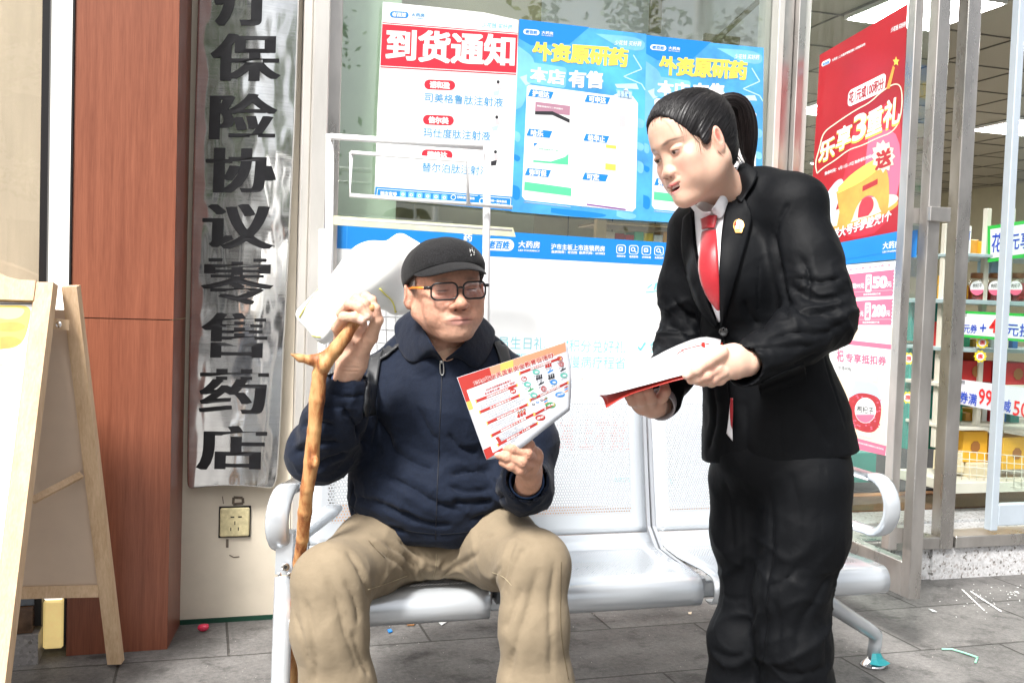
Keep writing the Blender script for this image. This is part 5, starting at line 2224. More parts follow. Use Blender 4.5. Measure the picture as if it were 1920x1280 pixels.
bvc = bvh_of(xform(V4, CM), F4)
shc = []
b = MB()
for x0, y0, x1, y1 in ((881, 466, 882, 474), (885, 464, 886, 472), (881, 469, 886, 468), (889, 469, 889, 476), (884, 476, 883, 480), (888, 478, 890, 477)):
    q = [Vector(hit(bvc, x0, y0, 2.1)[0]), Vector(hit(bvc, x1, y1, 2.1)[0])]
    b.tube([p + (CP - p).normalized() * 0.0015 for p in q], 0.0009, M_zip, 5)
b.build("embroidery", cap)

# --- glasses
gl = empty("glasses", HM @ Vector((0, -0.1, 0)))
tag(gl, "black framed glasses with orange temples worn by the seated man", "glasses")
ZG, YG = -0.004, -0.111


def rrpts(cx, cz, w_, h_, r_, n=6, y=0.0, tilt=0.0):
    out = []
    for (sx, sz, a0) in ((1, -1, -90), (1, 1, 0), (-1, 1, 90), (-1, -1, 180)):
        for i in range(n + 1):
            a = R(a0 + 90 * i / n)
            x = cx + sx * (w_ / 2 - r_) + r_ * math.cos(a)
            z = cz + sz * (h_ / 2 - r_) + r_ * math.sin(a)
            out.append(Vector((x, y + (abs(x) ** 2) * 4.0 - 0.0 + (z) * tilt, z)))
    return out


b = MB()
for s in (-1, 1):
    rp_ = [HM @ p for p in rrpts(s * 0.0335, ZG, 0.054, 0.038, 0.0130, y=YG, tilt=-0.10)]
    b.tube(rp_, 0.0021, M_blackpl, 8, closed=True, flat_=1.0)
b.tube([HM @ Vector(p) for p in ((-0.0085, YG - 0.000, ZG + 0.006), (0, YG - 0.0035, ZG + 0.008), (0.0085, YG, ZG + 0.006))], 0.0024, M_blackpl, 8)
for s in (-1, 1):
    b.tube([HM @ Vector(p) for p in ((s * 0.058, YG + 0.013, ZG + 0.010), (s * 0.0665, YG + 0.017, ZG + 0.010), (s * 0.071, YG + 0.026, ZG + 0.010))], 0.0036, M_blackpl, 8)
b.build("front_frame", gl)
b = MB()
for s in (-1, 1):
    b = MB()
    b.tube([HM @ Vector(p) for p in ((s * 0.0720, YG + 0.028, ZG + 0.010), (s * 0.0765, YG + 0.060, ZG + 0.011), (s * 0.0795, -0.008, ZG + 0.012), (s * 0.081, 0.012, ZG + 0.010), (s * 0.080, 0.034, ZG - 0.012))], [0.0036, 0.0036, 0.003, 0.0025, 0.002], M_orange, 10, flat_=0.7)
    b.build("temple", gl)
for s in (-1, 1):
    pts = [HM @ p for p in rrpts(s * 0.0335, ZG, 0.053, 0.037, 0.0125, y=YG + 0.0005, tilt=-0.10)]
    back = [p + (HM.to_3x3() @ Vector((0, 0.0012, 0))) for p in pts]
    n_ = len(pts)
    mesh_obj("lens", pts + back, [tuple(range(n_)), tuple(range(2 * n_ - 1, n_ - 1, -1))] + [(i, i + n_, (i + 1) % n_ + n_, (i + 1) % n_) for i in range(n_)], M_lens, gl)

# --- grey hair at the temples below the cap
b = MB()
rh = random.Random(4)
M_hairg = flat("grey_hair", (0.16, 0.15, 0.14), 0.7)
for s in (-1, 1):
    for _ in range(60):
        y0 = rh.uniform(-0.028, 0.060)
        z0 = 0.028 + rh.uniform(-0.006, 0.004)
        ln_ = rh.uniform(0.018, 0.034) * (1.0 if y0 > -0.01 else 0.8)
        xs = 0.0755 - max(0, y0 - 0.02) * 0.25
        p0 = Vector((s * (xs + 0.001), y0, z0))
        p1 = Vector((s * (xs + 0.0025), y0 + rh.uniform(-0.002, 0.004), z0 - ln_ * 0.5))
        p2 = Vector((s * (xs + 0.0005), y0 + rh.uniform(-0.003, 0.008), z0 - ln_))
        b.tube([HM @ p0, HM @ p1, HM @ p2], [0.0007, 0.0006, 0.0003], M_hairg, 4, cap=False)
b.build("hair", man)

# --- backpack straps (worn)
bp_ = empty("backpack", PY(690, 780, 2.5))
tag(bp_, "black backpack whose padded straps cross the seated man's shoulders", "backpack")
stripe("strap", bvj, [(722, 604), (712, 640), (703, 680), (697, 720), (692, 760), (694, 780)], 26, 0.007, M_strap, bp_, 0.005, 2.25, n=40)
stripe("strap", bvj, [(933, 640), (944, 668), (951, 700), (955, 730)], 24, 0.007, M_strap, bp_, 0.005, 2.25, n=30)
g = SDF((-0.25, 2.44, 0.5), (0.05, 2.66, 0.98), 0.008)
g.box((-0.135, 2.53, 0.74), (0.085, 0.04, 0.16), 0.035, 0)
v_, f_ = g.mesh(1)
mesh_obj("bag", v_, f_, M_strap, bp_, smooth=True)
# ------------------------------------------------------------------ walking stick
def cane_material():
    m = bpy.data.materials.new("peeled_branch_wood")
    m.use_nodes = True
    n, l = m.node_tree.nodes, m.node_tree.links
    b = n["Principled BSDF"]
    tc = n.new("ShaderNodeTexCoord")
    nz = n.new("ShaderNodeTexNoise")
    nz.inputs["Scale"].default_value = 26
    nz.inputs["Detail"].default_value = 7
    nz.inputs["Roughness"].default_value = 0.68
    mp = n.new("ShaderNodeMapping")
    mp.inputs["Scale"].default_value = (1.6, 1.6, 0.5)
    l.new(tc.outputs["Object"], mp.inputs[0])
    l.new(mp.outputs[0], nz.inputs["Vector"])
    cr = n.new("ShaderNodeValToRGB")
    e = cr.color_ramp.elements
    e[0].position, e[0].color = 0.30, (0.10, 0.030, 0.010, 1)
    e[1].position, e[1].color = 0.66, (0.56, 0.33, 0.14, 1)
    x = e.new(0.42); x.color = (0.32, 0.115, 0.035, 1)
    x = e.new(0.50); x.color = (0.45, 0.225, 0.085, 1)
    l.new(nz.outputs[0], cr.inputs[0])
    l.new(cr.outputs[0], b.inputs["Base Color"])
    b.inputs["Roughness"].default_value = 0.55
    bp = n.new("ShaderNodeBump")
    bp.inputs["Strength"].default_value = 0.5
    bp.inputs["Distance"].default_value = 0.003
    l.new(nz.outputs[0], bp.inputs["Height"])
    l.new(bp.outputs[0], b.inputs["Normal"])
    return m


ck = [(698, 577, 7, 1.985), (682, 590, 8.5, 1.99), (664, 606, 11, 1.995), (648, 630, 13, 1.995), (630, 654, 15, 1.995), (610, 676, 17, 2.0), (599, 702, 15, 2.0), (594, 750, 15.5, 2.0), (589, 805, 14.5, 2.005), (584, 865, 16, 2.01),
      (576, 915, 14, 2.02), (571, 960, 14.5, 2.035), (567, 1010, 13, 2.06), (561, 1055, 13, 2.085), (556, 1110, 11, 2.10), (553, 1165, 12, 2.11), (551, 1225, 11, 2.115), (549, 1290, 11.5, 2.12), (545, 1400, 10, 2.13), (541, 1560, 9, 2.14)]
pts = [J(a, b_, d) for a, b_, c, d in ck]
pts[-1][2] = 0.012
rs = [rp(c * 0.92, d) for a, b_, c, d in ck]
g = SDF(*sdf_bounds(pts + [J(545, 663, 2.0)], 0.03), 0.0026)
g.path(pts, rs, k=0.004)
g.path([J(606, 672, 2.0), J(582, 675, 1.99), J(563, 671, 1.985), J(547, 664, 1.98)], [rp(10, 2), rp(7.5, 2), rp(5.5, 2), rp(2.5, 2)], k=0.012)
g.ell(J(608, 684, 1.985), (0.012, 0.012, 0.014), k=0.01)
g.ell(J(592, 868, 1.99), (0.006, 0.008, 0.012), k=0.01)
Vc, Fc = g.mesh(1)
Vc = Vc + normals(Vc, Fc) * (fbm(Vc, 30, 0.0016, 9, (1, 1, 0.5)) + fbm(Vc, 90, 0.0006, 2, (1, 1, 0.4)))[:, None]
o = mesh_obj("walking_stick", Vc, Fc, cane_material(), None, smooth=True)
tag(o, "crooked branch walking stick with a forked stub held in the seated man's right hand", "walking stick")

# ------------------------------------------------------------------ leaflet in the seated man's hand
M_paper = flat("coated_paper", (0.56, 0.59, 0.64), 0.35, coat=0.2)
M_pr = flat("print_red", (0.34, 0.030, 0.024), 0.35)
M_pr2 = flat("print_orange", (0.56, 0.24, 0.14), 0.35)
M_py = flat("print_yellow", (0.62, 0.38, 0.09), 0.35)
M_pk = flat("print_black", (0.03, 0.03, 0.035), 0.4)
M_pg = flat("print_green", (0.04, 0.26, 0.10), 0.4)
M_pb = flat("print_blue", (0.03, 0.20, 0.55), 0.4)
M_pteal = flat("print_teal", (0.10, 0.36, 0.30), 0.4)
M_pgrey = flat("print_grey", (0.22, 0.23, 0.25), 0.4)
pm0 = plane_map(Vector(J(856, 708, 1.925)), Vector(J(1060, 641, 1.90)), Vector(J(912, 862, 1.915)))


def flm(px, py, off=0.0):
    q = max(0.0, (px - 955) / 110.0)
    q2 = max(0.0, (935 - px) / 90.0)
    return pm0(px, py, off * 0.8 + (0.0003 if off > 0 else 0) - 0.030 * q * q - 0.006 * q2 * q2)


fl = Sheet(flm)
top = [(856, 708), (905, 692), (956, 675.5), (1008, 658), (1060, 641)]
bot = [(912, 862), (940, 857), (975, 843), (1020, 806), (1066, 772)]
TT = resample(top, 25)
BB = resample(smooth_line(bot), 25)
vs, fs = [], []
mm_ = 12
for i in range(25):
    for j in range(mm_ + 1):
        t = j / mm_
        x = TT[i][0] * (1 - t) + BB[i][0] * t
        y = TT[i][1] * (1 - t) + BB[i][1] * t
        if i > 20:
            x += 6 * (i - 20) / 4 * math.sin(math.pi * t)
        vs.append(flm(x, y, 0))
for i in range(24):
    for j in range(mm_):
        a = i * (mm_ + 1) + j
        fs.append((a, a + mm_ + 1, a + mm_ + 2, a + 1))
leaf = mesh_obj("leaflet", vs, fs, M_paper, None, smooth=True)
md = leaf.modifiers.new("t", 'SOLIDIFY'); md.thickness = 0.0006; md.offset = 0
tag(leaf, "red headed national security education leaflet the seated man is reading", "leaflet")
FQ = ((856, 708), (1060, 641), (1068, 772), (912, 862))


def fq(x, y):
    return fl.at(FQ, x, y)


def strips(poly_pts_fn, x0, x1, n, m, layer):
    for i in range(n):
        a, b_ = x0 + (x1 - x0) * i / n, x0 + (x1 - x0) * (i + 1) / n
        fl.poly([poly_pts_fn(a, 0), poly_pts_fn(b_, 0), poly_pts_fn(b_, 1), poly_pts_fn(a, 1)], m, layer)


strips(lambda x, t: fq(x, 0.004 + t * (0.17 - 0.04 * x)), 0.004, 0.30, 6, M_pr, 1)
strips(lambda x, t: fq(x, 0.004 + t * 0.135), 0.30, 0.992, 12, M_pr2, 1)
strips(lambda x, t: fq(x - 0.02 * t, 0.004 + t * 0.15), 0.40, 0.52, 3, M_py, 1.4)
strips(lambda x, t: fq(x, 0.17 + t * 0.22), 0.004, 0.045, 1, M_pr, 1)
strips(lambda x, t: fq(x, 0.30 + t * 0.10), 0.004, 0.05, 1, M_py, 1.3)
strips(lambda x, t: fq(x, 0.88 + t * 0.115), 0.004, 0.09, 1, M_pr, 1)
strips(lambda x, t: fq(x, 0.965 + t * 0.03), 0.09, 0.24, 2, M_pr, 1)


def ftext(t_, x0, y0, x1, h, m, layer=3, bold=0.0, y1=None, **k):
    a, b_ = fq(x0, y0), fq(x1, y0 if y1 is None else y1)
    u0, u1 = fq(x0, y0), fq(x0, y0 - 0.1)
    L_ = math.hypot(u1[0] - u0[0], u1[1] - u0[1])
    fl.text(t_, a, b_, h, m, layer, bold, up=((u1[0] - u0[0]) / L_, (u1[1] - u0[1]) / L_), res=2, **k)


ftext("2026年全民国家安全教育日活动", 0.125, 0.157, 0.88, 9.6, M_white, 2, 0.06)
ftext("2026年全民国家安全教育日活动", 0.125, 0.157, 0.88, 9.6, M_pr, 3, 0.025)
ftext("2026年全民国家安全教育日", 0.21, 0.262, 0.46, 4.0, M_pr, 3, 0.03)
ftext("普法宣传主题“十五五”规划”", 0.19, 0.30, 0.50, 3.8, M_pr, 3, 0.03)
heads = [(0.10, 0.345, 0.50, "全民国家安全教育日的由来"), (0.10, 0.48, 0.50, "什么是国家安全？"), (0.135, 0.635, 0.56, "维护国家安全的核心是什么"), (0.135, 0.79, 0.60, "我国国家安全五大要素"), (0.17, 0.925, 0.62, "维护国家安全，人人有责"),
         (0.555, 0.215, 0.93, "国家安全包括哪些内容"), (0.60, 0.60, 0.985, "全民国家安全教育的基本要素"), (0.62, 0.80, 0.82, "违反国家安全")]
for x0, y0, x1, tx in heads:
    strips(lambda x, t: fq(x, y0 - 0.030 + t * 0.034 - (0.0)), x0, x1, 6, M_pr, 2)
    strips(lambda x, t: fq(x, y0 - 0.034 + t * 0.044), x0 - 0.012, x0, 1, M_py, 2)
    strips(lambda x, t: fq(x, y0 - 0.034 + t * 0.044), x1, x1 + 0.012, 1, M_py, 2)
    ftext(tx, x0 + 0.10, y0 + 0.000, x1 - 0.08, 3.4, M_white, 3, 0.02)
body = ["四月十五日是全民国家安全教育日为了增强全民", "国家安全意识维护国家安全特设立本节日", "国家安全是指国家政权主权统一和领土完整", "人民福祉经济社会可持续发展和国家其他", "重大利益相对处于没有危险和不受内外威胁的状态", "以及保障持续安全状态的能力"]
rows_ = [(0.11, 0.385, 0.42), (0.105, 0.415, 0.42), (0.115, 0.44, 0.42), (0.12, 0.52, 0.50), (0.12, 0.548, 0.55), (0.125, 0.576, 0.54), (0.13, 0.60, 0.40), (0.15, 0.675, 0.42), (0.15, 0.70, 0.42), (0.15, 0.725, 0.42), (0.155, 0.75, 0.42),
         (0.20, 0.828, 0.46), (0.20, 0.850, 0.42), (0.205, 0.872, 0.50), (0.21, 0.892, 0.60), (0.22, 0.955, 0.40), (0.22, 0.975, 0.36)]
for i, (x0, y0, x1) in enumerate(rows_):
    ftext(body[i % 6], x0, y0, x1, 2.6, M_pgrey, 2, 0.01)
for i in range(4):
    x_, y_ = fq(0.165 + i * 0.006, 0.818 + i * 0.024)
    fl.poly([(x_, y_), (x_ + 6, y_ - 2), (x_ + 7, y_ + 1.6), (x_ + 1, y_ + 3.6)], M_pr, 2)
ics = [(0.58, 0.29, M_pr, 0), (0.70, 0.262, M_pteal, 1), (0.82, 0.235, M_pr, 2), (0.93, 0.205, M_pr, 0), (0.60, 0.375, M_pteal, 1), (0.72, 0.345, M_pk, 2), (0.83, 0.32, M_pb, 3), (0.94, 0.29, M_pr, 4),
       (0.62, 0.455, M_pg, 3), (0.73, 0.43, M_pk, 3), (0.835, 0.405, M_pk, 2), (0.95, 0.37, M_pk, 3), (0.64, 0.545, M_pteal, 1), (0.745, 0.52, M_pr, 4), (0.85, 0.49, M_pb, 1), (0.955, 0.46, M_pteal, 1)]
for x_, y_, m_, k_ in ics:
    cx, cy = fq(x_, y_)
    if k_ == 0:
        fl.ell(cx, cy, 5.5, 4.6, m_, 2, 14, inner=0.72)
        fl.line((cx - 2, cy), (cx + 4, cy - 3), 1.3, m_, 2.5)
    elif k_ == 1:
        fl.ell(cx, cy, 6.8, 4.8, m_, 2, 16)
        fl.ell(cx + 1, cy + 0.5, 3.6, 1.8, M_paper, 2.6, 10)
    elif k_ == 2:
        for dx in (-4, 0, 4):
            fl.ell(cx + dx, cy - 2.8 - dx * 0.3, 1.7, 1.8, m_, 2, 8)
            fl.poly([(cx + dx - 2.2, cy + 4 - dx * 0.3), (cx + dx - 1.5, cy - 1 - dx * 0.3), (cx + dx + 1.5, cy - 1 - dx * 0.3), (cx + dx + 2.2, cy + 4 - dx * 0.3)], m_, 2)
    elif k_ == 3:
        fl.poly([(cx - 6, cy + 3), (cx + 5, cy - 3), (cx + 6, cy - 1), (cx - 3, cy + 4.5)], m_, 2)
        fl.line((cx - 2, cy + 1), (cx + 1, cy - 4), 1.2, m_, 2.5)
    else:
        fl.ell(cx, cy, 5.4, 4.8, m_, 2, 16, inner=0.78)
        fl.ell(cx, cy, 2.4, 4.8, m_, 2.5, 12, inner=0.62)
        fl.line((cx - 5, cy + 0.6), (cx + 5, cy - 1), 0.9, m_, 2.5)
    ftext("国土安全", x_ - 0.028, y_ + 0.055, x_ + 0.028, 2.3, M_pgrey, 2, 0.02)
for (x_, y_, rx_, ry_, m_, tx) in ((0.665, 0.865, 9.5, 5.6, M_pr, "国安"), (0.79, 0.775, 9.5, 5.6, M_pg, "法规"), (0.90, 0.70, 9, 5.0, M_pb, "须知")):
    cx, cy = fq(x_, y_)
    fl.ell(cx, cy, rx_, ry_, m_, 2, 18)
    fl.text(tx, (cx - 6, cy + 3.4), (cx + 6, cy + 0.2), 4.2, M_white, 3, 0.02, res=2)
for i, m_ in enumerate((M_pr, M_pb, M_pr2)):
    a, b_ = fq(0.73, 0.665 + i * 0.03), fq(0.985, 0.635 + i * 0.03)
    fl.line(a, b_, 2.4, m_, 2)
for i, m_ in enumerate((M_pk, M_pb, M_pk, M_pg)):
    cx, cy = fq(0.62 + i * 0.045, 0.655)
    fl.ell(cx, cy, 3, 2, m_, 2, 10, inner=0.6)
for i, dx in enumerate((0, 0.032, 0.064)):
    cx, cy = fq(0.455 + dx, 0.69)
    fl.ell(cx, cy - 3, 2.6, 3, M_pk, 2, 10)
    fl.ell(cx, cy - 2.4, 1.7, 2, M_pr2, 2.5, 10)
    fl.poly([(cx - 2.8, cy + 6), (cx - 2, cy), (cx + 2, cy), (cx + 2.8, cy + 6)], M_pr, 2)
cx, cy = fq(0.455, 0.385)
fl.ell(cx, cy, 6, 5, M_pr, 2, 16)
ftext("安全", 0.435, 0.40, 0.475, 3.4, M_white, 3, 0.03)
fl.build("print", leaf)
# ------------------------------------------------------------------ the standing woman
wom = empty("person", PZ(1450, 1500, 0.0))
tag(wom, "young woman with black ponytail and red tie, in black suit, leaning over holding papers", "person")
WM = head_matrix(1300, 274, 2.02, -61, 21, -12, 0.93) @ Matrix.Diagonal((1, 0.92, 0.98, 1))
WMi = WM.inverted()
nb_ = WMi @ Vector(J(1378, 372, 2.075))
g = head_sdf(dict(w=0.95, jowl=0.001, brow=0.0085, nose=0.80, lipw=1.18, smile=0.005, open=0.0045, neck=0.048, neckf=0.004, neckk=0.045, eary=-0.010, neckdir=tuple(nb_)))
g.ell((0, -0.088, -0.100), (0.016, 0.012, 0.013), k=0.02)
Vh, Fh = g.mesh(relax=2)
seg = []
for s in (-1, 1):
    seg += [([(s * 0.018, -0.098, -0.042), (s * 0.026, -0.090, -0.055)], 0.004, -0.0016),
            ([(s * 0.018, -0.090, 0.006), (s * 0.032, -0.090, 0.010), (s * 0.047, -0.078, 0.005)], 0.002, -0.0009)]
Vh = creases(Vh, Fh, seg, 0.1)
skin_w = (0.60, 0.385, 0.29)
sp = [((0, -0.07, -0.03), (0.075, 0.06, 0.03), (0.62, 0.34, 0.26), 0.6, 0.5),
      ((0, -0.099, -0.0648), (0.0195, 0.014, 0.0046), (0.55, 0.17, 0.16), 0.3, 0.95),
      ((0, -0.094, -0.0800), (0.0170, 0.014, 0.0058), (0.62, 0.20, 0.19), 0.3, 0.95),
      ((0, -0.090, -0.0735), (0.0165, 0.022, 0.0045), (0.16, 0.035, 0.035), 0.25, 1.0)]
for s in (-1, 1):
    sp += [((s * 0.0325, -0.088, -0.0030), (0.0130, 0.010, 0.0026), (0.62, 0.56, 0.53), 0.15, 0.6),
           ((s * 0.0310, -0.090, -0.0030), (0.0058, 0.012, 0.0034), (0.018, 0.010, 0.008), 0.2, 1.0),
           ((s * 0.0250, -0.090, 0.0000), (0.0075, 0.010, 0.0010), (0.02, 0.012, 0.01), 0.4, 1.0, Ry(-s * 14)),
           ((s * 0.0385, -0.088, 0.0000), (0.0090, 0.012, 0.0012), (0.02, 0.012, 0.01), 0.4, 1.0, Ry(s * 14)),
           ((s * 0.023, -0.090, 0.0225), (0.010, 0.020, 0.0030), (0.09, 0.055, 0.045), 0.5, 0.7, Ry(-s * 6)),
           ((s * 0.040, -0.080, 0.0230), (0.015, 0.020, 0.0024), (0.09, 0.055, 0.045), 0.5, 0.7, Ry(s * 12)),
           ((s * 0.0075 * 0.88, -0.1035, -0.0480), (0.0030, 0.007, 0.0028), (0.16, 0.05, 0.04), 0.4, 0.9),
           ((s * 0.083, 0.010, -0.004), (0.012, 0.016, 0.026), (0.76, 0.34, 0.27), 0.5, 0.6),
           ((s * 0.080, 0.005, -0.006), (0.012, 0.0075, 0.013), (0.45, 0.12, 0.09), 0.5, 0.9),  # shade of the ear hollow painted as darker red
           ((s * 0.045, -0.070, -0.030), (0.022, 0.03, 0.018), (0.66, 0.32, 0.26), 0.7, 0.5)]
ch_ = paint(Vh, skin_w, sp)
ch_ = noise_col(Vh, ch_, 40, 0.05)
Vhw = xform(Vh, WM)

# near (left) hand gripping the papers' edge, thumb on top
lo, hi = sdf_bounds([J(1270, 620, 1.95), J(1420, 740, 1.72)], 0.03)
g = SDF(lo, hi, 0.0016)
g.path([J(1400, 680, 1.835), J(1372, 676, 1.825)], [0.026, 0.025], k=0.01)
g.cone(J(1375, 668, 1.825), J(1340, 668, 1.815), 0.024, 0.017, k=0.014)
g.cone(J(1375, 688, 1.825), J(1345, 692, 1.815), 0.023, 0.016, k=0.014)
finger(g, [J(1352, 660, 1.80), J(1326, 677, 1.785), J(1304, 693, 1.78), J(1288, 703, 1.785)], 0.0135, 0.0088)
finger(g, [J(1345, 690, 1.80), J(1325, 702, 1.79), J(1308, 709, 1.79), J(1296, 712, 1.80)], 0.0115, 0.0085)
finger(g, [J(1354, 698, 1.805), J(1336, 709, 1.80), J(1318, 714, 1.81), J(1306, 714, 1.83)], 0.0115, 0.0085)
finger(g, [J(1364, 700, 1.815), J(1350, 711, 1.815), J(1334, 716, 1.83), J(1322, 716, 1.845)], 0.0110, 0.0082)
V1, F1 = g.mesh(1)
c1 = paint(V1, (0.72, 0.47, 0.36), [(J(1330, 700, 1.79), (0.02,) * 3, (0.74, 0.38, 0.29), 0.6, 0.5), (J(1288, 704, 1.777), (0.006,) * 3, (0.80, 0.52, 0.45), 0.3, 0.8)])
# far (right) hand, palm up under the papers
lo, hi = sdf_bounds([J(1165, 700, 2.15), J(1262, 800, 1.88)], 0.03)
g = SDF(lo, hi, 0.0016)
yr = 1.955
g.cone(J(1206, 762, yr + 0.02), J(1232, 757, yr + 0.03), 0.017, 0.020, k=0.012)
g.cone(J(1195, 757, yr + 0.02), J(1222, 765, yr + 0.03), 0.012, 0.018, k=0.012)
g.path([J(1226, 762, yr + 0.04), J(1240, 764, yr + 0.08), J(1250, 760, yr + 0.15)], [0.022, 0.023, 0.026], k=0.012)
finger(g, [J(1196, 757, yr + 0.01), J(1186, 752, yr - 0.01), J(1181, 744, yr - 0.015), J(1183, 735, yr - 0.01)], 0.0105, 0.0080)
finger(g, [J(1208, 762, yr + 0.01), J(1203, 750, yr - 0.015), J(1198, 736, yr - 0.02), J(1197, 722, yr - 0.01)], 0.0115, 0.0086)
finger(g, [J(1222, 757, yr + 0.01), J(1221, 746, yr - 0.015), J(1215, 733, yr - 0.02), J(1210, 718, yr - 0.01)], 0.0115, 0.0086)
finger(g, [J(1232, 752, yr + 0.015), J(1242, 743, yr), J(1247, 734, yr - 0.005), J(1246, 724, yr)], 0.0120, 0.0095)
V2, F2 = g.mesh(1)
c2 = paint(V2, (0.66, 0.40, 0.30), [(J(1198, 720, yr - 0.01), (0.012,) * 3, (0.72, 0.36, 0.29), 0.6, 0.6), (J(1212, 718, yr - 0.01), (0.012,) * 3, (0.72, 0.36, 0.29), 0.6, 0.6), (J(1246, 724, yr), (0.010,) * 3, (0.75, 0.42, 0.35), 0.6, 0.6)])
# hidden core
g = SDF(*sdf_bounds([J(1230, 330, 1.85), J(1620, 1560, 2.35)], 0.05), 0.010)
g.cone(J(1380, 390, 2.09), J(1400, 450, 2.11), 0.040, 0.055, k=0)
g.path([J(1400, 450, 2.11), J(1435, 660, 2.10), J(1462, 860, 2.11)], [0.06, 0.06, 0.07], k=0.02)
g.path([J(1490, 405, 1.99), J(1535, 590, 1.93), J(1395, 680, 1.835)], [0.036, 0.030, 0.022], k=0.02)
g.path([J(1305, 435, 2.17), J(1275, 640, 2.2), J(1240, 762, 2.02)], [0.036, 0.028, 0.022], k=0.03)
g.cone(J(1320, 425, 2.15), J(1490, 405, 2.02), 0.04, 0.04, k=0.02)
g.path([J(1420, 880, 2.12), J(1400, 1120, 2.12), J(1390, 1540, 2.14)], [0.05, 0.035, 0.030], k=0.02)
g.path([J(1505, 880, 2.02), J(1495, 1120, 2.02), J(1505, 1540, 2.04)], [0.05, 0.035, 0.030], k=0.02)
V3, F3 = g.mesh(0)
c3 = np.tile(np.array(skin_w), (len(V3), 1))
mesh_obj("body", np.concatenate([Vhw, V1, V2, V3]), np.concatenate([Fh, F1 + len(Vhw), F2 + len(Vhw) + len(V1), F3 + len(Vhw) + len(V1) + len(V2)]), M_skin2, wom, smooth=True, cols=np.concatenate([ch_, c1, c2, c3]))
# teeth, eyes
b = MB()
for i in range(-3, 4):
    x = i * 0.0040
    p = WM @ Vector((x, -0.0930 + abs(x) * 0.28, -0.0700))
    g_ = 0.0021
    b.lathe(p, [(0.0012, 0.003), (g_, 0.002), (g_, -0.0018), (0.0012, -0.0024)], flat("tooth", (0.75, 0.72, 0.66), 0.2), 8, axis=(WM.to_3x3() @ Vector((0, 0, 1))))
b.build("teeth", wom)

# --- hair
M_hair = mat("black_hair", (0.009, 0.008, 0.009), 0.42, var=0.4, vscale=120, spec=0.45)
g = SDF((-0.12, -0.14, -0.13), (0.12, 0.15, 0.15), 0.0018)
g.ell((0, 0.024, 0.036), (0.0800, 0.101, 0.086), k=0)
g.ell((0, -0.016, 0.050), (0.0700, 0.078, 0.070), k=0.02)
g.ell((0, 0.060, -0.025), (0.050, 0.045, 0.055), k=0.03)
g.ell((0, -0.098, -0.036), (0.084, 0.088, 0.126), k=0.006, op='s')
g.ell((0, -0.020, -0.095), (0.110, 0.068, 0.094), k=0.006, op='s')
g.ell((0, 0.105, 0.066), (0.022, 0.022, 0.022), k=0.02)
for s in (-1, 1):
    g.ell((s * 0.0715, -0.020, 0.008), (0.0060, 0.015, 0.024), k=0.010, rot=Rx(-20))
V5, F5 = g.mesh(1)
T_ = np.array((0, 0.108, 0.070))
dv = V5 - T_
th = np.arctan2(dv[:, 0], dv[:, 2] - dv[:, 1] * 0.6)
rad_ = np.linalg.norm(dv, axis=1)
gro = np.array([mnoise.noise((t * 22.0, r_ * 3.0, 0.3)) * 0.0016 + mnoise.noise((t * 60.0, r_ * 5.0, 1.3)) * 0.0013 + mnoise.noise((t * 130.0, r_ * 5.0, 1.3)) * 0.0008 for t, r_ in zip(th, rad_)])
V5 = V5 + normals(V5, F5) * gro[:, None]
hair = mesh_obj("hair", xform(V5, WM), F5, M_hair, wom, smooth=True)
# loose strands combed over the surface towards the tie
_vv = np.concatenate([V5, Vh])
_ff = np.concatenate([F5, Fh + len(V5)])
bvh_h = BVHTree.FromPolygons([tuple(v) for v in _vv], [tuple(int(i) for i in f) for f in _ff])
b = MB()
rh = random.Random(9)
for _ in range(1700):
    # start near the hairline
    s_ = 1 if rh.random() < 0.85 else -1
    a = rh.uniform(0, 1)
    if a < 0.45:
        st = Vector((s_ * rh.uniform(0.0, 0.062), -0.060, 0.088))
    else:
        st = Vector((s_ * 0.085, rh.uniform(-0.06, 0.07), rh.uniform(-0.05, 0.06)))
    st = st + Vector((rh.gauss(0, 0.006), rh.gauss(0, 0.008), rh.gauss(0, 0.008)))
    if st.z < 0.052 and st.y < 0.055 and abs(st.x) > 0.05:
        if st.z < 0.018 + max(0.0, -st.y) * 0.55 or rh.random() < 0.35:
            continue
    en = Vector((rh.gauss(0, 0.006), 0.105, 0.072 + rh.gauss(0, 0.006)))
    pts = []
    lift = rh.uniform(0.0004, 0.0016)
    for k_ in range(9):
        t = k_ / 8
        q = st.lerp(en, t)
        c_ = Vector((0, 0.022, 0.03))
        q = c_ + (q - c_).normalized() * 0.2
        h_ = bvh_h.ray_cast(q, (c_ - q).normalized())
        if h_[0] is None:
            pts = []
            break
        pts.append(WM @ (h_[0] + h_[1] * lift * (1 + 0.6 * math.sin(t * 7 + st.x * 90))))
    if len(pts) == 9 and (pts[0] - pts[-1]).length > 0.02:
        b.tube(pts, [0.0001] + [0.0004] * 7 + [0.0004], M_hair, 4, cap=False)
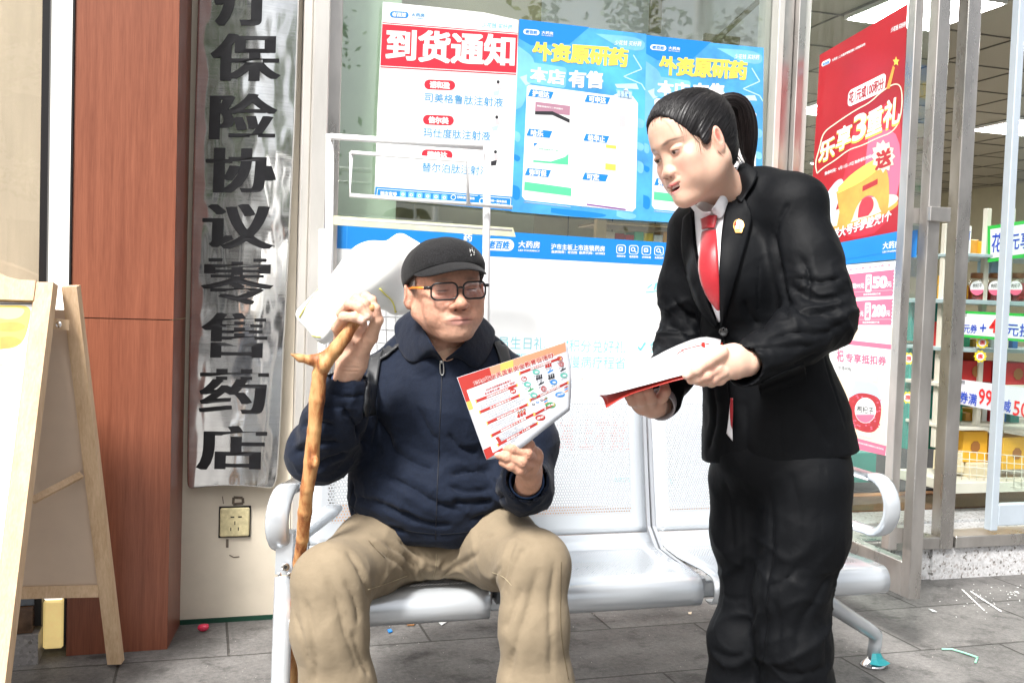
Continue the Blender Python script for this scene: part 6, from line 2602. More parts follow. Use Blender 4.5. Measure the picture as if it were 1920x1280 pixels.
# wisps at temple, ear and nape
for (x0, y0, x1, y1, x2, y2, n_) in ((1298, 246, 1310, 262, 1314, 284, 7), (1272, 226, 1282, 243, 1284, 258, 4), (1346, 284, 1352, 290, 1356, 294, 2), (1378, 290, 1386, 300, 1392, 310, 26), (1226, 215, 1219, 224, 1218, 236, 10), (1335, 200, 1300, 205, 1262, 228, 10)):
    for _ in range(n_):
        o_ = rh.gauss(0, 3.5)
        o2 = rh.gauss(0, 3)
        Yh = 1.955
        h0 = WM @ Vector((0.07, 0, 0))
        pp = []
        bw = bvh_of(Vhw, Fh) if 'bwH' not in globals() else bwH
        bwH = bw
        for (xx, yy) in ((x0 + o_, y0 + o2), (x1 + o_ * 1.2, y1 + o2), (x2 + o_ * 1.5, y2 + o2)):
            h_ = bw.ray_cast(CP, ray(xx, yy).normalized())
            q = h_[0] if h_[0] is not None else PY(xx, yy, 2.02)
            pp.append(q + (CP - q).normalized() * 0.0015)
        b.tube(pp, [0.00035, 0.0003, 0.00012], M_hair, 4, cap=False)
b.build("hair_strands", hair)
# hair tie and ponytail
tie = WM @ Vector(T_)
M_hair2 = mat("black_hair_tail", (0.013, 0.009, 0.009), 0.35, var=0.4, vscale=90, spec=0.5)
ptl = [tie, PY(1380, 190, 2.075), PY(1396, 222, 2.085), PY(1402, 262, 2.09), PY(1404, 296, 2.095), PY(1409, 326, 2.10)]
b = MB()
cur = smooth_line([np.array(p) for p in ptl], 3)
cur = [Vector(p) for p in cur]
n_ = len(cur)
rr_t = [0.011 + 0.013 * math.sin(math.pi * min(1, (i / (n_ - 1)) * 1.3)) * (1 if i / (n_ - 1) < 0.4 else 1) - 0.010 * max(0, i / (n_ - 1) - 0.75) / 0.25 for i in range(n_)]
b.tube(cur, [r_ * 0.8 for r_ in rr_t], M_hair2, 14)
for _ in range(260):
    a, q = rh.uniform(0, 6.283), math.sqrt(rh.uniform(0.4, 1.0))
    st_, en_ = rh.randrange(0, 6), n_ - 1 - rh.randrange(0, 8)
    pts = []
    for i in range(st_, en_ + 1, 2):
        t_ = (cur[min(i + 1, n_ - 1)] - cur[max(i - 1, 0)]).normalized()
        sx = t_.cross(Vector((0, 1, 0.2))).normalized()
        sy = t_.cross(sx)
        ph = a + i * 0.02
        pts.append(cur[i] + (sx * math.cos(ph) + sy * math.sin(ph)) * rr_t[i] * q * 1.05)
    b.tube(pts, 0.0008, M_hair2, 4, cap=False)
b.build("ponytail", hair)
b = MB()
b.lathe(tie, [(0.012, -0.006), (0.0145, -0.003), (0.0145, 0.003), (0.012, 0.006)], M_black, 20, axis=(cur[4] - tie))
b.build("hair_tie", hair)

# --- suit jacket
M_suit = mat("black_suit_wool", (0.0030, 0.0036, 0.0048), 0.62, var=0.15, vscale=200, bump=0.25, bscale=900, spec=0.16, bump2=0.3, b2scale=14)
M_shirt = mat("white_shirt", (0.74, 0.74, 0.77), 0.7, var=0.02, vscale=10, bump=0.2, bscale=300, bump2=0.3, b2scale=30)
M_tie = mat("red_satin_tie", (0.33, 0.007, 0.015), 0.36, var=0.08, vscale=60, bump=0.3, bscale=420, sheen=0.3, stretch=(1, 1, 3))
g = SDF(*sdf_bounds([J(1190, 300, 1.72), J(1640, 900, 2.42)], 0.04), 0.0042)
FT = ((0.55, 1.0, 0), 0.78)
g.path([J(1392, 440, 2.09), J(1418, 560, 2.08), J(1432, 680, 2.07), J(1455, 790, 2.08), J(1466, 900, 2.10)], [rp(98, 2.1), rp(98, 2.1), rp(104, 2.1), rp(128, 2.1), rp(156, 2.1)], k=0.04, flat_=FT)
g.ell(J(1372, 520, 2.02), (0.085, 0.07, 0.085), k=0.05)
g.cone(J(1318, 425, 2.15), J(1487, 392, 2.02), 0.058, 0.062, k=0.04)
g.cone(J(1345, 400, 2.13), J(1440, 372, 2.06), 0.050, 0.052, k=0.05)
g.ell(J(1400, 352, 2.10), (0.050, 0.055, 0.040), k=0.04)
g.path([J(1490, 396, 2.0), J(1516, 485, 1.97), J(1534, 556, 1.94), J(1537, 590, 1.92)], [0.062, 0.061, 0.060, 0.061], k=0.032)
g.ell(J(1494, 372, 2.0), (0.048, 0.055, 0.040), k=0.03)
g.path([J(1535, 598, 1.92), J(1496, 632, 1.885), J(1440, 664, 1.855), J(1398, 684, 1.835)], [0.060, 0.053, 0.045, 0.042], k=0.022)
g.ell(J(1552, 600, 1.93), (0.046, 0.05, 0.046), k=0.03)
g.path([J(1302, 440, 2.17), J(1284, 545, 2.2), J(1280, 640, 2.21)], [0.056, 0.052, 0.052], k=0.035)
g.path([J(1274, 648, 2.2), J(1256, 700, 2.11), J(1243, 750, 2.03)], [0.052, 0.044, 0.040], k=0.03)
a_, b_, c_ = J(1315, 868, 2.1), J(1400, 884, 1.95), J(1615, 826, 2.15)
nn = np.cross(b_ - a_, c_ - a_)
nn = nn if nn[2] < 0 else -nn
g.half(a_, nn, k=0.006)
g.cone(J(1390, 690, 1.80), J(1402, 682, 1.85), 0.036, 0.030, k=0.003, op='s')
g.cone(J(1233, 770, 1.98), J(1240, 752, 2.02), 0.034, 0.030, k=0.003, op='s')
g.cone(J(1374, 836, 1.93), J(1375, 905, 1.95), 0.004, 0.016, k=0.006, op='s')
g.ell(J(1362, 350, 2.03), (0.045, 0.050, 0.040), k=0.01, op='s')
Vw, Fw = g.mesh(1)
lines = [([(1478, 535), (1520, 560), (1560, 560), (1596, 545)], 0.009, -0.010), ([(1470, 560), (1510, 590), (1550, 585), (1590, 575)], 0.009, -0.010), ([(1490, 520), (1530, 530), (1580, 520)], 0.008, -0.007),
         ([(1440, 640), (1490, 620), (1540, 630), (1590, 600)], 0.009, -0.007), ([(1400, 660), (1450, 650), (1500, 650), (1550, 640)], 0.008, -0.005), ([(1430, 700), (1480, 690), (1540, 660)], 0.008, -0.005),
         ([(1500, 480), (1520, 520), (1510, 560)], 0.009, -0.007), ([(1450, 430), (1462, 500), (1470, 560), (1480, 600)], 0.010, -0.012), ([(1380, 700), (1390, 725)], 0.005, -0.002),
         ([(1262, 560), (1285, 590), (1310, 600)], 0.008, -0.008), ([(1250, 610), (1280, 620), (1310, 650)], 0.008, -0.009), ([(1230, 640), (1260, 650), (1300, 690)], 0.008, -0.007), ([(1300, 470), (1310, 560), (1312, 640)], 0.010, -0.010),
         ([(1330, 700), (1345, 780), (1325, 850)], 0.012, -0.005), ([(1424, 488), (1420, 560), (1425, 640)], 0.003, -0.0022), ([(1461, 741), (1468, 800), (1475, 866)], 0.003, -0.0024), ([(1541, 647), (1565, 736), (1588, 806)], 0.004, -0.003),
         ([(1500, 760), (1530, 790), (1560, 840)], 0.014, -0.004), ([(1400, 700), (1398, 780), (1402, 870)], 0.012, -0.004), ([(1395, 560), (1410, 600), (1440, 620)], 0.010, -0.006), ([(1365, 640), (1400, 655), (1430, 650)], 0.010, -0.006),
         ([(1480, 380), (1462, 410), (1455, 440)], 0.006, -0.005)]
Vw = pxcreases(Vw, Fw, [(a_, b_, c_ * 0.75) for a_, b_, c_ in lines], 2.0)
Vw = Vw + normals(Vw, Fw) * (fbm(Vw, 9, 0.0045, 13.1) + fbm(Vw, 26, 0.0014, 2.2))[:, None]
Vw = crumple(Vw, Fw, [(J(1545, 580, 1.87), 0.10, 1.0), (J(1480, 560, 1.9), 0.06, 0.8), (J(1270, 620, 2.15), 0.09, 1.0), (J(1440, 650, 1.8), 0.06, 0.5)], 11, 0.0075, 15.0, (1, 1, 1.4), 0.10)
sj = mesh_obj("suit_jacket", Vw, Fw, M_suit, wom, smooth=True)
bvw = bvh_of(Vw, Fw)
# shirt front, tie, collar, lapels
shirt = drape("shirt", bvw, [(1300, 388), (1304, 440), (1312, 500), (1328, 555), (1349, 605)], [(1386, 310), (1372, 400), (1366, 480), (1360, 560), (1352, 606)], 26, 10, 0.004, M_shirt, wom, 0.002, 2.02)
flapw = []


def HW(px, py, off=0.010, d=2.05):
    q = hit(bvw, px, py, d)[0]
    return np.array(q + (CP - q).normalized() * off)


nk = lambda px, py, Y: J(px, py, Y)
flap([nk(1392, 300, 2.10), nk(1386, 305, 2.07), nk(1372, 330, 2.035), nk(1352, 364, 2.01), nk(1334, 394, 1.995)],
     [nk(1398, 318, 2.12), nk(1386, 326, 2.06), HW(1373, 350, 0.016), HW(1361, 392, 0.014), HW(1354, 413, 0.014), HW(1344, 408, 0.014), HW(1335, 402, 0.014)], 20, 6, 0.006, M_shirt, shirt, "shirt_collar", 0.0025)
flap([nk(1300, 380, 2.06), nk(1308, 388, 2.03), nk(1320, 398, 2.01), nk(1333, 397, 1.998)],
     [nk(1292, 384, 2.10), HW(1306, 402, 0.014), HW(1312, 416, 0.014), HW(1320, 414, 0.014), HW(1332, 405, 0.014)], 16, 5, 0.004, M_shirt, shirt, "shirt_collar", 0.0025)
tie_ = empty("tie", HW(1335, 420))
adopt(tie_, wom)
drape("tie_blade", bvw, [(1320, 434), (1313, 480), (1310, 510), (1322, 550), (1347, 578)], [(1347, 432), (1349, 480), (1352, 520), (1353, 560), (1351, 580)], 24, 6, 0.010, M_tie, tie_, 0.003, 2.0, curve=0.004)
drape("tie_knot", bvw, [(1317, 406), (1319, 418), (1322, 434)], [(1351, 406), (1349, 420), (1345, 434)], 12, 6, 0.015, M_tie, tie_, 0.004, 2.0, curve=0.007)
M_lapel = M_suit
drape("lapel", bvw, [(1386, 322), (1368, 366), (1353, 430), (1348, 500), (1351, 570), (1355, 612)], [(1400, 395), (1417, 402), (1404, 450), (1388, 500), (1370, 560), (1357, 612)], 34, 8, (0.012, 0.009), M_lapel, sj, 0.003, 2.0, curve=0.004)
drape("lapel", bvw, [(1389, 306), (1386, 322), (1378, 350), (1372, 372)], [(1424, 328), (1420, 342), (1414, 355), (1393, 384)], 20, 8, (0.016, 0.010), M_lapel, sj, 0.003, 2.05, curve=0.005)
drape("lapel", bvw, [(1302, 392), (1305, 440), (1313, 500), (1328, 556), (1350, 606)], [(1284, 408), (1277, 460), (1288, 520), (1310, 575), (1348, 616)], 30, 6, (0.010, 0.008), M_lapel, sj, 0.003, 2.08, curve=0.004)
stripe("front_edge", bvw, [(1357, 612), (1360, 660), (1366, 720), (1372, 800)], 5, 0.003, M_lapel, sj, 0.003, 1.95, n=24)
drape("pocket_flap", bvw, [(1420, 716), (1465, 695), (1508, 674)], [(1425, 742), (1470, 730), (1515, 717)], 20, 5, 0.004, M_lapel, sj, 0.003, 1.95)
# button, badge
M_btn = flat("black_shiny_button", (0.02, 0.02, 0.022), 0.12, coat=0.8)
b = MB()
c_ = Vector(HW(1357, 622, 0.004, 1.95))
nrm = (CP - c_).normalized() + Vector((-0.3, 0, 0))
b.lathe(c_, [(0.0095, 0), (0.0105, 0.002), (0.0085, 0.0042), (0.006, 0.003)], M_btn, 20, axis=nrm)
b.build("button", sj)
M_gold = flat("gold_enamel", (0.80, 0.45, 0.14), 0.25, metal=0.5)
M_badr = flat("red_enamel", (0.62, 0.04, 0.02), 0.2, coat=0.6)
bd = empty("badge", HW(1385, 424, 0.014))
tag(bd, "small round red and gold emblem badge pinned to the woman's black lapel", "badge")
bm = Sheet(lambda px, py, o_=0.0: Vector(HW(px, py, 0.0215 + o_, 2.0)))
bm.ell(1385, 423, 10.2, 11.5, M_gold, 1, 28)
bm.ell(1385, 422.5, 8.6, 9.8, M_badr, 2.5, 24)
bm.poly([(1377, 431), (1393, 431), (1391, 437), (1379, 437)], M_gold, 1.7)
for dx in (-3.6, 0.0, 3.6):
    bm.ell(1385 + dx, 421 - (2.5 if dx == 0 else 0), 1.5, 2.2, M_gold, 4, 10)
bm.line((1379.5, 427), (1390.5, 427), 1.6, M_gold, 4)
bm.ell(1385, 422.5, 7.6, 8.8, M_gold, 4, 20, 20, 160, inner=0.82)
o = bm.build("emblem", bd)
md = o.modifiers.new("t", 'SOLIDIFY'); md.thickness = 0.0012; md.offset = -1
# shirt cuff of the far hand; shirt and tie end in the jacket's gap
b = MB()
b.lathe(J(1239, 757, 2.0), [(0.029, 0.03), (0.031, 0.0), (0.0315, -0.012), (0.028, -0.012), (0.026, 0.03)], mat("grey_cuff", (0.36, 0.34, 0.36), 0.7), 30, axis=Vector(J(1250, 735, 2.06)) - Vector(J(1236, 765, 1.99)))
b.build("shirt_cuff", shirt)
drape("shirt_tail", bvw, [(1370, 752), (1366, 790), (1362, 812)], [(1373, 752), (1375, 795), (1376, 830)], 12, 4, 0.004, M_shirt, shirt, 0.0015, 1.95)
drape("tie_end", bvw, [(1371, 744), (1369, 770), (1372, 796)], [(1376, 744), (1377, 772), (1375, 806)], 12, 4, 0.007, M_tie, tie_, 0.0015, 1.95)

# --- suit trousers
g = SDF(*sdf_bounds([J(1310, 800, 1.85), J(1620, 1580, 2.3)], 0.05), 0.0055)
g.ell(J(1462, 850, 2.08), (0.140, 0.118, 0.11), k=0)
g.path([J(1405, 900, 2.13), J(1402, 1000, 2.13), J(1412, 1110, 2.13), J(1392, 1200, 2.13), J(1388, 1290, 2.14), J(1390, 1520, 2.15)], [rp(78, 2.13), rp(66, 2.13), rp(54, 2.13), rp(58, 2.13), rp(58, 2.14), rp(62, 2.15)], k=0.03)
g.path([J(1512, 900, 2.03), J(1508, 1000, 2.03), J(1484, 1110, 2.02), J(1488, 1200, 2.02), J(1498, 1290, 2.03), J(1500, 1520, 2.05)], [rp(86, 2.03), rp(80, 2.03), rp(66, 2.03), rp(66, 2.03), rp(65, 2.03), rp(72, 2.05)], k=0.03)
Vq, Fq = g.mesh(1)
lines = [([(1560, 1070), (1530, 1120), (1500, 1170), (1490, 1230)], 0.012, -0.007), ([(1450, 1120), (1462, 1170), (1455, 1230)], 0.010, -0.006), ([(1530, 1150), (1548, 1200), (1552, 1260)], 0.010, -0.005),
         ([(1440, 900), (1450, 1000), (1440, 1100), (1430, 1200), (1430, 1280)], 0.010, -0.010), ([(1350, 1110), (1372, 1125), (1400, 1120)], 0.007, -0.004),
         ([(1360, 900), (1370, 960), (1375, 1040)], 0.010, -0.005), ([(1440, 1240), (1480, 1270), (1550, 1250)], 0.010, -0.007), ([(1545, 860), (1540, 960), (1530, 1060)], 0.004, -0.003), ([(1480, 880), (1500, 950), (1500, 1040)], 0.012, -0.005),
         ([(1390, 900), (1400, 980), (1398, 1080)], 0.010, -0.005), ([(1500, 1060), (1470, 1090), (1440, 1100)], 0.009, -0.006), ([(1335, 1215), (1370, 1235), (1400, 1225)], 0.009, -0.006)]
Vq = pxcreases(Vq, Fq, [(a_, b_, c_ * 0.6) for a_, b_, c_ in lines], 2.0)
Vq = Vq + normals(Vq, Fq) * (fbm(Vq, 5, 0.005, 21.3, (1, 1, 0.4)))[:, None]
Vq = crumple(Vq, Fq, [(J(1500, 1130, 1.95), 0.13, 0.9), (J(1385, 1130, 2.05), 0.12, 0.9), (J(1500, 1260, 1.95), 0.12, 0.7), (J(1390, 1270, 2.05), 0.10, 0.7)], 9, 0.0085, 25.0, (1, 1, 1.1), 0.12)
mesh_obj("suit_trousers", Vq, Fq, M_suit, wom, smooth=True)
for x_, yy in ((1390, 2.15), (1500, 2.05)):
    c_ = PY(x_, 1400, yy)
    g = SDF((c_.x - 0.12, c_.y - 0.2, 0), (c_.x + 0.12, c_.y + 0.12, 0.16), 0.006)
    g.cone((c_.x + 0.02, c_.y + 0.01, 0.05), (c_.x - 0.06, c_.y - 0.10, 0.032), 0.036, 0.030, k=0)
    g.cone((c_.x, c_.y, 0.05), (c_.x, c_.y, 0.12), 0.036, 0.04, k=0.02)
    g.half((0, 0, 0.006), (0, 0, -1))
    v_, f_ = g.mesh(0)
    mesh_obj("shoe", v_, f_, M_blackpl, wom, smooth=True)

# ------------------------------------------------------------------ papers in her hands
def paper_stack(name, near, far, nz, colr, label, bump_=0.0):
    n, m = 22, 8
    A = resample3([np.array(p) for p in near], n)
    B = resample3([np.array(p) for p in far], n)
    vs, fs = [], []
    for i in range(n):
        for j in range(m + 1):
            t = j / m
            vs.append(A[i] * (1 - t) + B[i] * t + np.array((0, 0, 0.006 * math.sin(math.pi * t) + nz)))
    for i in range(n - 1):
        for j in range(m):
            a = i * (m + 1) + j
            fs.append((a, a + 1, a + m + 2, a + m + 1))
    o = mesh_obj(name, vs, fs, colr, None, smooth=True)
    md = o.modifiers.new("t", 'SOLIDIFY'); md.thickness = 0.0012; md.offset = 0
    tag(o, label, "paper")
    return vs, (n, m)


def NF(dz=0):
    near = [J(1098, 724, 1.90), J(1112, 733, 1.885), J(1127, 743, 1.875), J(1180, 729, 1.86), J(1230, 716, 1.845), J(1280, 702, 1.83), J(1345, 690, 1.83)]
    far = [J(1096, 716, 1.96), J(1130, 704, 2.0), J(1175, 690, 2.02), J(1218, 674, 2.02), J(1262, 650, 2.01), J(1318, 629, 2.0), J(1352, 637, 1.98)]
    return near, far


M_white_p = flat("white_paper", (0.72, 0.72, 0.74), 0.45)
near, far = NF()
W1, _ = paper_stack("paper_sheets", near, far, 0.0, M_white_p, "stack of white printed sheets the woman holds out")
near2 = [p + np.array((0.0, 0.004, -0.004)) for p in near[2:]]
near2[0] = J(1137, 760, 1.885)
near2[1] = J(1172, 738, 1.868)
far2 = [p + np.array((0.004, 0.0, -0.002)) for p in far[2:]]
far2[0] = J(1124, 738, 1.95)
paper_stack("red_leaflet", near2, far2, -0.004, mat("red_leaflet_paper", (0.46, 0.03, 0.02), 0.35, var=0.3, vscale=7), "red printed leaflet underneath the white sheets the woman holds out")
# print on the top sheet
bvp = BVHTree.FromPolygons([tuple(v) for v in W1], [(i * 9 + j, i * 9 + j + 1, (i + 1) * 9 + j + 1, (i + 1) * 9 + j) for i in range(21) for j in range(8)])


def pmap(px, py, off=0.0):
    h_ = bvp.ray_cast(CP, ray(px, py).normalized())
    q = h_[0] if h_[0] is not None else bvp.find_nearest(PY(px, py, 1.92))[0]
    return q + (CP - q).normalized() * (off + 0.0035)


ps = Sheet(pmap)
ps.poly([(1284, 643), (1318, 630), (1349, 637), (1320, 641), (1300, 646)], M_pr, 1)
ps.poly([(1284, 643), (1300, 646), (1330, 641), (1345, 645), (1335, 650), (1290, 650), (1276, 648)], M_py, 1)
ps.pl([(1268, 664), (1282, 655), (1310, 648), (1330, 644)], 2.0, M_pr, 2)
ps.pl([(1279, 652), (1278, 657), (1284, 662)], 1.6, M_pr, 2)
ps.pl([(1217, 682), (1223, 680), (1228, 687), (1221, 690), (1217, 682)], 1.2, M_pg, 2)
M_ppink = flat("print_pink", (0.72, 0.42, 0.55), 0.4)
for i in range(3):
    ps.text("学习资料", (1192 + i * 2, 694 + i * 3), (1212 + i * 2, 688 + i * 3), 2.6, M_ppink, 2, 0.01)
    ps.text("安全知识", (1166 + i * 2, 706 + i * 3), (1186 + i * 2, 700 + i * 3), 2.6, M_ppink, 2, 0.01)
o = bpy.data.objects["paper_sheets"]
ps.build("print", o)
# ================================================================== POSTERS AND WINDOW GRAPHICS
I_blue = flat("ink_blue", (0.012, 0.21, 0.62), 0.35, coat=0.15)
I_blue2 = mat("ink_mid_blue", (0.07, 0.34, 0.70), 0.35, var=0.35, vscale=5)
I_lblue = mat("ink_light_blue", (0.17, 0.46, 0.76), 0.35, var=0.2, vscale=7)
I_pale = flat("ink_pale_blue", (0.42, 0.60, 0.76), 0.35)
I_red = flat("ink_red", (0.52, 0.025, 0.045), 0.35, coat=0.15)
I_red2 = mat("ink_deep_red", (0.36, 0.012, 0.020), 0.3, var=0.15, vscale=3)
I_pink = flat("ink_pink", (0.76, 0.14, 0.24), 0.4)
I_lpink = flat("ink_light_pink", (0.80, 0.50, 0.52), 0.4)
I_cream = flat("ink_cream", (0.80, 0.66, 0.50), 0.4)
I_yel = flat("ink_yellow", (0.80, 0.62, 0.10), 0.35)
I_org = mat("ink_orange", (0.66, 0.32, 0.06), 0.35, var=0.2, vscale=9)
I_white = flat("poster_white", (0.78, 0.80, 0.80), 0.4, coat=0.1)
I_cyan = flat("ink_cyan", (0.16, 0.58, 0.66), 0.4)
I_txtb = flat("ink_text_blue", (0.05, 0.28, 0.55), 0.4)
I_blk = flat("ink_black", (0.03, 0.03, 0.035), 0.4)
I_grey = flat("ink_grey", (0.40, 0.42, 0.45), 0.4)
I_green = flat("ink_green", (0.10, 0.52, 0.30), 0.4)
I_peach = flat("ink_peach", (0.80, 0.42, 0.38), 0.4)


def wall_sheet(v):
    return Sheet(lambda x, y, o_=0.0: PV(x, y, v - o_))


def logo(s, x, y, w_, m_pill, m_txt, m_side, slope, layer=2, h=None):
    """pill with bold slanted lettering and the words beside it; x,y left middle, w_ pill width, slope of the baseline"""
    h = h or w_ * 0.34
    n = 7
    pts = []
    for (cx, a0) in ((x + w_ - h / 2, -90), (x + h / 2, 90)):
        for i in range(n + 1):
            a = R(a0 + 180 * i / n)
            pts.append((cx + h / 2 * math.cos(a), y + (cx - x) * slope + h / 2 * math.sin(a)))
    s.poly(pts, m_pill, layer)
    hh = h * 0.66
    s.text("老百姓", (x + h * 0.30, y + hh / 2 + h * 0.3 * slope), (x + w_ - h * 0.45, y + hh / 2 + (w_ - h * 0.3) * slope), hh, m_txt, layer + 1, 0.045, slant=0.14, res=2)
    x2 = x + w_ * 1.14
    s.text("大药房", (x2, y + hh * 0.30 + w_ * slope), (x2 + w_ * 0.72, y + hh * 0.30 + w_ * 1.8 * slope), hh * 0.9, m_side, layer + 1, 0.018, res=2)
    s.text("LBX PHARMACY", (x2, y + hh * 0.75 + w_ * slope), (x2 + w_ * 0.72, y + hh * 0.75 + w_ * 1.8 * slope), hh * 0.24, m_side, layer + 1, 0.02, res=2)


def blot(s, pts, m, layer):
    s.poly([tuple(p) for p in smooth_line([np.array(p) for p in pts], 2)], m, layer)


# --- poster 1
P1 = ((718, 4), (972, 36), (961, 396), (702, 369))
s = wall_sheet(VF - 0.012)
s.slab([(718, 4), (800, 12), (908, 24), (972, 38), (969, 200), (961, 396), (830, 382), (702, 371), (708, 200)], I_white, 0.0015)
s.poly([(717, 42), (971, 62), (968, 141), (713, 127)], I_red, 1)
s.line((717, 44.5), (971, 64.5), 1.3, I_white, 2)
s.line((713, 124), (968, 138), 1.3, I_white, 2)
logo(s, 731, 27, 35, I_blue, I_white, I_txtb, 0.05)
s.text("少花钱 买好药", (903, 51), (960, 56), 9.5, I_lblue, 2, 0.01, slant=0.12, res=2)
s.text("到货通知", (724, 112), (963, 125), 58, I_white, 3, 0.038, res=4)
for k_, (y, nm, tx) in enumerate(((0, "诺和盈", "司美格鲁肽注射液"), (66, "信尔美", "玛仕度肽注射液"), (131, "穆峰达", "替尔泊肽注射液"))):
    dx = -k_ * 2.5
    q = ((796 + dx, 149 + y), (854 + dx, 151.5 + y), (853 + dx, 170 + y), (795 + dx, 167.5 + y))
    s.rrect(q, I_red, 1, 0.5, 6, 3.1)
    s.text(nm, (806 + dx, 165 + y), (843 + dx, 167 + y), 12.5, I_white, 3, 0.05, res=2)
    xe = 943 if k_ == 0 else 922
    s.text(tx, (796 + dx, 191 + y), (xe + dx, (202 if k_ == 0 else 199) + y - 0.5), 17.5, I_txtb, 2, 0.006, res=3)
    # small seated figures at the right edge
    fx, fy = 934 + dx, 160 + y
    s.ell(fx, fy - 6, 3, 3.4, I_blk, 1, 10)
    s.poly([(fx - 4, fy - 2), (fx + 3, fy - 2), (fx + 7, fy + 8), (fx - 2, fy + 9)], I_lpink, 1.5)
    s.poly([(fx - 10, fy + 12), (fx + 3, fy + 9), (fx + 1, fy + 19), (fx - 8, fy + 20)], (I_pale, I_pale, I_blk)[k_], 1)
s.poly([(704, 350), (962, 369), (961, 396), (702, 371)], I_blue, 1)
s.pl([(708, 354), (896, 367)], 1.0, I_white, 2)
s.pl([(900, 367.5), (958, 372), (957, 391), (706, 371), (708, 354)], 1.0, I_white, 2)
s.text("到店享受", (713, 367.5), (744, 370), 9.5, I_white, 2, 0.03, res=2)
for i in range(6):
    x = 750 + i * 15.5
    s.rrect(((x, 358.5 + i * 1.2), (x + 11.5, 359.3 + i * 1.2), (x + 11, 370.3 + i * 1.2), (x - 0.5, 369.5 + i * 1.2)), I_lblue, 2, 0.25, 3)
    s.ell(x + 5.5, 364.5 + i * 1.2, 3, 3, I_white, 3, 10)
    s.ell(x + 5.5, 364.5 + i * 1.2, 1.3, 1.3, I_blue, 4, 8)
s.ell(850, 370, 5, 5, I_white, 2, 14, inner=0.75)
s.text("健康咨询服务", (857, 372), (890, 375), 5, I_white, 2, 0.03, res=2)
s.rrect(((846, 377), (892, 380), (891, 384.5), (845, 381.5)), I_white, 2, 0.5, 3, 8)
s.ell(904, 377, 5.5, 6, I_white, 2, 14, inner=0.72)
s.text("全国统一服务热线", (912, 378), (950, 381), 5, I_white, 2, 0.03, res=2)
s.text("400 6252 888", (912, 386), (950, 389), 5.5, I_white, 2, 0.045, res=2)
s.text("温馨提示：请按药品说明书或在药师指导下购买和使用", (716, 340), (880, 351), 3.2, I_grey, 1, 0.0, res=2)
o = s.build("wall_poster")
tag(o, "white poster with red headline band taped left on the pharmacy window", "poster")
# tape pieces
s = wall_sheet(VF - 0.016)
s.poly([(962, 28), (984, 30), (986, 36), (965, 35)], flat("clear_tape", (0.62, 0.60, 0.46), 0.2), 1)


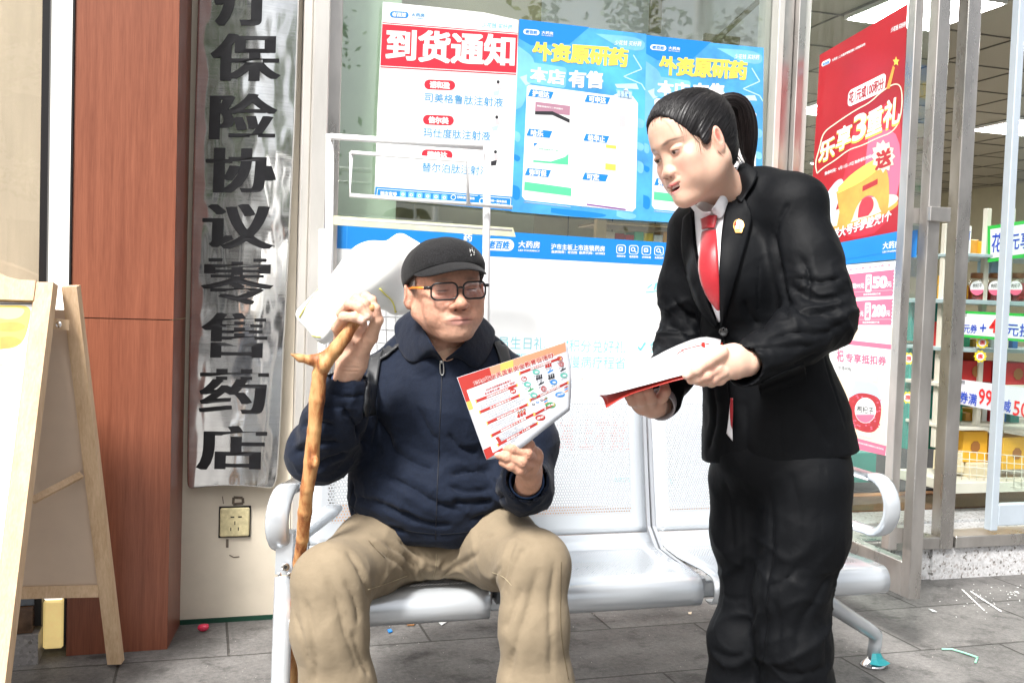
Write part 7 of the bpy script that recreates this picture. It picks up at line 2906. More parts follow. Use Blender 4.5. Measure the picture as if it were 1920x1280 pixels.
def blue_poster(q, dx0, label, cut=False):
    s = wall_sheet(VF - 0.014)
    TL, TR, BR, BL = q
    A = lambda x, y: s.at(q, x, y)
    s.slab([TL, A(0.5, 0.004), TR, A(1.0, 0.5), BR, A(0.5, 1.004), BL, A(0, 0.5)], I_blue2, 0.0015)
    s.poly([A(0.0, 0.0), A(0.55, 0), A(0.40, 0.10), A(0.10, 0.13), A(0, 0.10)], I_blue, 0.4)
    blot(s, [A(0.0, 0.14), A(0.15, 0.20), A(0.10, 0.32), A(0.06, 0.45), A(0, 0.47)], I_lblue, 0.5)
    blot(s, [A(0.60, 0.03), A(0.99, 0.02), A(0.99, 0.10), A(0.80, 0.09)], I_lblue, 0.5)
    blot(s, [A(0.02, 0.30), A(0.12, 0.27), A(0.16, 0.31), A(0.07, 0.34)], I_pale, 0.9)
    for (x0, y0, x1, y1, mm2) in ((0.93, 0.45, 0.999, 0.50, I_lblue), (0.94, 0.58, 0.999, 0.62, I_lblue), (0.95, 0.68, 0.999, 0.74, I_lblue), (0.001, 0.58, 0.045, 0.63, I_lblue), (0.001, 0.70, 0.05, 0.73, I_blue), (0.001, 0.86, 0.06, 0.93, I_blue), (0.3, 0.965, 0.72, 0.995, I_blue), (0.80, 0.955, 0.95, 0.99, I_lblue)):
        blot(s, [A(x0, y0), A(x1, y0 + 0.01), A(x1, y1), A((x0 + x1) / 2, y1 + 0.01), A(x0, y1 - 0.005)], mm2, 0.7)
    # shop and road sketch
    s.poly([A(0.76, 0.285), A(0.93, 0.27), A(0.95, 0.30), A(0.78, 0.305)], I_pale, 1)
    s.poly([A(0.77, 0.31), A(0.90, 0.31), A(0.90, 0.36), A(0.79, 0.355)], I_lblue, 1)
    for i in range(4):
        s.poly([A(0.785 + i * 0.03, 0.318), A(0.805 + i * 0.03, 0.318), A(0.805 + i * 0.03, 0.35), A(0.785 + i * 0.03, 0.35)], I_pale, 1.5)
    s.pl([A(0.90, 0.12), A(0.97, 0.19), A(0.83, 0.24), A(0.97, 0.27), A(0.999, 0.30)], 2.0, flat("ink_pale_green", (0.40, 0.66, 0.52), 0.4), 1.2)
    s.pl([A(0.70, 0.40), A(0.73, 0.375), A(0.75, 0.40), A(0.80, 0.38)], 1.2, I_white, 2)
    # lettering
    lx, ly = A(0.035, 0.062)
    logo(s, lx, ly, 30, I_white, I_blue, I_white, 0.09)
    a, c = A(0.75, 0.078), A(0.96, 0.070)
    s.text("少花钱 买好药", a, c, 9, I_white, 2, 0.01, slant=0.12, res=2)
    a, c = A(0.115, 0.205), A(0.86, 0.188)
    # white first characters, yellow for the others
    w1 = (c[0] - a[0]) / 5.0
    sl = (c[1] - a[1]) / (c[0] - a[0])
    for i, (ch, mm2) in enumerate(zip("外资原研药", (I_yel, I_yel, I_yel, I_yel, I_yel))):
        s.text(ch, (a[0] + w1 * i, a[1] + w1 * i * sl), (a[0] + w1 * i + w1 * 0.97, a[1] + w1 * (i + 0.97) * sl), 34, mm2, 3, 0.05, res=3)
    s.rrect((A(0.08, 0.215), A(0.385, 0.225), A(0.38, 0.335), A(0.075, 0.325)), I_lblue, 1, 0.15, 4, 1.8)
    a, c = A(0.105, 0.315), A(0.37, 0.318)
    s.text("本店", a, c, 27, I_white, 3, 0.045)
    a, c = A(0.405, 0.325), A(0.665, 0.315)
    s.text("有售", a, c, 31, I_white, 3, 0.045)
    # card with product boxes
    card = [A(0.08, 0.345), A(0.10, 0.335), A(0.75, 0.348), A(0.855, 0.300), A(0.945, 0.375), A(0.945, 0.935), A(0.92, 0.955), A(0.10, 0.935), A(0.075, 0.915)]
    s.poly(card, I_white, 1)
    e = A(0.865, 0.335)
    s.ell(e[0], e[1], 1.8, 1.8, I_blue, 2, 10)
    names = ("捷诺达", "可申达", "哈乐", "格华止", "弥可保", "可定")
    for k_, nm in enumerate(names):
        cx, cy = k_ % 2, k_ // 2
        x0, y0 = 0.09 + cx * 0.44, 0.357 + cy * 0.205
        s.poly([A(x0 + 0.02, y0), A(x0 + 0.20, y0 + 0.002), A(x0 + 0.18, y0 + 0.04), A(x0, y0 + 0.038)], I_blue, 2)
        a, c = A(x0 + 0.035, y0 + 0.036), A(x0 + (0.165 if len(nm) > 2 else 0.13), y0 + 0.037)
        s.text(nm, a, c, 11.5, I_white, 3, 0.04, res=2)
        bx0, by0 = x0 + 0.06 + 0.02 * cx, y0 + 0.062
        B = lambda u, v_: A(bx0 + u * 0.27, by0 + v_ * 0.10)
        if k_ == 0:
            s.poly([B(0, 0), B(1, 0.05), B(1, 0.55), B(0, 0.5)], flat("ink_mauve", (0.38, 0.20, 0.27), 0.4), 2)
            s.poly([B(0, 0.5), B(0.5, 0.42), B(1, 0.75), B(1, 0.95), B(0.5, 0.62), B(0, 0.68)], I_blk, 2.5)
            s.poly([B(0, 0.68), B(0.5, 0.62), B(1, 0.95), B(1, 1), B(0, 1)], flat("ink_offwhite", (0.70, 0.70, 0.72), 0.4), 2)
            s.text("磷酸西格列汀二甲双胍片", B(0.05, 0.25), B(0.8, 0.30), 3.2, I_white, 3, 0.02, res=2)
        elif k_ == 1:
            s.poly([B(0.1, 0.1), B(0.9, 0.15), B(0.9, 1.1), B(0.1, 1.05)], flat("ink_lilac", (0.62, 0.62, 0.72), 0.4), 2)
            s.poly([B(0.72, 0.3), B(0.9, 0.3), B(0.9, 0.9), B(0.72, 0.9)], I_lpink, 2.5)
        elif k_ == 2:
            s.poly([B(0, 0.1), B(0.12, 0.1), B(0.0, 0.3)], I_blue, 2)
            s.poly([B(0, 1.0), B(0.5, 1.0), B(0.9, 0.7), B(1, 0.5), B(1, 1.1), B(0, 1.1)], I_green, 2)
            s.text("盐酸坦索罗辛缓释", B(0.15, 0.42), B(0.7, 0.45), 3.0, I_green, 2, 0.01, res=2)
        elif k_ == 3:
            s.poly([B(0.35, -0.15), B(0.65, -0.13), B(0.65, 0.05), B(0.35, 0.03)], I_yel, 2)
            s.poly([B(0.35, 0.85), B(0.65, 0.87), B(0.65, 1.2), B(0.35, 1.18)], I_yel, 2)
            s.line(B(0.4, 0.4), B(0.6, 0.41), 1.0, I_grey, 2)
        elif k_ == 4:
            s.poly([A(x0, by0 + 0.01), A(x0 + 0.36, by0 + 0.025), A(x0 + 0.36, by0 + 0.068), A(x0, by0 + 0.055)], I_green, 2)
            s.line(A(x0 + 0.02, by0 + 0.115), A(x0 + 0.36, by0 + 0.125), 1.2, I_pale, 2)
        else:
            s.line(A(x0 + 0.04, by0 + 0.105), A(x0 + 0.34, by0 + 0.118), 3.0, flat("ink_purple", (0.22, 0.08, 0.30), 0.4), 2)
        a, c = A(x0 + 0.0, y0 + 0.182), A(x0 + 0.33, y0 + 0.188)
        s.text("请按药品说明书在药师指导下使用", a, c, 2.6, I_grey, 2, 0.0, res=2)
    o = s.build("wall_poster")
    tag(o, label, "poster")


blue_poster(((974, 36), (1212, 64), (1205, 414), (959, 397)), 0, "blue medicine poster taped between the red banded poster and the rightmost window poster")
blue_poster(((1212, 66), (1432, 90), (1428, 424), (1205, 414)), 0, "blue medicine poster partly hidden behind the standing woman's head")

# --- wide banner film on the lower window
s = wall_sheet(VF - 0.006)
s.slab([(622, 412), (1440, 468), (1440, 1010), (604, 1000)], I_white, 0.001)
s.poly([(622, 412), (1440, 468), (1440, 508), (620, 465)], I_blue, 1)
s.line((651, 414), (650, 466), 0.8, I_blue2, 2)
s.text("药", (869, 452), (885, 453), 15, I_white, 2, 0.02)
logo(s, 908, 458, 56, I_white, I_blue, I_white, 0.035, h=22)
s.text("沪市主板上市连锁药房", (1033, 467.5), (1134, 472), 11, I_white, 2, 0.018)
s.text("股票简称：老百姓  股票代码：603883", (1034, 474.5), (1134, 478), 5.2, I_white, 2, 0.025, res=2)
for i in range(6):
    x, y = 1156 + i * 23.7, 458.5 + i * 1.0
    q = ((x, y), (x + 17.5, y + 0.6), (x + 17, y + 17.8), (x - 0.5, y + 17.2))
    s.rrect(q, I_white, 2, 0.25, 4)
    q = ((x + 1.3, y + 1.3), (x + 16.2, y + 1.9), (x + 15.7, y + 16.5), (x + 0.8, y + 15.9))
    s.rrect(q, I_blue, 3, 0.22, 4)
    cx, cy = x + 8.4, y + 9
    if i % 2 == 0:
        s.rrect(((cx - 4.5, cy - 4.5), (cx + 3.5, cy - 4.5), (cx + 3.5, cy + 3.5), (cx - 4.5, cy + 3.5)), I_white, 4, 0.2, 3)
        s.ell(cx - 0.5, cy - 0.5, 1.9, 1.9, I_blue, 5, 8)
    else:
        s.ell(cx - 1, cy - 1, 4.2, 4.2, I_white, 4, 12, inner=0.6)
        s.line((cx + 1.6, cy + 1.6), (cx + 5, cy + 5), 1.8, I_white, 4)
    s.text(("药师咨询", "慢病管理", "健康检测", "免费送药", "医保定点", "会员服务")[i], (x + 0.4, y + 23.5), (x + 16.5, y + 24), 3.8, I_white, 2, 0.03, res=2)
s.text("少花钱 买好药", (1209, 549), (1420, 560), 20, I_cyan, 2, 0.012, slant=0.25)
for (tx, x0, x1, y0, y1) in (("会员生日礼", 912, 1021, 653, 656), ("积分兑好礼", 1067, 1172, 659, 662), ("免费测血压", 1218, 1330, 662, 666), ("慢病疗程省", 1067, 1172, 689, 692), ("用药跟踪", 918, 1012, 684, 686)):
    s.text(tx, (x0, y0), (x1, y1), 23, I_cyan, 2, -0.008)
for x, y in ((1192, 643), (1047, 640), (1047, 672), (893, 634)):
    s.pl([(x, y), (x + 18, y + 0.5), (x + 18, y + 17), (x - 1, y + 17), (x, y)], 0.9, I_pale, 2)
    s.pl([(x + 4, y + 7), (x + 9, y + 13), (x + 18, y - 1)], 3.2, I_cyan, 3)
# big salmon lettering low on the film
s.ell(1310, 765, 62, 56, I_peach, 1.2, 30, 190, 352, inner=0.78)
s.poly([(1081, 712), (1093, 709), (1099, 722), (1083, 722)], I_peach, 1.2)
s.ell(1216, 760, 22, 52, I_peach, 1.2, 20, 40, 150, inner=0.55)
s.text("上", (1211, 835), (1232, 836), 24, I_red, 2, 0.02)
s.poly([(1236, 827), (1244, 824), (1250, 829), (1240, 833)], I_red, 2)
s.text("满百立减 上不封顶", (960, 842), (1200, 848), 60, I_peach, 1.2, 0.02)
s.text("本票不可与其他优惠同时使用", (1150, 904), (1260, 906), 9, I_cyan, 2, 0.0, res=2)
s.poly([(604, 943), (1440, 952), (1440, 1009), (604, 999)], mat("carton_brown", (0.46, 0.24, 0.11), 0.7, var=0.1, vscale=30), 1.2)
o = s.build("window_banner")
tag(o, "wide white window film with blue band and cyan lettering behind the bench", "banner")

# --- display rack of white tube, cushion leaning on it
rk = empty("display_rack", PV(760, 900, 3.02))
tag(rk, "white tubular display rack with a double top frame standing behind the bench", "rack")


def tb(pts, r_, m_, parent, name, v=3.02, n=10):
    b = MB()
    b.tube([PV(x, y, v) for x, y in pts], r_, m_, n)
    return b.build(name, parent)


M_rack = flat("white_powder_coat", (0.80, 0.80, 0.80), 0.35)
tb([(619, 256), (905, 276)], 0.010, M_rack, rk, "top_rail")
tb([(619, 252), (617, 500), (612, 1010)], 0.012, M_rack, rk, "post", 3.04)
tb([(914, 270), (912, 440), (908, 1000)], 0.012, M_rack, rk, "post", 3.04)
tb([(658, 286), (876, 302), (878, 384)], 0.006, M_rack, rk, "inner_frame", 3.0)
tb([(659, 286), (656, 366), (960, 389)], 0.0065, M_rack, rk, "inner_frame", 3.01)
tb([(606, 430), (602, 1010)], 0.013, M_rack, rk, "post", 2.98)
tb([(640, 410), (960, 432)], 0.004, M_rack, rk, "cross_rail", 3.05)
b = MB()
for i in range(5):
    b.tube([PV(700 + i * 3, 568 + i * 25, 3.0), PV(800, 572 + i * 25, 3.0)], 0.0018, M_rack, 6)
for i in range(6):
    b.tube([PV(705 + i * 18, 560, 3.0), PV(708 + i * 18, 700, 3.0)], 0.0018, M_rack, 6)
b.build("wire_grid", rk)
# pale shelf board lying across behind
b = MB()
bq = [PV(624, 404, 3.2), PV(962, 427, 3.2), PV(967, 444, 3.2), PV(623, 421, 3.2)]
bk = [p + Vector((-SA, CA, 0)) * 0.02 for p in bq]
b.add(bq + bk, [(0, 1, 2, 3), (7, 6, 5, 4), (0, 4, 5, 1), (1, 5, 6, 2), (2, 6, 7, 3), (3, 7, 4, 0)], mat("aged_ivory_board", (0.66, 0.68, 0.47), 0.5, var=0.1, vscale=20), raw=True)
o = b.build("board")
tag(o, "long ivory board lying across the rack above the blue band", "board")

# white padded cushion with yellow piping
M_cush = mat("white_padded_vinyl", (0.80, 0.80, 0.77), 0.5, bump2=0.4, b2scale=9)
M_yelp = flat("yellow_piping", (0.72, 0.66, 0.14), 0.5)
g = SDF(*sdf_bounds([J(550, 425, 2.82), J(830, 640, 3.0)], 0.06), 0.006)
g.cone(J(590, 608, 2.80), J(700, 510, 2.86), 0.062, 0.085, k=0)
g.cone(J(700, 520, 2.87), J(745, 560, 2.9), 0.08, 0.05, k=0.04)
g.box(J(765, 505, 2.92), (0.085, 0.035, 0.085), 0.03, 0.05, rot=Ry(28))
g.half(J(577, 615, 2.80), tuple(J(577, 615, 2.8) - J(690, 515, 2.8)), k=0.01)
v_, f_ = g.mesh(1)
v_ = v_ + normals(v_, f_) * fbm(v_, 9, 0.006, 3)[:, None]
cu = mesh_obj("cushion", v_, f_, M_cush, None, smooth=True)
tag(cu, "white padded roll with yellow piping lying behind the seated man's raised hand", "cushion")
bvk = bvh_of(v_, f_)
for pl_ in ([(557, 612), (566, 622), (582, 629), (601, 632)], [(558, 600), (572, 575), (592, 548), (610, 530)], [(712, 541), (722, 552), (734, 562), (740, 574), (742, 596)]):
    b = MB()
    pp = []
    for x, y in resample(smooth_line(pl_), 14):
        q = hit(bvk, x, y, 2.86)[0]
        pp.append(q + (CP - q).normalized() * 0.002)
    b.tube(pp, 0.0022, M_yelp, 6)
    b.build("piping", cu)

# ================================================================== POSTERS ON THE OPEN DOOR
def dm(off0):
    f = plane_map(hinge, free, hinge + Vector((0, 0, 1)))
    return lambda x, y, o_=0.0: f(x, y, off0 + o_)


s = Sheet(dm(0.009))
q = ((1541, 104), (1706, 8), (1688, 434), (1520, 466))
A = lambda x, y: s.at(q, x, y)
s.slab([A(0, 0), A(0.5, 0.0), A(1, 0), A(1, 0.5), A(1, 1), A(0.5, 1.0), A(0, 1), A(0, 0.5)], I_red2, 0.0015)
blot(s, [A(0.45, 0.45), A(1, 0.38), A(1, 0.98), A(0.3, 1.0), A(0.35, 0.7)], I_red, 0.5)
blot(s, [A(0.62, 0.50), A(1, 0.55), A(1, 0.9), A(0.55, 0.95)], I_pink, 0.8)


def dtext(t_, x0, y0, x1, y1, h, m, layer=3, bold=0.0, **k):
    s.text(t_, A(x0, y0), A(x1, y1), h, m, layer, bold, up=(0.03, -1), **k)


s.rrect((A(0.03, 0.045), A(0.13, 0.05), A(0.13, 0.075), A(0.03, 0.07)), I_white, 1, 0.5, 4, 3)
dtext("老百姓", 0.045, 0.068, 0.12, 0.072, 5, I_blue, 3, 0.04, res=2)
dtext("大药房 | 上市医药零售连锁 少花钱买好药", 0.15, 0.075, 0.53, 0.085, 6, I_white, 2, 0.02, res=2)
dtext("少花钱 买好药", 0.82, 0.09, 0.99, 0.098, 10, I_white, 2, 0.02, slant=0.1, res=2)
# star with tail
st_ = []
c_ = A(0.90, 0.235)
for i in range(10):
    a = R(-90 + 36 * i)
    r_ = 8 if i % 2 == 0 else 3.6
    st_.append((c_[0] + r_ * 0.85 * math.cos(a), c_[1] + r_ * 1.2 * math.sin(a)))
s.poly(st_, I_yel, 4)
s.poly([A(0.865, 0.245), A(0.89, 0.26), A(0.84, 0.345), A(0.80, 0.34)], I_org, 3.5)
s.rrect((A(0.36, 0.265), A(0.79, 0.262), A(0.78, 0.345), A(0.36, 0.345)), I_white, 2, 0.3, 5, 3.2)
dtext("花1元或100积分", 0.375, 0.333, 0.77, 0.334, 22, I_red2, 4, 0.03)
# outlined headline
cl_ = [(0.05, 0.62), (0.02, 0.56), (0.06, 0.50), (0.09, 0.42), (0.22, 0.40), (0.45, 0.375), (0.62, 0.37), (0.75, 0.34), (0.92, 0.33), (0.99, 0.38), (0.985, 0.50), (0.90, 0.55), (0.72, 0.55), (0.55, 0.56), (0.40, 0.555), (0.25, 0.585), (0.12, 0.60), (0.05, 0.62)]
s.pl([tuple(p) for p in smooth_line([np.array(A(x, y)) for x, y in cl_], 2)], 2.2, I_cream, 3)
for i, (ch, x0, x1, y0, h) in enumerate((("乐", 0.06, 0.24, 0.575, 40), ("享", 0.25, 0.42, 0.55, 44), ("3", 0.44, 0.58, 0.535, 50), ("重", 0.59, 0.77, 0.535, 50), ("礼", 0.78, 0.97, 0.53, 54))):
    dtext(ch, x0, y0, x1, y0 - 0.005, h, I_yel, 4, 0.04, slant=0.05)
    dtext(ch, x0, y0 - 0.008, x1, y0 - 0.013, h * 0.97, I_white, 5, 0.022, slant=0.05)
dtext("购券时间：4月11日-17日 购券领礼时间：4月18日-22日", 0.14, 0.645, 0.86, 0.63, 7.0, I_white, 3, 0.02, res=2)
# stool picture
pod = [(0.02, 0.90), (0.20, 0.86), (0.55, 0.84), (0.85, 0.84), (0.99, 0.86), (0.99, 0.89), (0.75, 0.925), (0.4, 0.935), (0.02, 0.935)]
blot(s, [A(x, y) for x, y in pod], I_org, 1.2)
blot(s, [A(x, y - 0.02) for x, y in pod], I_cream, 1.6)
M_stb = flat("ink_stool_grey", (0.60, 0.66, 0.74), 0.4)
blot(s, [A(x, y) for x, y in ((0.17, 0.74), (0.28, 0.685), (0.36, 0.69), (0.36, 0.76), (0.30, 0.80), (0.26, 0.90), (0.20, 0.895), (0.04, 0.92), (0.10, 0.85))], M_stb, 2.4)
blot(s, [A(x, y) for x, y in ((0.30, 0.725), (0.50, 0.665), (0.88, 0.63), (0.90, 0.66), (0.62, 0.73), (0.30, 0.755))], I_yel, 3)
blot(s, [A(x, y) for x, y in ((0.28, 0.745), (0.62, 0.725), (0.86, 0.675), (0.90, 0.90), (0.80, 0.905), (0.74, 0.82), (0.62, 0.80), (0.52, 0.84), (0.46, 0.93), (0.30, 0.945), (0.33, 0.85))], I_org, 2.7)
blot(s, [A(x, y) for x, y in ((0.54, 0.90), (0.55, 0.83), (0.63, 0.805), (0.71, 0.825), (0.72, 0.87), (0.66, 0.90))], I_red, 3.3)
s.poly([A(0.58, 0.755), A(0.75, 0.74), A(0.75, 0.765), A(0.58, 0.78)], I_red2, 3.4)
# burst with the word
c_ = A(0.80, 0.655)
bs_ = []
for i in range(24):
    a = R(15 * i)
    r_ = 27 if i % 2 == 0 else 21
    bs_.append((c_[0] + r_ * 0.85 * math.cos(a), c_[1] - 4 + r_ * 1.15 * math.sin(a)))
s.poly(bs_, I_cream, 3.8)
dtext("送", 0.72, 0.70, 0.89, 0.695, 33, I_red2, 5, 0.05)
s.rrect((A(0.045, 0.73), A(0.19, 0.735), A(0.15, 0.865), A(0.005, 0.86)), I_cream, 4, 0.15, 4)
dtext("大号", 0.055, 0.772, 0.155, 0.775, 13, I_red2, 5, 0.02, res=2)
dtext("可拎", 0.045, 0.815, 0.145, 0.818, 13, I_red2, 5, 0.02, res=2)
dtext("很实用", 0.04, 0.845, 0.13, 0.848, 8, I_red2, 5, 0.02, res=2)
dtext("券后", 0.10, 0.985, 0.22, 0.980, 14, I_yel, 5, 0.04, slant=0.1, res=2)
dtext("送大号手提胶凳1个", 0.26, 0.980, 0.92, 0.945, 20, I_white, 5, 0.035, slant=0.08)
s.poly([A(0, 1.002), A(1.0, 1.0), A(0.985, 1.085), A(0, 1.09)], I_blue, 1)
o = s.build("wall_poster")
tag(o, "tall red poster with yellow stool picture on the open glass door", "poster")

s = Sheet(dm(0.0085))
s.slab([(1520, 470), (1725, 431), (1722, 482), (1520, 503)], I_blue, 0.001)
logo(s, 1607, 468, 46, I_white, I_blue, I_white, -0.10, h=23)
o = s.build("blue_band")
tag(o, "blue shop name band across the open glass door below the red poster", "banner")

s = Sheet(dm(0.010))
q = ((1560, 500), (1686, 489), (1667, 854), (1560, 830))
A = lambda x, y: s.at(q, x, y)
s.slab([A(0, 0), A(1, 0), A(1, 0.45), A(1, 1), A(0, 1)], I_white, 0.0015)
dtext("1张·100元券+1张·200元券+1张", 0.28, 0.035, 0.92, 0.025, 5, I_pink, 2, 0.01, res=2)
for y0, a_, b2_ in ((0.055, "满99元", "50"), (0.205, "满399元", "200")):
    s.poly([A(0.0, y0), A(0.98, y0 - 0.01), A(0.975, y0 + 0.125), A(0.0, y0 + 0.125)], I_pink, 1)
    for k_ in range(7):
        e = A(0.985, y0 + 0.005 + k_ * 0.019)
        s.ell(e[0], e[1], 2.2, 2.6, I_white, 2, 8)
    dtext(a_, 0.34, y0 + 0.078, 0.53, y0 + 0.078, 10, I_white, 2, 0.03, res=2)
    s.rrect((A(0.55, y0 + 0.005), A(0.64, y0 + 0.005), A(0.64, y0 + 0.10), A(0.55, y0 + 0.10)), I_white, 2, 0.1, 4, 0.4)
    dtext("立", 0.565, y0 + 0.045, 0.625, y0 + 0.045, 11, I_pink, 3, 0.03, res=2)
    dtext("减", 0.565, y0 + 0.088, 0.625, y0 + 0.088, 11, I_pink, 3, 0.03, res=2)
    dtext(b2_, 0.665, y0 + 0.080, 0.87, y0 + 0.080, 21, I_white, 2, 0.06)
    dtext("元", 0.88, y0 + 0.078, 0.945, y0 + 0.078, 10, I_white, 2, 0.03, res=2)
    s.line(A(0.3, y0 + 0.097), A(0.97, y0 + 0.095), 0.8, I_lpink, 2)
    dtext("到店购物满额使用", 0.52, y0 + 0.118, 0.78, y0 + 0.117, 4.2, I_white, 2, 0.02, res=2)
s.poly([A(0, 0.34), A(1, 0.345), A(1, 0.425), A(0, 0.40)], I_cream, 1)
s.poly([A(0, 0.405), A(0.985, 0.430), A(0.985, 0.455), A(0, 0.43)], I_pink, 1.5)
dtext("杞", 0.12, 0.535, 0.23, 0.535, 22, I_pink, 2, 0.04)
dtext("专享抵扣券", 0.26, 0.535, 0.92, 0.54, 17, I_pink, 2, 0.035)
dtext("价值408g", 0.14, 0.585, 0.36, 0.585, 9, I_blk, 2, 0.0, res=2)
# jar of berries
s.poly([A(0.15, 0.60), A(0.97, 0.58), A(0.98, 1.0), A(0, 0.96), A(0.05, 0.75)], I_cream, 0.7)
s.poly([A(0.42, 0.575), A(0.79, 0.57), A(0.79, 0.63), A(0.42, 0.635)], flat('ink_silver', (0.50, 0.50, 0.50), 0.3), 2)
blot(s, [A(x, y) for x, y in ((0.42, 0.635), (0.79, 0.63), (0.88, 0.72), (0.87, 0.83), (0.78, 0.90), (0.45, 0.90), (0.32, 0.83), (0.33, 0.72))], I_pale, 1.5)
blot(s, [A(x, y) for x, y in ((0.33, 0.73), (0.50, 0.69), (0.80, 0.70), (0.88, 0.74), (0.87, 0.83), (0.78, 0.90), (0.45, 0.90), (0.32, 0.83))], I_red2, 2)
rj = random.Random(8)
for _ in range(70):
    x, y = rj.uniform(0.34, 0.86), rj.uniform(0.71, 0.89)
    e = A(x, y)
    s.ell(e[0], e[1], 2.2, 1.3, rj.choice((I_red, I_pink)), 2.5, 6)
e = A(0.61, 0.785)
s.ell(e[0], e[1], 20, 24, I_white, 3, 22)
s.ell(e[0], e[1], 19, 23, I_pink, 3.6, 16, 20, 160)
dtext("枸杞子", 0.47, 0.80, 0.75, 0.80, 13, I_blk, 5, 0.01, res=2)
s.poly([A(0.0, 0.93), A(0.99, 0.95), A(0.98, 1.0), A(0.0, 1.0)], I_pink, 2)
dtext("28元/瓶", 0.50, 0.925, 0.72, 0.925, 9, I_white, 5, 0.04, res=2)
dtext("活动详情请咨询店员最终解释权归本店所有", 0.35, 0.965, 0.95, 0.975, 3.5, I_white, 3, 0.01, res=2)
o = s.build("coupon_poster")
tag(o, "pink and white coupon poster with jar picture low on the open glass door", "poster")
# ================================================================== INSIDE THE SHOP
def box_at(name, px0, py0, px1, py1, Y, dep, m, parent=None, bev=0.003, yaw=0.0):
    """box whose front face spans the pixels at depth Y, set square to the shop front"""
    c = PY((px0 + px1) / 2, (py0 + py1) / 2, Y)
    w_ = (px1 - px0) * Y / FPX
    h_ = (py1 - py0) * Y / FPX
    a = ANG + R(yaw)
    ux, uy = Vector((math.cos(a), math.sin(a), 0)), Vector((-math.sin(a), math.cos(a), 0))
    b = MB(lambda p: c + ux * p[0] + uy * p[1] + Vector((0, 0, p[2])))
    b.box((-w_ / 2, 0, -h_ / 2), (w_ / 2, dep, h_ / 2), m, bev)
    o = b.build(name, parent)
    return o


M_shelf = mat("cream_shelf_metal", (0.62, 0.60, 0.52), 0.45)
M_tealp = mat("teal_plastic_crate", (0.02, 0.25, 0.21), 0.4, var=0.08)
M_ybox = mat("yellow_carton", (0.72, 0.38, 0.03), 0.5, var=0.08)
M_rbox = mat("red_carton", (0.42, 0.02, 0.02), 0.45, var=0.08)
M_berry = mat("red_berries", (0.26, 0.02, 0.015), 0.5, var=0.6, vscale=90, bump=0.6, bscale=120)
M_lidb = mat("brown_lid", (0.24, 0.10, 0.04), 0.4)
M_jarg = glass_material("jar_glass", (0.95, 0.95, 0.93), 0.2, 0.0)
M_carton = mat("cream_carton", (0.62, 0.55, 0.38), 0.6, var=0.1)
YS = 4.95
sh_ = empty("goods_shelf", PY(1860, 900, YS))
tag(sh_, "cream metal shelf unit of pharmacy goods standing inside the entrance", "shelf")
for (a, c, y0, y1) in ((1838, 1848, 392, 880), (1884, 1892, 392, 900), (1762, 1770, 420, 840)):
    box_at("shelf_post", a, y0, c, y1, YS + 0.02, 0.03, M_shelf, sh_, 0.002)
for (y, x0, x1, dz) in ((565, 1762, 2050, 8), (655, 1762, 2050, 7), (722, 1762, 2050, 7), (800, 1762, 2050, 6), (480, 1780, 2050, 6)):
    box_at("shelf_board", x0, y, x1, y + dz, YS, 0.35, flat("blue_grey_shelf", (0.34, 0.44, 0.46), 0.4) if y < 700 else M_shelf, sh_, 0.002)
box_at("base_board", 1762, 902, 2050, 922, YS - 0.12, 0.4, M_shelf, sh_, 0.003)
# wire basket rail
b = MB()
Yb = YS - 0.13
for k_ in range(5):
    b.tube([PY(1762, 842 + k_ * 14, Yb), PY(2040, 866 + k_ * 15, Yb)], 0.0022, M_shelf, 6)
for k_ in range(20):
    x = 1762 + k_ * 14
    b.tube([PY(x, 842 + (x - 1762) * 0.086, Yb), PY(x - 1, 902 + (x - 1762) * 0.086, Yb)], 0.0016, M_shelf, 6)
b.build("wire_rail", sh_)
# jars
kj = 0
names_j = ["jar of red berries with brown lid, leftmost on the upper shelf inside the door", "jar of red berries with brown lid, middle one on the upper shelf inside the door", "jar of red berries seen through the inner glass door"]
for jx, lab in zip((1832, 1866, 1904), names_j):
    j = empty("berry_jar", PY(jx, 566, YS - 0.02))
    tag(j, lab, "jar", "berry jars on the shelf")
    base = PY(jx, 566, YS + 0.06)
    r_ = 17.5 * YS / FPX
    h_ = 52 * YS / FPX
    b = MB()
    b.lathe(base, [(r_ * 0.86, 0.003), (r_ * 0.93, h_ * 0.1), (r_ * 0.93, h_ * 0.55), (r_ * 0.7, h_ * 0.68), (r_ * 0.5, h_ * 0.7)], M_berry, 20)
    b.build("berries", j)
    b = MB()
    b.lathe(base, [(r_ * 0.95, 0), (r_, h_ * 0.1), (r_, h_ * 0.6), (r_ * 0.8, h_ * 0.78), (r_ * 0.72, h_ * 0.85)], M_jarg, 20)
    b.build("glass_body", j)
    b = MB()
    b.lathe(base, [(r_ * 0.78, h_ * 0.86), (r_ * 0.80, h_ * 0.88), (r_ * 0.80, h_ * 1.02), (r_ * 0.74, h_ * 1.05)], M_lidb, 20)
    b.build("lid", j)
    mp_ = lambda x, y, o_=0.0: PY(x, y, YS + 0.06 - r_ - 0.004 - o_)
    s = Sheet(mp_)
    s.ell(jx, 540, 13, 13.5, I_white, 1, 20)
    s.ell(jx, 541, 12.4, 12.6, I_pink, 2, 14, 10, 170)
    s.text("枸杞子", (jx - 8, 540), (jx + 9, 539), 8, I_blk, 4, 0.01, res=2)
    s.build("label_print", j)
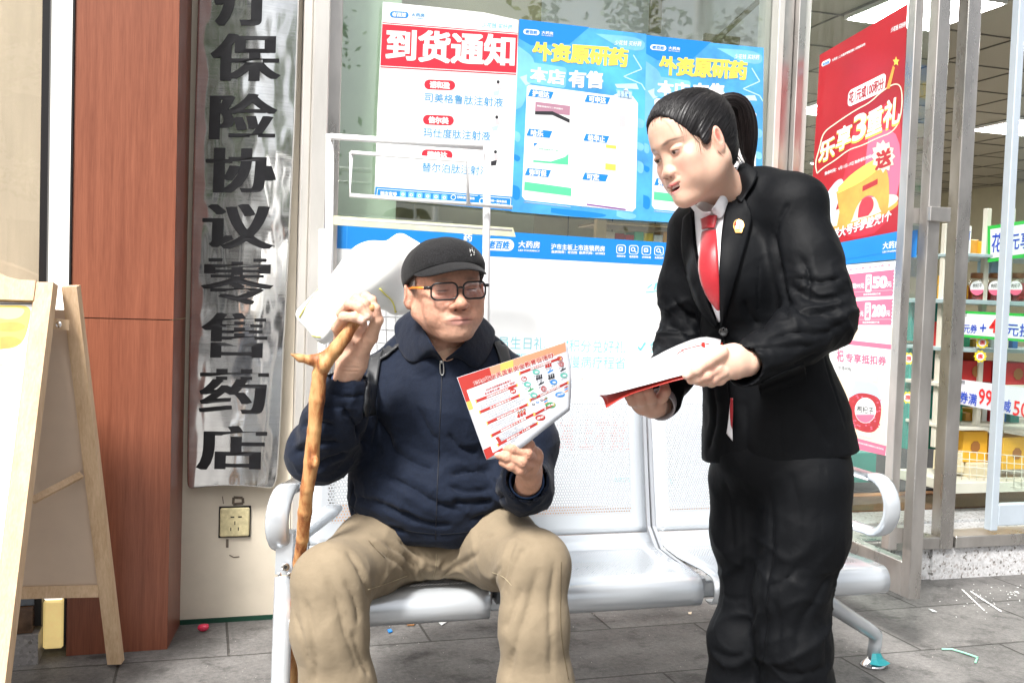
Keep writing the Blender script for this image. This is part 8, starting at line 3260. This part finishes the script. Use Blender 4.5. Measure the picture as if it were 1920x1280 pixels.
# goods: (name, px box, Y, depth, material, label, cat)
goods = [
    ("carton", 1787, 516, 1806, 534, 4.99, 0.12, M_ybox, "small yellow carton on top of two others beside the berry jars", "box"),
    ("carton", 1786, 535, 1812, 561, 4.99, 0.12, M_ybox, "yellow carton under the small one left of the berry jars", "box"),
    ("carton", 1813, 535, 1822, 561, 5.02, 0.12, M_ybox, "narrow yellow carton squeezed against the leftmost berry jar", "box"),
    ("carton", 1797, 676, 1866, 716, 4.98, 0.18, M_rbox, "red gift carton with gold emblem on the middle shelf", "box"),
    ("carton", 1874, 680, 1945, 722, 4.98, 0.18, M_rbox, "red carton behind the inner glass door", "box"),
    ("carton", 1801, 808, 1857, 866, 4.93, 0.18, M_ybox, "large yellow gift carton standing in the wire basket", "box"),
    ("carton", 1874, 820, 1940, 880, 4.93, 0.18, M_ybox, "large yellow carton behind the inner glass door", "box"),
    ("tea_pack", 1772, 848, 1812, 886, 4.90, 0.10, M_carton, "cream paper pack at the left end of the wire basket", "pack"),
    ("tea_pack", 1816, 868, 1862, 900, 4.90, 0.10, M_carton, "cream paper pack in front of the large yellow gift carton", "pack"),
    ("storage_crate", 1704, 560, 1764, 640, 5.2, 0.3, M_tealp, "teal plastic crate, topmost of the stack behind the steel posts", "crate"),
    ("storage_crate", 1700, 646, 1766, 742, 5.2, 0.3, M_tealp, "teal plastic crate in the middle of the stack behind the steel posts", "crate"),
    ("storage_crate", 1696, 748, 1768, 842, 5.2, 0.3, M_tealp, "teal plastic crate low in the stack behind the steel posts", "crate"),
    ("storage_crate", 1560, 848, 1650, 905, 5.1, 0.3, M_tealp, "low teal plastic crate on the floor behind the coupon poster", "crate"),
    ("medicine_box", 1772, 604, 1800, 652, 5.0, 0.12, M_rbox, "upright red box below the yellow cartons", "box"),
    ("medicine_box", 1816, 660, 1838, 675, 5.05, 0.1, flat("orange_box", (0.6, 0.12, 0.02), 0.5), "flat orange box lying over the red gift carton", "box"),
    ("medicine_box", 1790, 424, 1812, 476, 5.2, 0.1, I_white, "white box under the handwritten probiotic poster", "box"),
    ("medicine_box", 1856, 490, 1880, 512, 5.2, 0.1, I_pale, "pale blue box on the top shelf above the berry jars", "box"),
    ("storage_crate", 1772, 740, 1796, 800, 5.1, 0.25, M_tealp, "slim teal crate left of the shelf post", "crate"),
    ("storage_crate", 1852, 742, 1900, 800, 5.2, 0.25, M_tealp, "wide teal crate under the long handwritten price banner", "crate"),
]
for nm, x0, y0, x1, y1, Y_, dp, m_, lab, cat in goods:
    o = box_at(nm, x0, y0, x1, y1, Y_, dp, m_)
    if m_ in (M_ybox, M_rbox) and (x1 - x0) > 30:
        mm3 = I_org if m_ is M_ybox else I_yel
        c_ = PY((x0 + x1) / 2, (y0 + y1) / 2, Y_ - 0.004)
        em = []
        for i in range(8):
            a = R(22.5 + 45 * i)
            em.append(c_ + Vector((math.cos(a) * CA, math.cos(a) * SA, math.sin(a))) * 0.030)
        mesh_obj("emblem", em, [tuple(range(8))], flat("brown_emblem", (0.30, 0.12, 0.03), 0.5), o)
    tag(o, lab, cat, "goods on the shop shelves")

# more stock on each board
rg = random.Random(21)
_cols = [("green", I_green), ("white", I_white), ("teal", M_tealp), ("orange", I_org), ("dark red", M_rbox), ("pale blue", I_pale), ("yellow", M_ybox), ("deep blue", I_blue)]
_ord = ("first", "second", "third", "fourth", "fifth", "sixth", "seventh", "eighth")
for (yb_, nm_, hmax) in ((655, "board under the berry jars", 34), (722, "board beside the red gift carton", 40), (800, "lowest board above the basket", 42), (480, "top board by the inner door", 40)):
    x = 1774 if yb_ != 480 else 1794
    k_ = 0
    while x < 1915 and k_ < 8:
        w_ = rg.uniform(11, 22)
        h2 = rg.uniform(0.55, 1.0) * hmax
        cn, cm = _cols[(k_ * 3 + int(yb_ / 60)) % 8]
        o = box_at("medicine_box", x, yb_ - h2, x + w_, yb_, 5.14 + rg.uniform(0, 0.03), 0.09, cm)
        tag(o, "%s medicine box, %s from left on the %s" % (cn, _ord[k_], nm_), "box", "goods on the shop shelves")
        x += w_ + rg.uniform(1, 3)
        k_ += 1

# handwritten price signs


def sign_sheet(q, Y0, Y1, m_, name, label, border=None, texts=()):
    p = [PY(q[0][0], q[0][1], Y0), PY(q[1][0], q[1][1], Y1), PY(q[3][0], q[3][1], Y0)]
    s = Sheet(plane_map(*p))
    s.STEP = 0.0012
    if border:
        s.slab(list(q), border, 0.002)
        cx, cy = sum(a[0] for a in q) / 4, sum(a[1] for a in q) / 4
        s.poly([s.at(q, 0.03, 0.10), s.at(q, 0.97, 0.10), s.at(q, 0.97, 0.90), s.at(q, 0.03, 0.90)], m_, 1)
    else:
        s.slab(list(q), m_, 0.002)
    for (t_, x0, y0, x1, y1, h, mt) in texts:
        s.text(t_, (x0, y0), (x1, y1), h, mt, 3, 0.012, slant=0.05, res=2)
    o = s.build(name)
    tag(o, label, "sign")


I_sgreen = flat("sign_green", (0.03, 0.45, 0.06), 0.5)
I_marker = flat("marker_blue", (0.02, 0.07, 0.50), 0.5)
I_markr = flat("marker_red", (0.70, 0.02, 0.02), 0.5)
sign_sheet(((1790, 582), (2010, 592), (2008, 648), (1785, 630)), 4.84, 4.84, I_white, "price_sign", "green edged handwritten price sign hanging below the berry jars", I_sgreen,
           (("1", 1796, 622, 1802, 622, 24, I_markr), ("元券", 1805, 624, 1831, 625, 17, I_marker), ("+", 1836, 622, 1848, 622, 15, I_marker), ("45", 1853, 624, 1880, 625, 27, I_markr), ("元换购", 1884, 629, 1960, 634, 24, I_marker), ("枸杞", 1796, 592, 1812, 593, 8, I_blk)))
sign_sheet(((1778, 708), (2010, 738), (2008, 800), (1774, 752)), 4.83, 4.80, flat("sign_lilac_paper", (0.68, 0.66, 0.72), 0.5), "price_sign", "long lilac paper banner with handwritten voucher offer above the lower shelf", None,
           (("1", 1776, 742, 1780, 743, 20, I_markr), ("元券满", 1781, 750, 1830, 761, 22, I_marker), ("99", 1833, 757, 1858, 762, 30, I_markr), ("元", 1860, 764, 1874, 766, 15, I_marker), ("减", 1877, 771, 1894, 774, 24, I_marker), ("50", 1898, 778, 1926, 783, 28, I_markr), ("全场可用", 1779, 716, 1808, 720, 7, I_blk)))
sign_sheet(((1852, 424), (2010, 400), (2012, 470), (1852, 492)), 4.9, 4.9, I_white, "price_sign", "green framed handwritten offer sign at the top of the shelf by the inner door", I_sgreen,
           (("花", 1857, 474, 1878, 472, 36, I_marker), ("1", 1882, 470, 1885, 470, 30, I_markr), ("元享", 1889, 470, 1932, 464, 32, I_marker)))
sign_sheet(((1786, 420), (1822, 424), (1818, 492), (1782, 488)), 5.0, 5.0, I_white, "price_sign", "white poster with blue handwritten probiotic lettering left of the shelf post", None,
           (("生菌", 1790, 450, 1818, 451, 18, I_marker), ("全场活动", 1791, 462, 1810, 463, 6, I_markr), ("买二送一", 1790, 474, 1809, 475, 6, I_markr)))
# yellow starburst tags
M_burst = flat("sign_yellow", (0.80, 0.60, 0.02), 0.5)
for (x, y, lab) in ((1842, 642, "upper yellow starburst price tag on the shelf edge"), (1838, 668, "lower yellow starburst price tag on the shelf edge"), (1702, 745, "yellow starburst tag seen between the steel posts"), (1780, 668, "yellow starburst tag left of the red gift carton"), (1704, 672, "small yellow starburst tag on the teal crate")):
    c_ = PY(x, y, 4.86)
    s = Sheet(lambda px, py, o_=0.0: PY(px, py, 4.86 - o_))
    pts = []
    for i in range(20):
        a = R(18 * i)
        r_ = 13 if i % 2 == 0 else 10
        pts.append((x + r_ * math.cos(a), y + r_ * 0.95 * math.sin(a)))
    s.slab(pts, M_burst, 0.002)
    s.ell(x, y, 7.5, 7.5, I_white, 2, 14)
    s.text("惠", (x - 5, y + 4.5), (x + 5, y + 4.5), 9, I_markr, 3, 0.02, res=2)
    tag(s.build("price_tag"), lab, "price tag", "starburst price tags")

# medicine shelf glimpsed under the blue posters, right part of the window
rk2 = empty("medicine_rack", PV(1200, 470, 4.2))
tag(rk2, "wooden rack of boxed medicine seen through the window between banner and posters", "shelf")


def vbox(name, x0, y0, x1, y1, v, dv, m, parent=None):
    u0, z1 = UZ(x0, y0, v)
    u1, z0 = UZ(x1, y1, v)
    b = SMB()
    b.box((u0, v, z0), (u1, v + dv, z1), m, 0.002)
    return b.build(name, parent)


M_rackw = mat("rack_wood", (0.36, 0.26, 0.15), 0.5)
vbox("shelf_board", 1130, 470, 1300, 476, 4.3, 0.3, M_rackw, rk2)
vbox("shelf_board", 1130, 420, 1300, 425, 4.3, 0.3, M_rackw, rk2)
vbox("shelf_post", 1124, 300, 1131, 600, 4.28, 0.04, M_rackw, rk2)
cols_ = [I_cream, I_red2, I_red, I_green, I_yel, I_white, I_org, I_green, I_pale]
for i, (x0, m_) in enumerate(zip(range(1136, 1296, 18), cols_)):
    o = vbox("medicine_box", x0, 434 + (i % 3) * 3, x0 + 16, 470, 4.34, 0.1, m_)
    tag(o, ("cream", "dark red", "bright red", "green", "yellow", "white", "orange", "second green", "pale blue")[i] + " medicine box in the row behind the window, %s from the left" % ("first", "second", "third", "fourth", "fifth", "sixth", "seventh", "eighth", "ninth")[i], "box", "medicine boxes behind the window")
# pale green panel added behind the window's left strip for its bright reflection
M_glare = mat("pale_green_glare", (0.50, 0.60, 0.46), 0.6, var=0.10, vscale=2)
vbox("green_glare_panel", 600, -60, 742, 420, VF + 0.10, 0.01, M_glare, bld)
M_olive = mat("olive_interior_panel", (0.27, 0.24, 0.15), 0.6, var=0.15, vscale=2.5)
vbox("interior_panel", 744, -80, 1000, 470, VF + 0.35, 0.02, M_olive, bld)
vbox("white_glare_panel", 1004, -120, 1442, 130, VF + 0.60, 0.02, M_white, bld)  # white panel added to stand in for bright sky mirrored in the pane
vbox("hanging_pipe", 1226, -120, 1240, 62, VF + 0.5, 0.02, M_olive, bld)
b = SMB()
b.beam(PV(1340, 78, VF + 0.5), PV(1436, -10, VF + 0.5), 0.03, 0.02, M_olive)
b.build("diagonal_strut", bld)
vbox("bracket", 1322, 62, 1388, 84, VF + 0.49, 0.02, M_olive, bld)

# ================================================================== A-FRAME SIGN
af = empty("a_frame_sign", PZ(120, 1300, 0))
tag(af, "pale wooden A frame advertising board with yellow fruit picture at the left edge", "sign board")


def beam2(name, p0, p1, w_, d_, m, parent):
    b = MB()
    b.beam(p0, p1, w_, d_, m, up=(0, -1, 0.3))
    return b.build(name, parent)


f_top = PY(88, 532, 2.60)
f_bot_ = PY(-6, 1300, 2.30)
dirf = (f_bot_ - f_top)
f_bot = f_top + dirf * ((f_top.z - 0.01) / -dirf.z)
beam2("front_stile", f_top, f_bot, 0.046, 0.03, M_oak, af)
off_l = Vector((-0.60, -0.12, 0))
beam2("front_stile", f_top + off_l, f_bot + off_l, 0.046, 0.03, M_oak, af)
# arched top rail
b = MB()
nx_ = (f_top - f_bot).normalized()
wv = off_l
L0 = f_top + Vector((0, 0, 0.0))
front_n = wv.cross(nx_).normalized()
if front_n.y > 0:
    front_n = -front_n
pts_t, pts_b = [], []
for i in range(17):
    t = i / 16
    arch = 0.0 if t < 0.10 else 0.075 * math.sin(math.pi * min(1, (t - 0.10) / 0.80)) if t < 0.9 else 0.0
    p = L0 + wv * (t * 0.92 + 0.04)
    pts_t.append(p + nx_ * (0.004 + arch))
    pts_b.append(p - nx_ * 0.050)
vs = [p + front_n * 0.014 for p in pts_t + pts_b] + [p - front_n * 0.014 for p in pts_t + pts_b]
n_ = 17
fs = []
for i in range(16):
    fs += [(i, i + 1, n_ + i + 1, n_ + i), (2 * n_ + i, 3 * n_ + i, 3 * n_ + i + 1, 2 * n_ + i + 1), (i, 2 * n_ + i, 2 * n_ + i + 1, i + 1), (n_ + i, n_ + i + 1, 3 * n_ + i + 1, 3 * n_ + i)]
fs += [(0, n_, 3 * n_, 2 * n_), (16, 2 * n_ + 16, 3 * n_ + 16, n_ + 16)]
b.add(vs, fs, M_oak, raw=True)
b.build("arched_top_rail", af)
# poster in the front frame
pc = [f_top - nx_ * 0.052 + wv * 0.05, f_top - nx_ * 0.052 + wv * 0.95, f_bot + nx_ * 0.20 + wv * 0.95, f_bot + nx_ * 0.20 + wv * 0.05]
pc = [p - front_n * 0.004 for p in pc]
b = MB()
b.add([p for p in pc] + [p - front_n * 0.006 for p in pc], [(0, 1, 2, 3), (7, 6, 5, 4), (0, 4, 5, 1), (1, 5, 6, 2), (2, 6, 7, 3), (3, 7, 4, 0)], I_white, raw=True)
pp = b.build("poster_panel", af)
s = Sheet(plane_map(pc[0], pc[1], pc[3]))
s.line((0, 569.5), (60, 569.5), 2.0, I_blk, 1.4)
blot(s, [(0, 572), (59, 572), (56, 600), (48, 632), (36, 648), (14, 655), (-30, 650), (-40, 600)], I_yel, 1)
blot(s, [(0, 576), (50, 576), (40, 596), (10, 600), (-20, 590)], flat("ink_lemon", (0.80, 0.78, 0.25), 0.4), 2)
blot(s, [(0, 606), (30, 602), (52, 612), (30, 622), (0, 620)], I_org, 2)
blot(s, [(0, 632), (24, 630), (45, 640), (20, 652), (0, 655)], I_org, 1.6)
s.pl([(-4, 690), (2, 682), (6, 694), (0, 704)], 1.5, I_yel, 1)
s.build("fruit_print", pp)
# rear frame
r_top, r_bot = PY(133, 536, 2.64), PY(218, 1246, 2.84)
dirr = r_bot - r_top
r_bot = r_top + dirr * ((r_top.z - 0.012) / -dirr.z)
beam2("rear_leg", r_top, r_bot, 0.040, 0.026, M_oak, af)
beam2("rear_leg", r_top + off_l, r_bot + off_l, 0.040, 0.026, M_oak, af)
M_kraft = mat("beige_backing_board", (0.58, 0.46, 0.36), 0.7, var=0.05)
rn = off_l.cross(dirr).normalized()
if rn.y > 0:
    rn = -rn
q_ = [r_top + dirr * 0.06 + off_l * 0.03, r_top + dirr * 0.06 + off_l * 0.97, r_top + dirr * 0.78 + off_l * 0.97, r_top + dirr * 0.78 + off_l * 0.03]
b = MB()
b.add([p - rn * 0.002 for p in q_] + [p - rn * 0.008 for p in q_], [(0, 1, 2, 3), (7, 6, 5, 4), (0, 4, 5, 1), (1, 5, 6, 2), (2, 6, 7, 3), (3, 7, 4, 0)], M_kraft, raw=True)
b.build("backing_board", af)
beam2("bottom_rail", r_top + dirr * 0.79 + off_l * 0.035, r_top + dirr * 0.79 + off_l * 0.97, 0.034, 0.024, M_oak, af)
beam2("brace", PY(60, 938, 2.60), PY(152, 890, 2.72), 0.018, 0.012, M_oak, af)
b = MB()
hq = [PY(98, 596, 2.60), PY(129, 600, 2.62), PY(129, 619, 2.62), PY(98, 617, 2.60)]
b.add(hq + [p + Vector((0, 0.004, 0)) for p in hq], [(0, 1, 2, 3), (7, 6, 5, 4), (0, 4, 5, 1), (1, 5, 6, 2), (2, 6, 7, 3), (3, 7, 4, 0)], M_oak, raw=True)
h_ = b.build("hinge_plate", af)
b = MB()
b.lathe(PY(111, 608, 2.598), [(0.008, 0), (0.008, 0.003), (0.004, 0.005)], M_chrome, 14, axis=(0, -1, 0), smooth=False)
b.build("bolt", h_)

# ================================================================== LITTER AND MARKS ON THE PAVING
def litter(name, pts, m, label, cat, th=0.002, h=0.0):
    n = len(pts)
    P = [PZ(x, y, 0.003 + h) for x, y in pts]
    vs = P + [p + Vector((0, 0, th)) for p in P]
    fs = [tuple(range(n)), tuple(range(2 * n - 1, n - 1, -1))] + [(i, i + n, (i + 1) % n + n, (i + 1) % n) for i in range(n)]
    o = mesh_obj(name, vs, fs, m)
    tag(o, label, cat)
    return o


c_ = PZ(380, 1184, 0.0)
g = SDF((c_.x - 0.04, c_.y - 0.04, -0.01), (c_.x + 0.04, c_.y + 0.04, 0.05), 0.0015)
g.ell((c_.x, c_.y, 0.014), (0.017, 0.012, 0.012), k=0)
g.ell((c_.x + 0.010, c_.y, 0.018), (0.010, 0.009, 0.007), k=0.008, rot=Ry(-25))
v_, f_ = g.mesh(1)
o = mesh_obj("candy_wrapper", v_, f_, mat("pink_foil", (0.62, 0.04, 0.09), 0.25, var=0.3, vscale=200, bump=0.5, bscale=160), smooth=True)
tag(o, "crumpled pink red wrapper lying at the foot of the cream wall", "wrapper")
litter("paper_scrap", [(820, 1164), (842, 1163), (828, 1172)], I_white, "white paper scrap under the front edge of the left bench seat", "paper scrap")
litter("dry_leaf", [(760, 1166), (770, 1163), (780, 1166), (776, 1172), (764, 1172)], mat("dry_leaf_brown", (0.34, 0.16, 0.06), 0.8), "dry brown leaf lying under the left bench seat", "leaf", 0.003)
litter("bottle_cap", [(726, 1181), (733, 1179), (736, 1184), (729, 1186)], I_blue, "small blue scrap lying under the bench between the man's legs", "plastic scrap", 0.003)
litter("wood_splinter", [(1266, 1126), (1270, 1126), (1303, 1132), (1301, 1134)], mat("splinter", (0.42, 0.24, 0.10), 0.8), "thin brown wood splinter lying under the middle bench seat", "stick", 0.003)
litter("paper_scrap", [(1290, 1148), (1297, 1147), (1296, 1151), (1291, 1151)], I_cream, "tiny cream scrap lying below the wood splinter", "paper scrap")
litter("paper_scrap", [(1741, 1141), (1750, 1143), (1757, 1147), (1748, 1146)], I_white, "thin white scrap lying below the open door", "paper scrap")
b = MB()
b.tube([PZ(x, y, 0.006) for x, y in ((1766, 1216), (1785, 1216), (1805, 1222), (1826, 1229), (1834, 1232))], 0.003, flat("mint_plastic", (0.28, 0.66, 0.46), 0.4), 6)
b.tube([PZ(1833, 1231, 0.007), PZ(1829, 1241, 0.006)], 0.003, flat("mint_plastic", (0.28, 0.66, 0.46), 0.4), 6)
o = b.build("plastic_strap")
tag(o, "thin mint green plastic strip lying on the paving at lower right", "plastic strip")
# white paint marks along the joint: one object
rp2 = random.Random(12)
vs, fs = [], []


def daub(x, y, w_, h_, ang_=0):
    n = 9
    k = len(vs)
    for i in range(n):
        a = 2 * math.pi * i / n
        r_ = rp2.uniform(0.6, 1.1)
        dx, dy = math.cos(a) * w_ * r_, math.sin(a) * h_ * r_
        c2, s2 = math.cos(ang_), math.sin(ang_)
        vs.append(PZ(x + dx * c2 - dy * s2, y + dx * s2 + dy * c2, 0.0035))
    fs.append(tuple(range(k, k + n)))


for i in range(14):
    t = i / 13
    daub(1822 + 52 * t, 1109 + 34 * t, 5, 1.6, 0.55)
for i in range(12):
    t = i / 11
    daub(1806 + 38 * t, 1106 + 36 * t, 4, 1.2, 0.5)
for i in range(45):
    daub(rp2.gauss(1850, 35), rp2.gauss(1122, 14), rp2.uniform(0.5, 2.0), rp2.uniform(0.3, 0.9), 0.4)
for i in range(14):
    daub(rp2.gauss(1905, 10), rp2.gauss(1112, 6), rp2.uniform(0.8, 3.0), rp2.uniform(0.4, 1.2), 0.3)
o = mesh_obj("paint_marks", vs, fs, flat("dried_white_paint", (0.74, 0.74, 0.73), 0.7))
tag(o, kind="stuff")
vs, fs = [], []
for _ in range(150):
    daub(rp2.uniform(350, 1900), rp2.uniform(1120, 1280), rp2.uniform(0.4, 1.3), rp2.uniform(0.2, 0.6), rp2.uniform(0, 3))
o = mesh_obj("grit", vs, fs, mat("pale_grit", (0.55, 0.52, 0.48), 0.8, var=0.4, vscale=300))
tag(o, kind="stuff")
